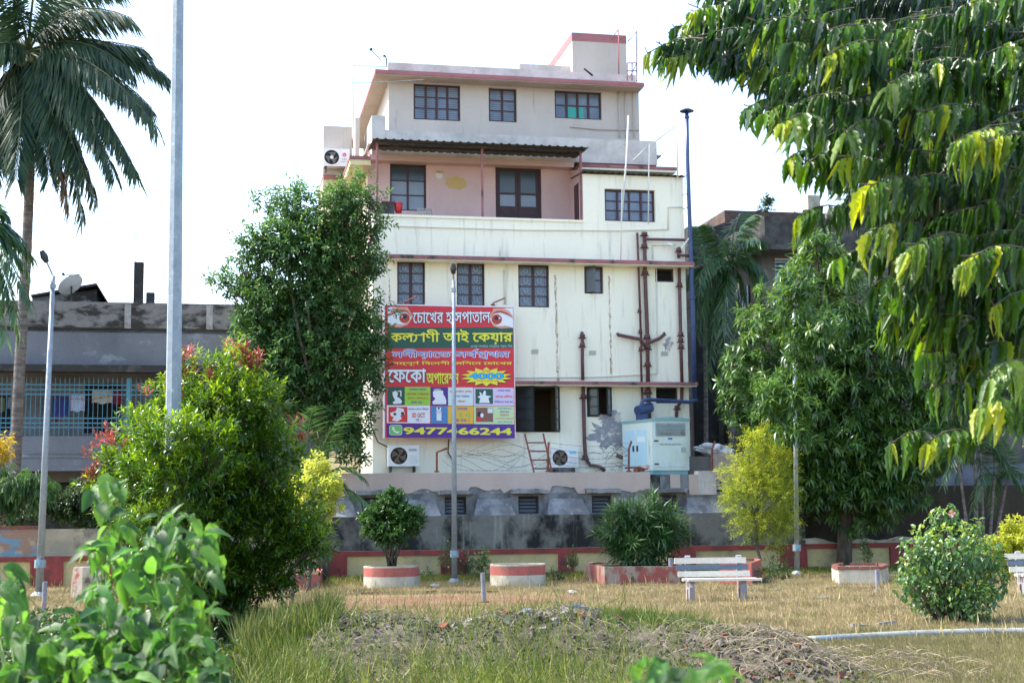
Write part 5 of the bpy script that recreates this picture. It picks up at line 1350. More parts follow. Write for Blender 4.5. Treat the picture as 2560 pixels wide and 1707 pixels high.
q = MB(); q.box(uE - .2, uE, LBv, LBv + 8, 0, zP0); q.box(uA, uE, LBv + 2.2, LBv + 2.3, 0, zB0); q.build('ground_floor_wall', SOOT, lb)
for x in (60, 330, 560): u = lu(x, 1250)[0]; q = MB(); q.box(u, u + .4, LBv + .3, LBv + .6, 0, zB0); q.build('pillar', DIRTYCONC, lb)
# dark door and window openings on the verandah
for x0, x1, y0, y1 in ((212, 305, 960, 1082), (-20, 40, 985, 1075), (385, 420, 960, 1085)):
    r = B.rect(x0, y0, x1, y1, LBv + 1.6); q = MB(); q.box(r[0], r[1], LBv + 1.57, LBv + 1.598, r[2], r[3]); q.build('dark_doorway', DARK, lb)
gr = MB(); gv = LBv + .1
hor = (962, 974, 986, 1045, 1057, 1068)
for y in hor: z = lu(300, y)[1]; q = MB(); q.box(uA, uE, gv - .015, gv + .015, z - .018, z + .018); q.build('grille_rail', BLUEPAINT, lb)
u = lu(320, 1015)[0]; q = MB(); q.box(u - .06, u + .06, gv - .03, gv + .03, zG0, zG1); q.build('grille_post', BLUEPAINT, lb)
n = int((lu(860, 1000)[0] - lu(-120, 1000)[0]) / .145); ua = lu(-120, 1000)[0]
first = None
for i in range(n):
    if first is None:
        q = MB(); q.box(-.009, .009, gv - .024, gv - .016, zG0, zG1); first = q.build('grille_bar', BLUEPAINT, lb); first.location.x = ua
    else:
        c = first.copy(); COL.objects.link(c); c.location.x = ua + i * .145
# washing
CL = [((130, 990, 175, 1042), (.03, .035, .13), 'dark blue patterned cloth hanging on the verandah line', 'cloth'), ((176, 984, 212, 1028), (.42, .47, .62), 'pale blue cloth hanging in the middle of the verandah line', 'cloth'),
      ((230, 976, 282, 1008), (.42, .40, .34), 'cream cloth folded over the verandah line', 'cloth'), ((281, 976, 303, 1012), (.22, .02, .05), 'crimson cloth at the right end of the verandah line', 'cloth'),
      ((-5, 994, 12, 1030), (.16, .17, .10), 'dull green cloth at the left end of the verandah line', 'cloth'), ((18, 992, 40, 1022), (.17, .17, .18), 'grey cloth beside the palm trunk on the verandah line', 'cloth'), ((132, 1042, 152, 1054), (.26, .03, .03), 'red hem of cloth hanging below the dark blue cloth', 'cloth')]
for r_, c, l, k in CL:
    r = B.rect(*r_, gv + .3); n = 12; V = []; hw = (r[1] - r[0])
    for j in range(5):
        for i in range(n + 1): V.append((r[0] + hw * i / n, gv + .3 + .035 * math.sin(i * 1.3 + j * .3), r[3] + (r[2] - r[3]) * j / 4 + .03 * math.sin(i * .8) * j / 4 + hw * .0))
    F = [(j * (n + 1) + i, j * (n + 1) + i + 1, (j + 1) * (n + 1) + i + 1, (j + 1) * (n + 1) + i) for j in range(4) for i in range(n)]
    mm = mat('cloth_' + k + str(len(MATS)), c, tuple(x * 2.2 for x in c) if 'pattern' in l else None, 14, lo=.6, hi=.62, rough=.95, bump=0)
    o = mesh_obj('hanging_cloth', V, F, mm, None, None, True); o.location = B.w(0, 0, 0); o.rotation_euler = (0, 0, PHI); tag(o, l, 'cloth', 'washing on the verandah line')
q = MB(); pts = [(lambda a: (a[0], gv + .28, a[1]))(lu(x, y, gv + .28)) for x, y in ((-100, 985), (60, 990), (130, 994), (230, 999), (300, 982), (340, 975))]
q.tube(pts, .008, 4); o = q.build('washing_line', REDIRON); o.location = B.w(0, 0, 0); o.rotation_euler = (0, 0, PHI); tag(o, 'thin red washing line strung along the verandah', 'washing line')
# rooftop: shed, dish, unfinished columns with reinforcement bars
rs = thing('rooftop_shed', 'dark lean-to shed with a sloping sheet roof on the left building', 'shed', B.w(0, 0, 0), PHI)
vs_ = LBv + 3
P3 = lambda x, y, v: (lambda a: Vector((a[0], v, a[1])))(B.uz(x, y, v))
a, b_, c, d = P3(80, 760, vs_), P3(270, 760, vs_), P3(243, 716, vs_), P3(80, 745, vs_)
q = MB(); dd = Vector((0, 2.5, 0)); q.add([a, b_ - Vector((.35, 0, 0)), c - Vector((0, 0, .1)), d, a + dd, b_ + dd, c + dd, d + dd], [(0, 1, 2, 3), (1, 5, 6, 2), (3, 2, 6, 7)]); q.build('shed_wall', SOOT if False else LEFTPAR, rs)
q = MB(); up = Vector((0, 0, .07)); f = Vector((0, -.3, 0)); q.add([d + f, c + f, c + dd, d + dd, d + f + up, c + f + up, c + dd + up, d + dd + up], [(0, 1, 5, 4), (4, 5, 6, 7), (3, 2, 1, 0)]); q.add([c + f, b_ + f, b_ + dd, c + dd, c + f + up, b_ + f + up, b_ + dd + up, c + dd + up], [(0, 1, 5, 4), (4, 5, 6, 7), (3, 2, 1, 0)]); q.build('sheet_roof', SOOT, rs)
dsh = thing('satellite_dish', 'grey satellite dish on the roof of the left building', 'satellite dish', B.w(*P3(178, 740, LBv + 1)), PHI)
q = MB(); n = 24; V = [(0, 0, 0)]; F = []
cen = Vector((0, 0, .32)); nor = Vector((-.5, .45, .7)).normalized(); xx = nor.cross(Vector((0, 0, 1))).normalized(); yy = nor.cross(xx)
for rr_, dz in ((.22, .02), (.43, .08)):
    for k in range(n): an = 2 * math.pi * k / n; V.append(tuple(cen + (xx * math.cos(an) + yy * math.sin(an)) * rr_ + nor * dz))
V[0] = tuple(cen); F = [(0, 1 + (k + 1) % n, 1 + k) for k in range(n)] + [(1 + k, 1 + (k + 1) % n, 1 + n + (k + 1) % n, 1 + n + k) for k in range(n)]
q.add(V, F); q.build('reflector', flat('dish_grey', (.40, .46, .54), .4), dsh, True)
q = MB(); e = cen + nor * .55 + xx * 0; q.tube([cen - yy * .5, e], .02, 5); q.tube([e, e + Vector((-.02, 0, .08))], .05, 6); q.build('feed_arm', SOOT, dsh)
q = MB(); q.tube([cen, (0, 0.1, -.3)], .03, 6); q.tube([(0, .1, -.3), (.3, .1, -.3)], .02, 5); q.build('mast', SOOT, dsh)
for x0, x1, yt_, bars, l in ((334, 358, 655, ((339, 525), (353, 525), (340, 580)), 'tall black unfinished roof column with rusty bars'), (365, 386, 731, ((370, 626), (380, 620), (383, 620)), 'short black unfinished roof column with bars right of the tall one')):
    v = LBv + 2; t = thing('roof_column', l, 'column', B.w(0, 0, 0), PHI, 'unfinished roof columns'); r = B.rect(x0, yt_, x1, 762, v)
    q = MB(); q.box(r[0], r[1], v, v + .3, r[2] - .6, r[3]); q.build('column_shaft', SOOT, t)
    for xb, yb in bars: b1 = P3(xb, yt_ + 5, v + .1); b2 = P3(xb + 1, yb, v + .1); q = MB(); q.tube([b1, b2], .010, 5); q.build('steel_bar', GALV, t)
t = thing('aerial_rod', 'thin pair of rods on the left roof beside the green tree', 'rod', B.w(0, 0, 0), PHI)
for x in (529, 532): q = MB(); q.tube([P3(x, 768, LBv + 1), P3(x, 705 - (x - 529) * 3, LBv + 1)], .008, 4); q.build('rod', GALV, t)

# ================================================================ right old building
RB = thing('old_corner_building', 'sooty old building with a mouldy parapet and blue shutters behind the trees at right', 'building', B.w(0, 0, 0), PHI)
vR = 3.5
c0 = B.uz(1912, 580, vR)
def rr(x, y, v=vR): return B.uz(x, y, v)
zt_ = rr(2000, 543)[1]; zb_ = rr(2000, 618)[1]
uc = c0[0]; ue = rr(2900, 600)[0]
depth = 5.5
q = MB(); q.box(uc, ue, vR, vR + depth, zb_, zt_); q.build('parapet', RIGHTP, RB)
q = MB(); q.box(uc - .25, ue, vR - .35, vR + depth, zb_ - .16, zb_ - .001); q.build('sunshade', RIGHTP, RB)
wR = [B.rect(1939, 645, 1992, 760, vR + .6), B.rect(2178, 700, 2212, 800, vR + .6)]
q = MB(); holed_wall(q, uc + .1, ue, 0, zb_ - .161, vR + .6, wR, .2); q.quad([(uc + .1, vR + 9, 0), (uc + .1, vR + .6, 0), (uc + .1, vR + .6, zb_ - .161), (uc + .1, vR + 9, zb_ - .161)]); q.build('wall', RIGHTB, RB)
for r in wR: louvre(r, vR + .6, 11, SHUT, SHUTW, RB, 'shuttered_window')
for v0 in (1.2, 3.2, 5.2):
    z0_, z1_ = rr(1912, 800)[1], rr(1912, 690)[1]
    q = MB(); q.box(uc + .06, uc + .099, vR + .6 + v0, vR + .6 + v0 + 1.1, z0_, z1_); o = q.build('side_window', DARK, RB)
    for k in range(5):
        q = MB(); q.box(uc + .02, uc + .058, vR + .62 + v0 + k * .25, vR + .66 + v0 + k * .25, z0_, z1_); q.build('bar', SHUTW, o)
r0b = rr(1880, 525, vR + 3); q = MB(); q.box(r0b[0] - .1, ue, vR + depth, vR + depth + 3, zt_ - 1, rr(2000, 524, vR + 5)[1]); q.build('brick_upper_wall', mat('sooty_brickwork', (.13, .075, .06), (.06, .05, .045), 3, lo=.4, hi=.6, rough=.95, bump=.4), RB)
# darker block behind, between the chimney and the corner
q = MB(); a = B.uz(1735, 600, 8); b_ = B.uz(1925, 600, 8); q.box(a[0] - .2, b_[0] + .3, 8, 14, 0, B.uz(1800, 568, 8)[1]); q.build('rear_wing', SOOT, RB)
q = MB(); n0 = B.uz(1770, 572, 9); n1 = B.uz(1905, 522, 9); n2 = B.uz(1905, 575, 9); q.add([(n0[0], 9, n0[1]), (n1[0], 9, n1[1]), (n2[0], 9, n2[1]), (n0[0], 13, n0[1]), (n1[0], 13, n1[1]), (n2[0], 13, n2[1])], [(0, 2, 1), (0, 1, 4, 3)]); q.build('stair_roof', SOOT, RB)
q = MB()
for x in (1795, 1840, 1862): a = B.uz(x, 1000, 7.9); q.box(a[0], a[0] + .12, 7.7, 7.9, 0, B.uz(x, 820, 7.9)[1])
q.build('drain', RIGHTP, RB)
a = B.uz(2020, 495, 6); q = MB(); q.box(a[0], a[0] + .45, 6, 6.5, zt_ - .5, B.uz(2020, 488, 6)[1]); o = q.build('roof_kiosk', PLANTW, RB)
# tall plain wall farther right, seen through the leaves
q = MB(); a = B.uz(2100, 1200, 1.5); q.box(a[0], a[0] + 14, 1.5, 1.7, 0, B.uz(2300, 1160, 1.5)[1]); o = q.build('yard_back_wall', mat('blue_grey_yard_wall', (.14, .155, .19), (.06, .065, .075), .8, rough=.95)); o.location = B.w(0, 0, 0); o.rotation_euler = (0, 0, PHI); tag(o, 'long blue grey yard wall glimpsed behind the mango tree at right', 'wall')
# ================================================================ vegetation
LM_DARKTREE = leafmat('small_tree_leaf', [(.025, .07, .024), (.048, .125, .034), (.11, .21, .045)], trans=.35)
LM_MANGO = leafmat('mango_leaf', [(.02, .058, .014), (.045, .12, .02), (.13, .23, .045)], trans=.32, rough=.35, spec=.6)
LM_LIME = leafmat('lime_feathery_leaf', [(.10, .16, .02), (.22, .29, .03), (.36, .40, .05)], trans=.45, rough=.6)
LM_YEL = leafmat('yellow_shrub_leaf', [(.20, .27, .04), (.38, .43, .07), (.52, .53, .13)], trans=.4, rough=.5)
LM_BUSH = leafmat('glossy_bush_leaf', [(.018, .058, .009), (.05, .125, .011), (.17, .28, .018)], trans=.43, rough=.3, spec=.6)
LM_RED = leafmat('red_young_leaf', [(.10, .05, .018), (.17, .05, .026), (.25, .075, .05), (.28, .15, .11)], trans=.35, rough=.4)
LM_PLANTER = leafmat('planter_shrub_leaf', [(.015, .05, .012), (.03, .09, .02), (.07, .15, .03)], trans=.3)
LM_LADY = leafmat('lady_palm_leaf', [(.018, .06, .018), (.04, .11, .03), (.10, .18, .05)], trans=.25, rough=.3, spec=.6)
LM_HIB = leafmat('hibiscus_leaf', [(.04, .11, .035), (.08, .18, .04), (.26, .34, .04)], trans=.35, rough=.35, spec=.6)
LM_PALM = leafmat('coconut_leaflet', [(.014, .042, .022), (.026, .066, .028), (.07, .10, .035)], trans=.25, rough=.5, spec=.4)
LM_PALMB = leafmat('dry_palm_leaflet', [(.10, .075, .045), (.14, .11, .06), (.20, .15, .09)], trans=.2, rough=.6)
LM_ARECA = leafmat('areca_leaflet', [(.018, .055, .02), (.035, .10, .028), (.07, .15, .04)], trans=.3, rough=.35, spec=.6)
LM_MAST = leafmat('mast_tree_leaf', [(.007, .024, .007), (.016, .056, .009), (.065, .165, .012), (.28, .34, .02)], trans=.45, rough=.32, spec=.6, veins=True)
LM_FORE = leafmat('broad_vine_leaf', [(.016, .06, .015), (.038, .125, .02), (.085, .21, .028)], trans=.5, rough=.5, spec=.5, veins=True)
LM_HEDGE = leafmat('dull_hedge_leaf', [(.015, .04, .015), (.03, .07, .02), (.06, .10, .03)], trans=.25)
STEM = flat('green_brown_stem', (.10, .12, .04), .7)
GSTEM = flat('pale_green_stem', (.16, .26, .07), .6)
RACH = flat('palm_rachis', (.13, .15, .06), .6)

def tree(name, label, cat, base, top, clumps, r0, lm, n, k, slen, L, W, group=None, crown='crown', nlimb=None, **kw):
    t = thing(name, label, cat, Vector(base), 0, group); o = Vector(base)
    V, F, T = sprigs(clumps, n, k, slen, L, W, **kw)
    tri_obj(crown, V - np.array(o), F, lm, t, T)
    mb = MB(); cl = [(c[0] - o.x, c[1] - o.y, c[2] - o.z, c[3], c[4], c[5]) for c in clumps[:nlimb]]
    limbs(mb, (0, 0, 0), Vector(top) - o, cl, r0); mb.build('trunk', BARK, t, True)
    return t
# the green tree between the left building and the hospital
YD = 36.4
cl = clump_px([(880, 500, 62, 55), (825, 555, 75), (735, 505, 48), (705, 600, 70), (765, 640, 95), (860, 640, 80), (640, 620, 40), (925, 660, 42, 30), (640, 705, 55, 40), (580, 712, 40, 22), (553, 695, 26, 14), (680, 760, 85, 60), (770, 770, 105), (870, 770, 85),
               (925, 835, 48), (650, 860, 70, 55), (745, 890, 105), (850, 910, 100), (930, 930, 42), (700, 960, 80), (800, 1010, 90), (870, 1040, 55), (880, 1110, 38, 50), (610, 800, 30), (940, 560, 28), (660, 500, 20), (605, 640, 20)], YD)
b_ = atz(815, 1452); b_.y = YD
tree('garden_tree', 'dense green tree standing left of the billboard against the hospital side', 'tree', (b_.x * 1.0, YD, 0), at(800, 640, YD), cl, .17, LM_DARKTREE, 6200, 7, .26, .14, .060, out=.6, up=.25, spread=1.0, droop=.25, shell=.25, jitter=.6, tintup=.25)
# mango tree
YM = 39.6
cl = clump_px([(2060, 665, 78, 62), (1965, 755, 66, 52), (2075, 770, 100), (2170, 800, 80), (1915, 860, 85), (2030, 890, 120), (2160, 900, 110), (1880, 960, 75), (1990, 1000, 115), (2110, 1010, 125), (2220, 1010, 100), (1840, 1015, 42, 38), (1955, 1100, 95), (2070, 1120, 115), (2190, 1120, 110),
               (2285, 1110, 90), (2060, 1215, 75, 50), (2160, 1230, 80, 50), (2270, 1215, 60), (2130, 1285, 42, 40), (1985, 1180, 60), (1905, 1040, 60), (2040, 610, 30, 22), (2340, 1060, 90), (2110, 1180, 110), (2000, 1200, 70, 50), (2200, 1200, 100), (2330, 960, 90), (2240, 900, 90)], YM - .6) + clump_px([(1985, 770, 46, 60), (2010, 860, 50, 60), (1990, 940, 50, 50), (1985, 1030, 56, 50), (1995, 1090, 44, 30), (2060, 820, 50), (1930, 1000, 50), (1990, 700, 40)], 35.4)
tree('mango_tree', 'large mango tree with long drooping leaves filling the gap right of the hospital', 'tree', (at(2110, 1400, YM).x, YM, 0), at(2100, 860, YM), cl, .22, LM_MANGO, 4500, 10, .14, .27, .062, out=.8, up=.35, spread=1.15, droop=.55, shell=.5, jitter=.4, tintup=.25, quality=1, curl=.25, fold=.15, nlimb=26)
# lime feathery small tree
YL = 36.1
cl = clump_px([(1918, 1092, 30, 34), (1880, 1140, 42), (1937, 1165, 52), (1850, 1195, 42), (1905, 1230, 62), (1958, 1245, 38), (1845, 1270, 38), (1930, 1300, 48), (1870, 1320, 34), (1962, 1300, 30), (1830, 1235, 28), (1868, 1100, 18), (1950, 1345, 30, 22)], YL)
t = thing('bottlebrush_tree', 'small feathery lime yellow tree with a bent stem behind the bench', 'tree', atz(1884, 1443))
o = t.location.copy(); o.y = YL; o.x = at(1884, 1443, YL).x; t.location = o
V, F, T = sprigs(cl, 1900, 11, .28, .08, .014, out=.6, up=.35, spread=.9, droop=.15, shell=.15, jitter=.6, tintup=.3)
tri_obj('crown', V - np.array(o), F, LM_LIME, t, T)
mb = MB(); pp = [Vector((0, 0, .3)), at(1900, 1398, YL) - o, at(1893, 1372, YL) - o, at(1890, 1290, YL) - o, at(1900, 1180, YL) - o]; pp[0] = Vector((0, 0, 0))
mb.tube(pp, [.055, .05, .045, .035, .02], 8)
for c in cl: mb.tube([pp[3], (pp[3] + Vector(c[:3]) - o) / 2, Vector(c[:3]) - o], [.02, .012, .005], 5)
mb.build('trunk', BARK, t, True)
# yellow shrub left of the planter shrub
cl = clump_px([(790, 1172, 24, 26), (822, 1215, 26), (770, 1225, 34), (832, 1262, 20), (790, 1270, 38), (760, 1300, 40)], 31)
tree('golden_shrub', 'bright yellow leaved shrub behind the right side of the big bush', 'shrub', (at(770, 1400, 31).x, 31, 0), at(780, 1250, 31), cl, .05, LM_YEL, 700, 7, .14, .10, .05, shell=.3, up=.5, jitter=.5)
cl = clump_px([(2540, 1335, 34, 30), (2500, 1370, 26), (2570, 1370, 40), (2540, 1410, 40)], 33)
tree('golden_shrub', 'yellow green shrub behind the bench at the right edge', 'shrub', (at(2540, 1440, 33).x, 33, 0), at(2540, 1380, 33), cl, .04, leafmat('yellow_green_leaf', [(.12, .17, .02), (.28, .33, .03), (.42, .42, .05)], trans=.4), 650, 7, .14, .09, .05, shell=.3, up=.4)
# planter shrub
yp = pl1.y
cl = clump_px([(975, 1285, 50, 36), (938, 1298, 30, 26), (1015, 1296, 34, 30), (982, 1248, 20, 18), (972, 1330, 44, 24), (1030, 1318, 18, 16), (925, 1320, 18, 16)], yp)
t = thing('planter_shrub', 'round dark green shrub growing in the left round planter', 'shrub', pl1)
V, F, T = sprigs(cl, 1300, 7, .12, .085, .05, shell=.3, up=.5, jitter=.5); tri_obj('crown', V - np.array(pl1), F, LM_PLANTER, t, T)
mb = MB()
for k in range(16):
    c = random.choice(cl); mb.tube([(random.uniform(-.1, .1), random.uniform(-.1, .1), 0), (Vector(c[:3]) - pl1) * .45 + Vector((0, 0, .05)), Vector(c[:3]) - pl1 + Vector((random.uniform(-.2, .2), 0, 0))], [.022, .016, .006], 5)
mb.build('stems', BARK, t, True)
# lady palm: fans of narrow leaflets
yb = bed1.y
cl = clump_px([(1610, 1290, 60, 36), (1560, 1330, 50, 36), (1650, 1330, 48, 36), (1600, 1370, 75, 34), (1545, 1290, 18, 20), (1680, 1318, 22, 18)], yb)
t = thing('lady_palm', 'bushy lady palm with narrow fan leaves in the peeling red bed', 'palm', bed1)
V, F, T = sprigs(cl, 460, 10, .02, .36, .034, out=1.0, up=.35, spread=.80, droop=.02, shell=.6, jitter=.22, curl=.12, quality=1, tintup=.3); tri_obj('foliage', V - np.array(bed1), F, LM_LADY, t, T)
mb = MB()
for k in range(22):
    c = random.choice(cl); mb.tube([(random.uniform(-.35, .35), random.uniform(-.15, .15), 0), Vector(c[:3]) - bed1 + Vector((random.uniform(-.3, .3), 0, 0))], [.016, .008], 5)
mb.build('stems', BARK, t, True)
# vegetation on and behind the garden wall, far left
cl = clump_px([(165, 1268, 42, 34), (215, 1290, 42, 36), (262, 1305, 44, 38), (120, 1262, 34, 30), (60, 1290, 36, 14), (20, 1290, 34, 12), (200, 1235, 26), (300, 1290, 50)], 37.2)
t = tree('wall_hedge', 'tangled green hedge spilling over the garden wall at left', 'hedge', (at(200, 1400, 37.5).x, 37.9, 0), at(200, 1280, 37.9), cl, .05, LM_HEDGE, 1500, 7, .16, .10, .05, shell=.2, jitter=.8, droop=.5)
cl = clump_px([(40, 1215, 42, 22), (90, 1200, 30, 18), (20, 1250, 34, 24), (-20, 1200, 50, 40), (95, 1235, 24, 20)], 33)
tree('young_mast_tree', 'dark drooping leaved young tree beside the palm trunk at far left', 'tree', (at(-30, 1450, 33).x, 33, 0), at(-20, 1190, 33), cl, .06, LM_DARKTREE, 420, 8, .2, .22, .035, out=.5, up=-.3, spread=.3, droop=1.1, shell=.2)
cl = clump_px([(8, 1105, 20, 16), (2, 1135, 18, 14)], 32.5)
tree('yellowing_sapling', 'thin sapling with yellow drooping leaves at the left edge', 'tree', (at(-8, 1450, 32.5).x, 32.5, 0), at(-4, 1120, 32.5), cl, .025, leafmat('yellowing_leaf', [(.12, .14, .02), (.40, .30, .02), (.5, .38, .03)], trans=.4), 60, 6, .12, .13, .035, up=-.2, droop=.8, shell=.2)
# weeds at the foot of the wall
wd = [(1115, 1385, 16, 34), (1135, 1410, 30, 20), (1170, 1400, 18, 40), (1210, 1395, 14, 30), (1200, 1420, 26, 18), (1430, 1400, 12, 22), (1940, 1400, 30, 44), (1915, 1440, 44, 20), (1955, 1430, 30, 22), (2120, 1440, 30, 10), (1060, 1440, 40, 10), (2170, 1395, 8, 22), (2150, 1330, 14, 34), (2160, 1375, 10, 22), (840, 1440, 30, 10), (120, 1440, 20, 16), (1395, 1440, 30, 14)]
for i, c in enumerate(wd):
    y = atz(c[0], min(c[1] + (c[3] if c[1] > 1380 else 40), 1462) if c[1] > 1390 else 1450).y
    y = min(y, 37.3) if c[0] < 2100 or c[1] > 1390 else 37.6
    e = clump_px([(c[0], c[1], c[2], c[3], 0)], y)
    t = thing('wall_weed', ['tall stalky weed left of the lamp post base', 'low weed patch at the lamp post base', 'tall thin weed on the yellow panel right of the lamp post', 'small weed above the left rim of the empty planter', 'low weeds left of the empty planter', 'little creeper on the red pier left of the lady palm', 'tall brown green weed left of the right lamp post', 'spreading weed patch behind the bench end', 'weed clump at the right lamp post', 'low greens before the brick planter wall', 'low weeds right of the shrub planter', 'short creeper stem above the brick planter', 'creeper hanging down the mossy wall', 'creeper on the yellow panel at right', 'low weeds left of the shrub planter', 'dry weed at the left lamp post foot', 'weeds right of the empty planter'][i], 'weed', (e[0][0], y, max(e[0][2] - e[0][5], 0)))
    V, F, T = sprigs(e, 42, 6, .1, .065, .028, shell=.1, up=.6, jitter=.7); tri_obj('foliage', V - np.array(t.location), F, LM_HEDGE if i % 3 else LM_PLANTER, t, T)
    mb = MB()
    for k in range(6): mb.tube([(0, 0, 0), (random.uniform(-1, 1) * e[0][3], 0, e[0][5] * random.uniform(1, 1.9))], [.006, .003], 4)
    mb.build('stems', BARK, t)
e = clump_px([(1918, 512, 14, 16, 0)], 46); t = thing('roof_sapling', 'small sapling sprouting from the parapet of the old building', 'plant', (e[0][0], 46, e[0][2] - .3))
V, F, T = sprigs(e, 60, 5, .15, .12, .05, shell=.1, up=.6, jitter=.7); tri_obj('foliage', V - np.array(t.location), F, LM_HEDGE, t, T)

# ------------------------------------------------ palms
def frond(P0, P1, P2, nl, ll, lw, lm, parent, org, hang=.8, name='frond', side=.8):
    P0, P1, P2 = Vector(P0), Vector(P1), Vector(P2)
    ts = np.linspace(.12, .99, nl); C0, C1, C2 = (np.array(p) for p in (P0, P1, P2))
    Q = ((1 - ts) ** 2)[:, None] * C0 + (2 * ts * (1 - ts))[:, None] * C1 + (ts ** 2)[:, None] * C2
    Tn = unit(2 * (1 - ts)[:, None] * (C1 - C0) + 2 * ts[:, None] * (C2 - C1))
    S = unit(np.cross(Tn, np.array([0, 0, 1.0]) + RNG.normal(size=(nl, 3)) * .05))
    parts = []
    for sgn in (-1, 1):
        D = unit(Tn * (.45 + .5 * ts[:, None]) + S * sgn * side + np.array([0, 0, -1.0]) * hang * (.6 + .6 * RNG.random(nl))[:, None] + RNG.normal(size=(nl, 3)) * .06)
        Nn = unit(np.cross(D, Tn) * sgn + RNG.normal(size=(nl, 3)) * .2)
        Ls = ll * np.sin(np.clip(ts * 1.02 + .12, 0, 1) * np.pi * .86) ** .55 * (.85 + .3 * RNG.random(nl))
        V, F, q = leaves(Q, D, Nn, Ls, lw, .2, .12, 1); parts.append((V, F, np.repeat(RNG.random(nl) * .8, q)))
    V, F, T = join(*parts)
    mb = MB(); o = Vector(org); pts = [((1 - t) ** 2) * P0 + 2 * t * (1 - t) * P1 + t * t * P2 - o for t in np.linspace(0, 1, 9)]
    mb.tube(pts, [.035 * (1 - .8 * i / 8) * (ll + .2) for i in range(9)], 5)
    V2 = np.array(mb.v); F2 = []
    for f in mb.f:
        for i in range(1, len(f) - 1): F2.append((f[0], f[i], f[i + 1]))
    V3, F3, T3 = join((V - np.array(o), F, T), (V2, np.array(F2), np.full(len(V2), .95)))
    return tri_obj(name, V3, F3, lm, parent, T3)
def palm(name, label, trunkpx, Y, fr, crown, nl, ll, lw, lm, tr, hang=.8, dry=(), group=None, rings=True):
    pts = [at(x, y, Y) for x, y in trunkpx]; base = pts[0].copy(); base.z = 0
    t = thing(name, label, 'palm', base, 0, group)
    pp = [base] + pts
    V = []; fine = []
    for i in range(len(pp) - 1):
        m_ = 10
        for j in range(m_): fine.append(pp[i].lerp(pp[i + 1], j / m_) - base)
    fine.append(pp[-1] - base)
    MB().tube(fine, [tr * (1.25 - .45 * i / len(fine)) * (1 + (.05 if i % 2 else 0)) for i in range(len(fine))], 12).build('trunk', PALMBARK, t, True)
    c = at(crown[0], crown[1], Y)
    for i, (cx, cy, tx, ty) in enumerate(fr):
        dy = random.uniform(-1, 1) * (ll * 1.6)
        frond(c, at(cx, cy, Y + dy * .5), at(tx, ty, Y + dy), nl, ll, lw, LM_PALMB if i in dry else lm, t, base, hang)
    return t, base
t, base = palm('coconut_palm', 'tall coconut palm with a leaning ringed trunk at the left edge', [(20, 1290), (38, 1160), (50, 900), (66, 640), (75, 430), (70, 200), (70, 130)], 42,
     [(230, 40, 418, 190), (215, 90, 395, 320), (200, 140, 345, 440), (150, 200, 205, 545), (120, 230, 170, 520), (30, 260, -25, 480), (0, 200, -70, 430), (10, 60, -120, 200), (150, -30, 330, 45), (110, -80, 300, -30), (40, -90, -80, -90), (95, 240, 125, 440), (55, 240, 40, 450),
      (10, 60, -140, 30), (170, 170, 290, 440), (235, 120, 380, 270), (80, -60, 120, -160), (60, 180, 0, 330), (130, 150, 250, 350), (200, 60, 330, 180), (20, 150, -50, 330), (110, 180, 160, 400), (150, 200, 240, 500), (180, 80, 360, 120), (210, 180, 330, 420), (140, 230, 215, 450), (0, 230, 10, 400), (30, 30, -60, 60)], (70, 130), 150, 1.35, .060, LM_PALM, .15, 1.1, dry=(4,))
q = MB()
for k in range(7):
    an = k * .9; q.lathe([(0, -.14), (.1, -.1), (.13, 0), (.09, .1), (0, .13)], 10, (at(70, 150, 42) - base + Vector((math.cos(an) * .28, math.sin(an) * .28, -.1 - .06 * (k % 3))))[:])
q.build('coconuts', flat('green_coconut', (.09, .11, .03), .5), t, True)
palm('coconut_palm', 'second palm whose hanging fronds enter from the left edge', [(-60, 1300), (-70, 900), (-60, 600)], 30,
     [(-10, 520, 55, 600), (0, 580, 78, 760), (0, 560, 70, 680), (-20, 620, 50, 840), (-40, 640, 15, 850), (-80, 500, -200, 700), (10, 540, 80, 640), (-40, 460, 20, 540), (-100, 480, -180, 520), (0, 600, 40, 790)], (-60, 560), 46, .62, .05, LM_ARECA, .13, .9)
palm('areca_palm', 'slender areca palm with dense drooping fronds beside the navy chimney', [(1830, 1300), (1829, 1100), (1826, 860), (1826, 680)], 42.5,
     [(1830, 560, 1856, 530), (1800, 590, 1770, 560), (1860, 580, 1900, 600), (1780, 620, 1745, 700), (1770, 660, 1748, 820), (1790, 700, 1770, 960), (1880, 620, 1915, 690), (1870, 680, 1880, 900), (1840, 720, 1850, 980), (1810, 700, 1810, 1000), (1885, 600, 1908, 780), (1780, 640, 1760, 880), (1845, 560, 1880, 540)], (1826, 660), 60, .72, .05, LM_ARECA, .075, .75, group='areca palms behind the podium')
palm('areca_palm', 'darker areca palm half hidden behind the navy chimney', [(1765, 1300), (1765, 1000), (1762, 700)], 46,
     [(1762, 600, 1742, 570), (1790, 610, 1815, 600), (1740, 640, 1725, 720), (1780, 660, 1790, 820), (1750, 670, 1740, 840), (1800, 640, 1815, 740)], (1762, 670), 50, .65, .05, LM_ARECA, .07, .7, group='areca palms behind the podium')
palm('bush_palm', 'arching bush palm between the big bush and the podium wall', [(775, 1300), (772, 1240)], 34.5,
     [(800, 1080, 872, 1030), (850, 1120, 915, 1200), (860, 1180, 925, 1270), (730, 1080, 700, 1025), (760, 1040, 790, 1015), (720, 1140, 690, 1110), (830, 1150, 880, 1240), (810, 1060, 845, 1120), (740, 1100, 740, 1060)], (772, 1235), 40, .55, .035, LM_LADY, .05, .35)
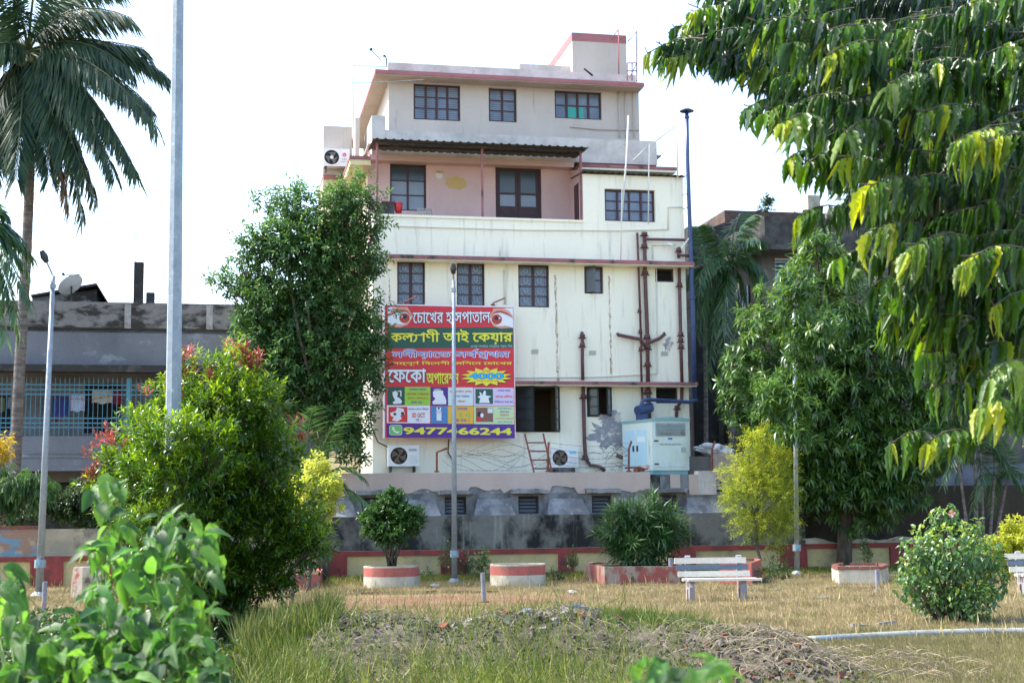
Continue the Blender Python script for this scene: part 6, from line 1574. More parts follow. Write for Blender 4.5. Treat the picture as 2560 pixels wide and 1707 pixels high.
for i, (xb, xt, yt_, l) in enumerate(((2420, 2395, 1150, 'leftmost cane palm stem behind the hibiscus bush'), (2443, 2436, 1120, 'pale cane palm stem second from left behind the hibiscus bush'), (2458, 2452, 1130, 'cane palm stem in the middle of its clump'), (2476, 2486, 1190, 'short cane palm stem leaning right'), (2492, 2520, 1190, 'rightmost cane palm stem leaning towards the edge'))):
    palm('cane_palm', l, [(xb, 1330), ((xb + xt) / 2, (1330 + yt_) / 2), (xt, yt_)], 37.8 + i * .12, [(xt - 40, yt_ - 40, xt - 90 + i * 12, yt_ + 90), (xt + 40, yt_ - 50, xt + 90, yt_ + 70), (xt, yt_ - 60, xt + 30 - i * 12, yt_ - 90)], (xt, yt_), 34, .5, .03, LM_ARECA, .04, .6, group='cane palm stems behind the hibiscus bush')

# ------------------------------------------------ big bush with red shoots
YB = 17.4
ob = Vector((at(540, 1600, YB).x, YB, 0))
L_ = [(590, 930, 46, 50), (500, 965, 62), (432, 1010, 52), (560, 1040, 95), (640, 1020, 66), (372, 1085, 60), (470, 1110, 105), (600, 1140, 110), (685, 1120, 50), (310, 1165, 52), (400, 1200, 105), (530, 1240, 130), (660, 1240, 85), (740, 1300, 66), (785, 1365, 34), (460, 1330, 120), (600, 1360, 120), (700, 1385, 72),
      (540, 1450, 100), (430, 1450, 100), (640, 1450, 62), (270, 1225, 40), (330, 1290, 70), (755, 1345, 48), (560, 1530, 60), (430, 1100, 72, 50, -1.15), (455, 1200, 76, 66, -1.15), (420, 1310, 76, 66, -1.15), (450, 1420, 80, 70, -1.15), (520, 1120, 60, 60, -.9), (360, 1180, 50, 50, -.9)]
cl = clump_px(L_, YB)
t = thing('flowering_bush', 'huge glossy green bush with red young shoots round the octagonal pole', 'bush', ob)
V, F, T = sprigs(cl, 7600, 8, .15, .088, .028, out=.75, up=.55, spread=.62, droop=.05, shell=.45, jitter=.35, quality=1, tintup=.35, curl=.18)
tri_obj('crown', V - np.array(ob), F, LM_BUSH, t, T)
rc = clump_px([(592, 885, 22, 16, 0), (620, 905, 22, 22, 0), (630, 930, 16, 20, 0), (470, 900, 16, 22, 0), (492, 925, 18, 14, 0), (455, 945, 10, 16, 0), (262, 1105, 22, 18, 0), (282, 1122, 20, 20, -.2), (240, 1150, 22, 14, 0), (226, 1195, 12, 18, 0), (222, 1210, 16, 10, 0), (742, 1075, 12, 22, .2), (748, 1105, 10, 14, .2), (415, 975, 10, 12, 0), (372, 990, 10, 10, 0), (520, 950, 14, 8, -.3), (440, 975, 8, 8, -.5)], YB)
V, F, T = sprigs(rc, 85, 7, .14, .095, .03, out=.4, up=.9, spread=.6, droop=0, shell=.1, jitter=.35, quality=1)
struct(tri_obj('red_shoots', V - np.array(ob), F, LM_RED, t, T), 'stuff')
mb = MB(); cll = [(c[0] - ob.x, c[1] - ob.y, c[2], c[3], c[4], c[5]) for c in cl]
for k in range(9): c = random.choice(cll); mb.tube([(random.uniform(-.3, .3), random.uniform(-.2, .2), 0), Vector(c[:3]) * .5 + Vector((0, 0, .2)), Vector(c[:3])], [.05, .035, .012], 6)
for c in cll:
    for _ in range(7): e = Vector(c[:3]); mb.tube([e * .8, e + Vector((random.uniform(-1, 1), random.uniform(-1, 1), random.uniform(-.8, 1))) * c[3] * .8], [.014, .004], 4, cap=False)
mb.build('trunk', BARK, t, True)
# thin grey stem standing right of the bush
q = MB(); a = g(728, 1515); q.tube([(0, 0, 0), (.02, 0, .35), (.0, 0, .75)], [.045, .04, .03], 7); o = q.build('sapling_stem', BARK); o.location = a; tag(o, 'bare grey sapling stem in the grass right of the big bush', 'stem')

# ------------------------------------------------ real leaf shapes for near plants
def leaf_shape(n, wave, nw, fold, curl, kind, tw=0.0):
    V = []; F = []
    for i in range(n + 1):
        t = i / n
        if kind == 'lance': w_ = math.sin(math.pi * min(t * 1.0, 1) ** .62) ** .8 * (1 - .15 * t)
        else: w_ = math.sin(math.pi * t ** .62) ** .75 * (1 - .1 * t)
        w_ = max(w_, .02 if i in (0, n) else w_)
        x = w_ * .5; yy = -curl * t * t; z = -t * (1 - .12 * curl * t)
        wv = wave * math.sin(t * nw * 2 * math.pi); wv2 = wave * math.sin(t * nw * 2 * math.pi + 1.7)
        V += [(-x, yy / 1 + (fold * x + wv * w_), z), (0, yy, z), (x, yy + fold * x + wv2 * w_, z)]
    for i in range(n):
        a = i * 3; F += [(a, a + 1, a + 4, a + 3), (a + 1, a + 2, a + 5, a + 4)]
    return np.array(V), np.array(F)
def leaf_plant(root, org, P, D, Nn, L, W, T, shapes, lm, nobj=300, pick=None, name='leaf'):
    """the largest nobj leaves become objects sharing mesh data, the rest one mesh"""
    D = unit(D); Z = -D; X = unit(np.cross(Nn, Z)); Y = np.cross(Z, X)   # leaf hangs along -Z
    n = len(P); sid = RNG.integers(0, len(shapes), n); o = np.array(org)
    order = np.argsort(pick if pick is not None else P[:, 1]); big = set(order[:nobj].tolist())
    tq = np.clip((T * 5).astype(int), 0, 4); cache = {}
    for i in big:
        k = (sid[i], tq[i])
        if k not in cache:
            V, F = shapes[sid[i]]; me = bpy.data.meshes.new(name); me.from_pydata([tuple(v) for v in V], [], [tuple(f) for f in F]); me.materials.append(lm)
            at_ = me.attributes.new('tint', 'FLOAT', 'POINT'); at_.data.foreach_set('value', [tq[i] / 4.0] * len(V)); me.polygons.foreach_set('use_smooth', [True] * len(F)); cache[k] = me
        ob_ = bpy.data.objects.new(name, cache[k]); COL.objects.link(ob_); ob_.parent = root
        w_, l_ = W[i], L[i]; p = P[i] - o
        ob_.matrix_local = Matrix(((X[i, 0] * w_, Y[i, 0] * l_, Z[i, 0] * l_, p[0]), (X[i, 1] * w_, Y[i, 1] * l_, Z[i, 1] * l_, p[1]), (X[i, 2] * w_, Y[i, 2] * l_, Z[i, 2] * l_, p[2]), (0, 0, 0, 1)))
    rest = np.array([i for i in range(n) if i not in big]); parts = []
    for s in range(len(shapes)):
        ids = rest[sid[rest] == s] if len(rest) else rest
        if len(ids) == 0: continue
        V, F = shapes[s]; m_ = len(V)
        VV = P[ids][:, None] - o + X[ids][:, None] * (V[None, :, 0:1] * W[ids][:, None, None]) + Y[ids][:, None] * (V[None, :, 1:2] * L[ids][:, None, None]) + Z[ids][:, None] * (V[None, :, 2:3] * L[ids][:, None, None])
        FF = (F[None] + (np.arange(len(ids)) * m_)[:, None, None]).reshape(-1, 4)
        parts.append((VV.reshape(-1, 3), FF, np.repeat(T[ids], m_)))
    if parts:
        V, F, T2 = join(*parts); o2 = tri_obj('leaves', V, F, lm, root, T2, True); struct(o2, 'stuff')
def inpoly(x, y, P_):
    c = False; j = len(P_) - 1
    for i in range(len(P_)):
        if (P_[i][1] > y) != (P_[j][1] > y) and x < (P_[j][0] - P_[i][0]) * (y - P_[i][1]) / (P_[j][1] - P_[i][1]) + P_[i][0]: c = not c
        j = i
    return c
# mast tree, top right
MASTP = [(1640, 95), (1700, 40), (1740, -60), (2800, -60), (2800, 1000), (2560, 1020), (2400, 990), (2330, 1020), (2290, 1000), (2330, 950), (2310, 880), (2200, 830), (2205, 700), (2230, 620), (2150, 560), (2080, 520), (2050, 440), (1990, 365), (1930, 270), (1900, 190), (1790, 150), (1650, 125)]
def proj(p):
    d = Vector(p) - EYE; z = d.dot(CF); return 1280 + FPX * d.dot(CR) / z, 853.5 - FPX * d.dot(CU) / z
tw = []                                             # (start, direction, length, young)
rs = random.Random(5)
while len(tw) < 600:
    x, y = rs.uniform(1620, 2690), rs.uniform(-60, 1110)
    if len(tw) > 520: x, y = rs.uniform(2200, 2690), rs.uniform(600, 1050)
    if not inpoly(x, y, MASTP): continue
    Y = rs.uniform(6.2, 9.8)
    if x < 2000 and y < 330: Y = rs.uniform(7.6, 9.8)
    A = at(x, y, Y); an = rs.uniform(-.9, .9); ln = rs.uniform(.20, .40)
    d = Vector((-math.cos(an), math.sin(an) * .8 - .2, rs.uniform(-.25, .12))).normalized(); tx, ty = proj(A + d * ln)
    if not inpoly(tx, ty, MASTP) or tx < 2050 and rs.random() < .25: continue
    tw.append((x, y, Y, A, A + d * ln))
# explicit outer twigs (start -> tip), giving the fringes their shape
edge = [(1760, 110, 1612, 118, 8), (1800, 90, 1640, 105, 8.2), (1830, 140, 1660, 130, 8), (1850, 60, 1700, 60, 8.4), (1900, 40, 1720, 10, 8), (1960, 250, 1860, 262, 7.4), (2040, 270, 1905, 268, 7.2), (2060, 380, 1965, 385, 7), (2120, 370, 2010, 400, 6.6), (2200, 70, 2010, 85, 6.2), (2230, 110, 2060, 120, 6.1),
        (2110, 520, 1985, 530, 6.6), (2220, 640, 2085, 630, 6.3), (2330, 1085, 2225, 1092, 6.6), (2430, 1080, 2310, 1092, 6.6), (2420, 590, 2260, 610, 5.8), (2560, 340, 2380, 330, 5.6), (2640, 350, 2450, 340, 5.6), (2330, 190, 2210, 200, 5.9), (2430, 270, 2290, 275, 5.9), (2200, 300, 2110, 320, 6), (2560, 900, 2470, 930, 5.6), (2560, 1010, 2440, 1000, 5.7),
        (2400, 820, 2300, 840, 6.4), (2290, 760, 2200, 780, 6.6), (2300, 560, 2150, 575, 6.0), (2280, 690, 2180, 700, 6.3), (2560, 620, 2400, 640, 5.7), (2300, 450, 2150, 460, 5.9)]
Pl, Dl, Nl, Ll, Wl, Tl, TW = [], [], [], [], [], [], []
def add_twig(A, Bp, young, rs, bt=.24):
    ln = (Bp - A).length; n = max(int(ln / .034), 6); side = (Bp - A).cross(Vector((0, 0, 1))).normalized(); dr = (Bp - A).normalized()
    pts = []
    for i in range(n):
        t = (i + .5) / n; p = A.lerp(Bp, t) + Vector((0, 0, .10 * ln * math.sin(math.pi * t) - .10 * ln * t)); pts.append(p)
        for sg in (-1, 1):
            if rs.random() < .12: continue
            d = Vector((0, 0, -1)) + side * sg * rs.uniform(.05, .30) + dr * rs.uniform(.05, .35) * (1 + t) + Vector((rs.gauss(0, .08), rs.gauss(0, .08), 0))
            nn = side * sg * 1.0 + Vector((0, 0, .35)) + dr * rs.uniform(-.5, .5) + Vector((rs.gauss(0, .35), rs.gauss(0, .35), 0))
            Pl.append(p[:]); Dl.append(d[:]); Nl.append(nn[:]); l = rs.uniform(.145, .215) * (1.0 - .25 * (t > .9)); Ll.append(l); Wl.append(l * rs.uniform(.12, .155))
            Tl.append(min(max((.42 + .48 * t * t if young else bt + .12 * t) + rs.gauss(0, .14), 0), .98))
    TW.append(([A] + pts[::3] + [Bp], .006))
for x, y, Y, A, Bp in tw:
    add_twig(A, Bp, rs.random() < (.20 if Y < 7.5 else .06), rs, rs.uniform(.22, .46) if Y < 7.2 else rs.uniform(.0, .24))  # far twigs take darker leaf tints, painting inner crown shade into the colour
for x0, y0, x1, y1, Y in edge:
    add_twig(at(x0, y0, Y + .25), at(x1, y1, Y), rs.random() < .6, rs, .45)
shapes_m = [leaf_shape(12, rs.uniform(.028, .055), rs.uniform(4, 5.2), rs.uniform(.1, .5), rs.uniform(.0, .40), 'lance') for _ in range(7)]
P_, D_, N_ = np.array(Pl), np.array(Dl), unit(np.array(Nl)); Lr, Wr, Tr = np.array(Ll), np.array(Wl), np.array(Tl)
org = Vector((3.7, 8.0, 0))
mt = thing('mast_tree', 'mast tree with long wavy drooping leaves hanging into the upper right of the view', 'tree', org)
vis = P_[:, 1] + np.where((P_[:, 0] / P_[:, 1] * FPX + 1280 < 2560), 0, 100)
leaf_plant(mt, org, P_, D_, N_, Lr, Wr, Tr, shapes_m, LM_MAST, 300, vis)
mb = MB(); mb.tube([(0, 0, 0), (.05, 0, 2), (-.05, .05, 4.5), (0, 0, 7)], [.16, .14, .11, .06], 12)
for k in range(16):
    z = 2.2 + k * .16; e = at(rs.uniform(2250, 2560), 1300 - (z - 1.5) / 7.2 * FPX, rs.uniform(6.3, 8.5)) - org
    mb.tube([(0, 0, z + .35), Vector((0, 0, z + .3)).lerp(e, .5) + Vector((0, 0, .12)), e], [.035, .02, .007], 6)
mb.tube([(0, 0, 4.2), at(2250, 90, 8) - org, at(1950, 110, 8) - org, at(1720, 95, 8.1) - org], [.04, .025, .014, .006], 6)
mb.tube([(0, 0, 4.0), at(2300, 200, 8.4) - org, at(2050, 170, 8) - org, at(1850, 60, 8.2) - org], [.035, .02, .012, .006], 6)
for pts, r in TW: mb.tube([p - org for p in pts], r * .6, 4, cap=False)
mb.build('trunk', BARK, mt, True)

# hibiscus bush with larger leaves
YH = 20.3
oh = Vector((at(2390, 1560, YH).x, YH, 0))
cl = clump_px([(2372, 1288, 30, 26), (2305, 1365, 48, 44), (2385, 1375, 80, 66), (2455, 1385, 50, 50), (2290, 1430, 44, 50), (2370, 1455, 100, 70), (2465, 1450, 48, 56), (2345, 1505, 66, 42), (2430, 1500, 62, 44), (2260, 1470, 22, 22), (2335, 1300, 20, 20), (2440, 1312, 14, 20)], YH)
n = 2900; idx = RNG.choice(len(cl), n, p=(lambda a: a / a.sum())(np.array([c[3] * c[5] for c in cl]))); C_ = np.array([c[:3] for c in cl])[idx]; R3 = np.array([c[3:6] for c in cl])[idx]
d = unit(RNG.normal(size=(n, 3))); P_ = C_ + d * R3 * (.35 + .75 * RNG.random(n) ** .5)[:, None]
D_ = unit(d * .7 + RNG.normal(size=(n, 3)) * .5 + np.array([0, 0, -.35])); N_ = unit(np.array([0, 0, 1.]) + d * .8 + RNG.normal(size=(n, 3)) * .4)
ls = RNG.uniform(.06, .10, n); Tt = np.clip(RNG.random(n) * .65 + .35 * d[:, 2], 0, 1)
hib = thing('hibiscus_bush', 'rounded hibiscus bush with broad shiny leaves on the dry lawn at right', 'bush', oh)
shapes_o = [leaf_shape(5, .04, 2, .35, .25 + .1 * k, 'ovate') for k in range(4)]
leaf_plant(hib, oh, P_, D_, N_, ls, ls * RNG.uniform(.55, .72, n), Tt, shapes_o, LM_HIB, 300, P_[:, 1] + RNG.random(n) * .3)
mb = MB()
for k in range(26): c = random.choice(cl); mb.tube([(random.uniform(-.25, .25), random.uniform(-.2, .2), 0), (Vector(c[:3]) - oh) * .5 + Vector((random.uniform(-.1, .1), 0, .05)), Vector(c[:3]) - oh + Vector((random.uniform(-.2, .2), 0, .1))], [.018, .013, .005], 5)
mb.build('stems', BARK, hib, True)
p = at(2378, 1283, YH - .25) - oh; q = MB()
for k in range(5): an = k * 1.256; q.quad([p, p + Vector((math.cos(an - .4) * .05, -.03, math.sin(an - .4) * .05)), p + Vector((math.cos(an) * .05, -.04, math.sin(an) * .05)), p + Vector((math.cos(an + .4) * .05, -.03, math.sin(an + .4) * .05))])
q.build('flower', flat('pink_petal', (.75, .30, .32), .6), hib)

# foreground broad leaved vine plants
def broad_plant(name, label, poly_, n, D0, D1, yr, Lr_, stems, root_px, nobj=300, seed=1, lean=0.0):
    rs = random.Random(seed); P_ = []; D_ = []; N_ = []; L2 = []; T2 = []
    while len(P_) < n:
        xs = [p[0] for p in poly_]; ys = [p[1] for p in poly_]
        x, y = rs.uniform(min(xs), max(xs)), rs.uniform(min(ys), max(ys))
        if not inpoly(x, y, poly_): continue
        if y < 1440 and rs.random() < .25: continue
        if y < 1560 and math.sin(x * .045 + seed) * math.sin(y * .05 + x * .01) < -.35 and rs.random() < .8: continue
        f = (y - yr[0]) / (yr[1] - yr[0]); Y = D1 + (D0 - D1) * min(max(f, 0), 1) + rs.uniform(0, .55)
        P_.append(at(x, y, Y)[:]); D_.append((rs.gauss(0, .6), -.35 + rs.gauss(0, .45), rs.gauss(-.45, .4))); N_.append((rs.gauss(-.1, .4), -.35 + rs.gauss(0, .35), 1)); L2.append(rs.uniform(*Lr_)); T2.append(rs.random())
    r = at(root_px[0], root_px[1], (D0 + D1) / 2 + .2); root = Vector((r.x, r.y, 0))
    t = thing(name, label, 'plant', root)
    P_ = np.array(P_); L2 = np.array(L2); sh = [leaf_shape(7, .035, 2.5, .30, .15 + .12 * k, 'ovate') for k in range(5)]
    leaf_plant(t, root, P_, np.array(D_), unit(np.array(N_)), L2, L2 * RNG.uniform(.40, .56, n), np.array(T2), sh, LM_FORE, nobj)
    mb = MB(); ids = list(range(0, n, max(n // stems, 1)))
    for i in ids:
        e = Vector(P_[i]) - root; mid = e * .55 + Vector((rs.uniform(-.08, .08), .05, .12)); mb.tube([(rs.uniform(-.2, .2), rs.uniform(-.1, .1), 0), mid, e], [.008, .006, .003], 6)
    for i in range(n):      # short leaf stalks back towards the plant
        e = Vector(P_[i]) - root; back = Vector((-e.x * .08 + rs.uniform(-.03, .03), .06, -.05)); mb.tube([e, e + back], [.0018, .0022], 4, cap=False)
    mb.build('stems', GSTEM, t, True)
    return t
broad_plant('broad_leaf_plant', 'big soft focus broad leaved vine plant filling the lower left foreground', [(0, 1690), (150, 1560), (225, 1480), (250, 1440), (215, 1400), (235, 1310), (225, 1200), (265, 1170), (300, 1230), (320, 1310), (420, 1270), (520, 1290), (545, 1340), (560, 1400), (540, 1440), (470, 1460), (500, 1500), (560, 1490), (520, 1560), (540, 1650), (610, 1760), (0, 1760)], 720, 4.0, 5.2, (1180, 1707), (.06, .11), 34, (300, 1700), seed=3)
broad_plant('broad_leaf_plant', 'arching broad leaved spray at the left edge in front of the lamp post', [(-20, 1420), (40, 1380), (90, 1400), (110, 1500), (160, 1600), (150, 1680), (60, 1640), (-20, 1560)], 34, 3.9, 4.4, (1380, 1680), (.08, .13), 6, (40, 1700), nobj=34, seed=8)
broad_plant('broad_leaf_plant', 'small blurred broad leaved plant at the bottom edge right of the middle', [(1585, 1640), (1640, 1628), (1700, 1660), (1740, 1640), (1800, 1640), (1870, 1720), (1900, 1760), (1560, 1760)], 42, 2.4, 2.7, (1620, 1720), (.045, .075), 7, (1720, 1700), nobj=42, seed=12)
# dark creeping undergrowth at the lower left behind the broad leaves
cl = []
for k in range(46):
    x, y = random.uniform(-40, 470), random.uniform(1500, 1700); Y = random.uniform(10.5, 15); p = atz(x, min(max(1300 + 1.5 * FPX / Y, 1300), 1900)); cl.append((at(x, 1600, Y).x, Y, random.uniform(.1, .4), .35, .35, .22))
ug = thing('undergrowth', 'dark leafy undergrowth round the foot of the big bush at lower left', 'undergrowth', (cl[0][0], 13, 0))
V, F, T = sprigs(cl, 5200, 6, .12, .06, .035, shell=.1, up=.4, jitter=.8, quality=0); o = tri_obj('foliage', V - np.array(ug.location), F, LM_HEDGE, ug, T); ug['kind'] = 'stuff'; o['kind'] = 'stuff'
# ================================================================ mound, rubble and grass
crest = [(560, 1640), (660, 1612), (760, 1585), (850, 1546), (930, 1540), (1020, 1543), (1090, 1560), (1150, 1562), (1230, 1543), (1330, 1540), (1400, 1530), (1450, 1528), (1530, 1545), (1620, 1552), (1720, 1562), (1830, 1580), (1900, 1578), (1960, 1592), (2020, 1612), (2080, 1645), (2140, 1680), (2200, 1712), (2260, 1740)]
YC = 15.8
ycr = lambda px: float(np.interp(px, [1500, 1750, 1900, 2150], [YC, 15.2, 14.6, 14.2]))
cx_ = np.array([at(x, y, ycr(x)).x for x, y in crest]); cz_ = np.array([max(at(x, y, ycr(x)).z, 0) for x, y in crest]); cy_ = np.array([ycr(x) for x, y in crest])
rn = np.random.default_rng(3); _ph = rn.uniform(0, 6.28, (14, 3)); _fr = rn.uniform(1.2, 9, (14, 2)) * rn.choice([-1, 1], (14, 2))
def nz(x, y):
    s = 0
    for i in range(14): s = s + np.sin(x * _fr[i, 0] + y * _fr[i, 1] + _ph[i, 0]) / (1 + np.hypot(*_fr[i]) * .35)
    return s / 5
def mound_h(x, y):
    c = np.interp(x, cx_, cz_, 0, 0) * 1.0
    d = (y - np.interp(x, cx_, cy_)); f = np.where(d < 0, np.exp(-(np.abs(d) / 1.3) ** 2.4), np.exp(-(d / .95) ** 2.4))
    h = c * f + nz(x * 1.0, y * 1.0) * .035 * np.clip(c * f * 6, 0, 1) + nz(x * 4.3, y * 4.3) * .018 * np.clip(c * f * 8, 0, 1)
    return h
gx_ = np.linspace(-4.2, 5.0, 230); gy_ = np.linspace(12.2, 18.0, 150)
X, Y_ = np.meshgrid(gx_, gy_); H = mound_h(X, Y_) - .012
H[(np.abs(X - gx_[0]) < .01) | (np.abs(X - gx_[-1]) < .01)] = -.02
V = np.stack([X, Y_, H], -1).reshape(-1, 3); nx_ = len(gx_)
i, j = np.meshgrid(np.arange(nx_ - 1), np.arange(len(gy_) - 1)); a = (j * nx_ + i).ravel()
F = np.stack([a, a + 1, a + nx_ + 1, a + nx_], 1)
MSOIL = mat('grey_brown_mound_soil', (.115, .098, .082), (.06, .05, .04), 2.6, lo=.42, hi=.6, c3=(.17, .11, .085), scale3=1.4, lo3=.60, hi3=.7, rough=1, bump=1.0, bscale=16, fine=.18)
md = thing('soil_mound', 'long low heap of grey brown soil across the foreground', 'soil heap', (0, YC, 0))
o = tri_obj('soil', V - np.array([0, YC, 0]), F, MSOIL, md, None, True)
# rubble: chips of concrete, brick and dry clods
def chips(n, xs, ys, size, mats_, parent, name, spreadz=0):
    V = []; F = []; M_ = []
    cube = np.array([(x, y, z) for z in (-1, 1) for y in (-1, 1) for x in (-1, 1)], float); fc = [(0, 2, 3, 1), (4, 5, 7, 6), (0, 1, 5, 4), (2, 6, 7, 3), (0, 4, 6, 2), (1, 3, 7, 5)]
    for k in range(n):
        x = xs(); y = ys(); s = size(); c = cube * (1 + RNG.uniform(-.35, .25, (8, 3))) * s * RNG.uniform(.4, 1.2, 3)
        R_ = np.array(Matrix.Rotation(random.uniform(0, 6.3), 3, Vector(RNG.normal(size=3)).normalized())); c = c @ R_.T + np.array([x, y - YC, float(mound_h(np.array(x), np.array(y))) + s * .25])
        b0 = len(V); V += c.tolist(); F += [tuple(b0 + q for q in f) for f in fc]; M_ += [random.randrange(len(mats_))] * 6
    o = mesh_obj(name, V, F, mats_, parent, M_); o['kind'] = 'stuff'; return o
CLOD = mat('pale_clod', (.17, .15, .125), (.10, .088, .072), 5, rough=1, bump=.5); CHIP = flat('pale_concrete_chip', (.19, .178, .158), .95)
chips(2200, lambda: random.uniform(-3.6, 4.6), lambda: random.uniform(12.3, 16.6), lambda: random.uniform(.008, .028), [CLOD, MSOIL, MSOIL, CLOD], md, 'clods')
xa, xb = at(1230, 1530, YC).x, at(1500, 1530, YC).x
chips(520, lambda: random.gauss((xa + xb) / 2, .42), lambda: random.gauss(YC, .25), lambda: random.uniform(.015, .05), [CLOD, CHIP, BRICK, MSOIL, CHIP], md, 'rubble')
chips(900, lambda: random.uniform(at(830, 1550, YC).x, at(1600, 1550, YC).x), lambda: random.gauss(YC - .15, .28), lambda: random.uniform(.008, .03), [CLOD, MSOIL, CLOD, CHIP], md, 'rubble')
chips(300, lambda: random.uniform(at(1650, 1600, 15).x, at(2150, 1600, 15).x), lambda: random.uniform(12.9, 14.6), lambda: random.uniform(.012, .036), [CLOD, CLOD, CLOD, BRICK, MSOIL, MSOIL], md, 'rubble')
for k, (x, y, w_, l) in enumerate(((1268, 1550, .05, 'broken brick lump at the left end of the rubble crest'), (1320, 1545, .06, 'grey concrete lump in the rubble on the mound crest'), (1440, 1532, .065, 'pointed stone on top of the mound crest'), (1850, 1600, .06, 'dark stone on the right shoulder of the mound'), (1175, 1552, .04, 'pale plastic scrap on the mound crest'))):
    p = at(x, y, YC - .1); o = crumple('rubble_stone' if k < 4 else 'plastic_scrap', (0, 0, 0), w_ * 1.2, w_, w_, [BRICK, GREYCONC, GREYCONC, SOOT, TARP][k], 9, 6, .5, k); o.location = (p.x, p.y, float(mound_h(np.array(p.x), np.array(p.y))) + w_ * .5); tag(o, l, 'stone' if k < 4 else 'litter')
for k, (x, y, l) in enumerate(((1312, 1455, 'white plastic scrap on the grass right of the central lamp post'), (1088, 1468, 'white scrap of paper left of the lamp post base'), (1430, 1486, 'pale litter scrap on the lawn left of the bench'))):
    p = g(x, y); o = crumple('litter_scrap', (0, 0, 0), .09, .06, .035, TARP, 9, 6, .5, k + 9); o.location = p + Vector((0, 0, .05)); tag(o, l, 'litter')
# dry stems lying tangled over the heap
q = MB(); 
for k in range(1250):
    x = random.uniform(-2.2, 4.3); y = random.uniform(13.2, 16.3)
    if k % 3 == 0: x = random.uniform(at(1700, 1600, 15).x, at(2100, 1600, 15).x)
    an = random.uniform(0, 6.28); ln = random.uniform(.12, .55); pts = []
    for i in range(5):
        t = i / 4; xx = x + math.cos(an + .5 * t) * ln * t; yy = y + math.sin(an) * ln * t * .6; pts.append((xx, yy - YC, float(mound_h(np.array(xx), np.array(yy))) + .015 + .07 * math.sin(math.pi * t)))
    q.tube(pts, random.uniform(.002, .0045), 3, cap=False)
o = q.build('dry_stems', mat('dry_straw_stem', (.30, .25, .17), (.17, .14, .10), 7, rough=.9, bump=0), md); o['kind'] = 'stuff'

LM_STRAW = leafmat('lawn_grass_blade', [(.38, .325, .19), (.31, .27, .14), (.23, .235, .085), (.11, .17, .045)], trans=.25, rough=.7, spec=.2)
LM_GRASS = leafmat('tall_green_grass_blade', [(.28, .27, .10), (.20, .235, .05), (.125, .19, .03), (.055, .12, .02)], trans=.4, rough=.5, spec=.3)
def grass(name, x, y, z, h, w_, tint, lm, label, lean=.35, q=0, curl=.2, parent=None):
    n = len(x); P = np.stack([x, y, z], 1); D = unit(np.stack([RNG.normal(0, lean, n), RNG.normal(0, lean, n), np.ones(n)], 1)); Nn = unit(np.stack([RNG.normal(0, .4, n), -np.ones(n), RNG.normal(0, .2, n)], 1))
    V, F, k = leaves(P, D, Nn, h, w_, .0, curl, q)
    o = tri_obj(name, V, F, lm, parent, np.repeat(tint, k)); o['kind'] = 'stuff'; o['label'] = label
    if not parent: o['category'] = 'grass'
    return o
def patch(x, y, s=1.0):
    return .5 + .5 * np.clip(nz(x * s * .45 + 3, y * s * .9) * 1.1, -1, 1)
# lawn beyond the mound
n = 210000
y = 16.6 + (38.2 - 16.6) * RNG.random(n) ** 1.15; x = (RNG.random(n) * 2 - 1) * (y * .375 + .8)
wallv = (np.array([0, 0]));  d_wall = (x - B.O.x) * B.v.x + (y - B.O.y) * B.v.y
ok = d_wall < VW - .05
rim_ = np.array([(p.x, p.y) for p in pl]); ctr = rim_.mean(0); ax_ = (rim_.max(0) - rim_.min(0)) / 2
inred = ((x - ctr[0]) / ax_[0]) ** 2 + ((y - ctr[1]) / ax_[1]) ** 2 < 1
ok &= ~(inred & (RNG.random(n) < .82))
nearwall = d_wall > VW - 2.2
ok &= ~(nearwall & (RNG.random(n) < .35))
bare = patch(x, y, 2.3) < .12; ok &= ~(bare & (RNG.random(n) < .7))
x, y = x[ok], y[ok]; n = len(x); pt = patch(x, y, 1.0); dw_ = ((x - B.O.x) * B.v.x + (y - B.O.y) * B.v.y) - VW
tint = np.clip(.08 + .62 * (pt > .60) * RNG.random(n) + .30 * RNG.random(n) + .45 * np.clip((dw_ + 4) / 4, 0, 1) * RNG.random(n) + .25 * (y < 22) * RNG.random(n), 0, 1)
grass('lawn_grass', x, y, np.zeros(n), RNG.uniform(.03, .085, n) * (1 + .6 * (pt > .55)), .004 + .00016 * y, tint, LM_STRAW, 'dry straw coloured lawn grass with greener patches between the mound and the wall', .5)
n = 4500; y = RNG.uniform(17, 36, n); x = (RNG.random(n) * 2 - 1) * (y * .37); ok = ((x - B.O.x) * B.v.x + (y - B.O.y) * B.v.y) < VW - .3; x, y = x[ok], y[ok]; n = len(x)
grass('seed_stalks', x, y, np.zeros(n), RNG.uniform(.12, .30, n), .004, RNG.random(n) * .45, LM_STRAW, 'thin dry seed stalks standing above the lawn', .2)
# right foreground grass in front of the ground pipe
n = 46000; y = RNG.uniform(12.3, 18.6, n); x = RNG.uniform(2.2, 7.6, n); ok = (x < y * .38 + .5) & (mound_h(x, y) < .06) & ((np.abs(y - 17.9) > .5) | (RNG.random(n) < .35)); x, y = x[ok], y[ok]; n = len(x)
grass('lawn_grass', x, y, np.zeros(n), RNG.uniform(.03, .11, n), .007, np.clip(RNG.random(n) * .55 + .40 * patch(x, y, 2), 0, 1), LM_STRAW, 'yellow and green lawn grass at the lower right in front of the ground pipe')
n = 9000; y = RNG.uniform(12.6, 19, n); x = RNG.uniform(-6.5, -2.2, n); z = np.maximum(mound_h(x, y), 0)
grass('lawn_grass', x, y, z, RNG.uniform(.08, .25, n), .009, np.clip(.5 + RNG.random(n) * .5, 0, 1), LM_GRASS, 'rough shaded grass under the big bush at lower left')
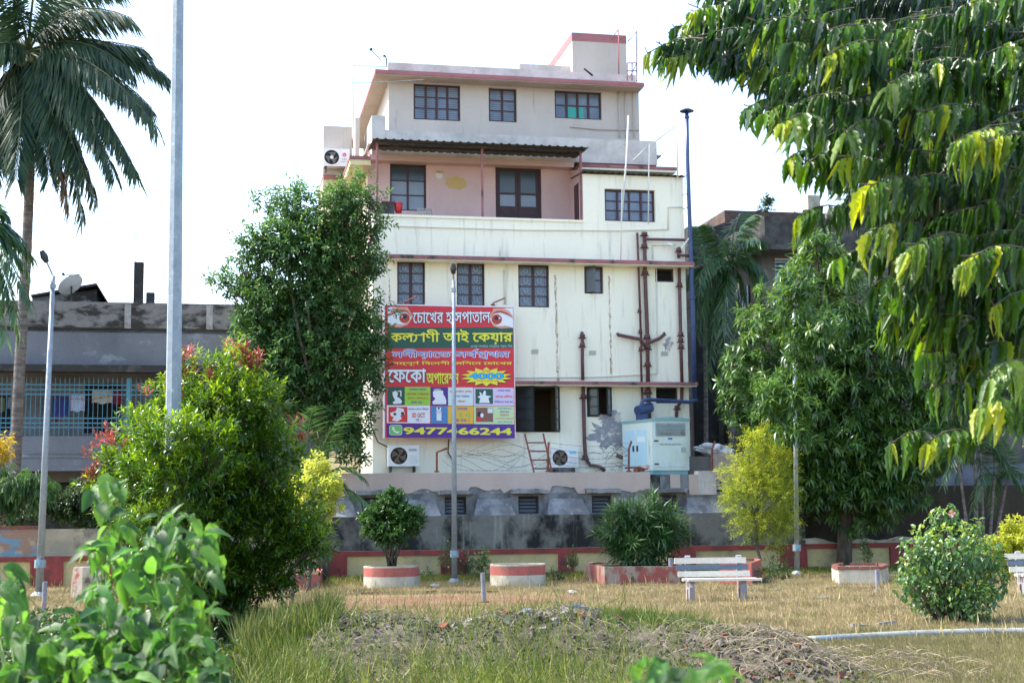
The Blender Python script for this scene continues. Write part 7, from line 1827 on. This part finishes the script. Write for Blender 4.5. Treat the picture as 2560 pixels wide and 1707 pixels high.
# tall green grass on the left and middle of the mound
n = 26000; u = RNG.random(n); px = 620 + (1760 - 620) * u; yy = RNG.uniform(12.3, 16.6, n); x = (px - 1280) / FPX * yy
dens = np.interp(px, [620, 780, 860, 1000, 1150, 1300, 1450, 1600, 1760], [1, .8, .35, .35, .6, .75, .45, .3, .2]) * np.interp(yy, [12.4, 14.7, 15.3, 15.9, 16.6], [1, .9, .5, .16, .3]); cl_ = (nz(x * 2.2 + 5, yy * 2.2) > .05)
ok = (RNG.random(n) < dens) & (cl_ | (RNG.random(n) < .16)); x, yy = x[ok], yy[ok]; n = len(x)
grass('tall_grass', x, yy, mound_h(x, yy), RNG.uniform(.10, .46, n), .006, np.clip(.15 + .85 * RNG.random(n), 0, 1), LM_GRASS, 'tall thin green and yellow grass growing over the front of the mound', .55, 1, .35)
n = 9000; px = RNG.uniform(600, 840, n); yy = RNG.uniform(15.2, 19.5, n); x = (px - 1280) / FPX * yy
grass('tall_grass', x, yy, np.maximum(mound_h(x, yy), 0), RNG.uniform(.15, .50, n), .008, np.clip(RNG.random(n) ** 1.2, 0, 1), LM_GRASS, 'tall green grass between the big bush and the mound', .3, 1, .3)
# green tufts on the crest at right of the rubble
n = 5000; px = np.clip(RNG.normal(1700, 110, n), 1500, 2000); yy = RNG.normal(15.75, .3, n); x = (px - 1280) / FPX * yy
grass('crest_grass', x, yy, mound_h(x, yy), RNG.uniform(.05, .17, n), .009, .55 + .45 * RNG.random(n), LM_GRASS, 'short bright green tufts on the crest of the mound right of the rubble', .6, 1, .4)
n = 6000; px = RNG.uniform(700, 2200, n); yy = RNG.uniform(12.4, 16.3, n); x = (px - 1280) / FPX * yy
grass('crest_grass', x, yy, mound_h(x, yy), RNG.uniform(.03, .10, n), .006, RNG.random(n) * .6, LM_GRASS, 'sparse dry stubble scattered over the mound', .7, 0, .3)
# low weeds along the wall
n = 24000; u = RNG.uniform(B.uz(300, 1440, VW)[0], B.uz(2560, 1440, VW)[0], n); v = VW - .05 - RNG.exponential(.75, n); x = B.O.x + B.u.x * u + B.v.x * v; y = B.O.y + B.u.y * u + B.v.y * v; ok = (nz(x * 1.3, y) > -.2) | (RNG.random(n) < .4); x, y = x[ok], y[ok]; n = len(x)
grass('wall_foot_grass', x, y, np.zeros(n), RNG.uniform(.05, .22, n), .014, np.clip(RNG.random(n), 0, 1), LM_GRASS, 'straggly green weeds and grass along the foot of the boundary wall', .5)
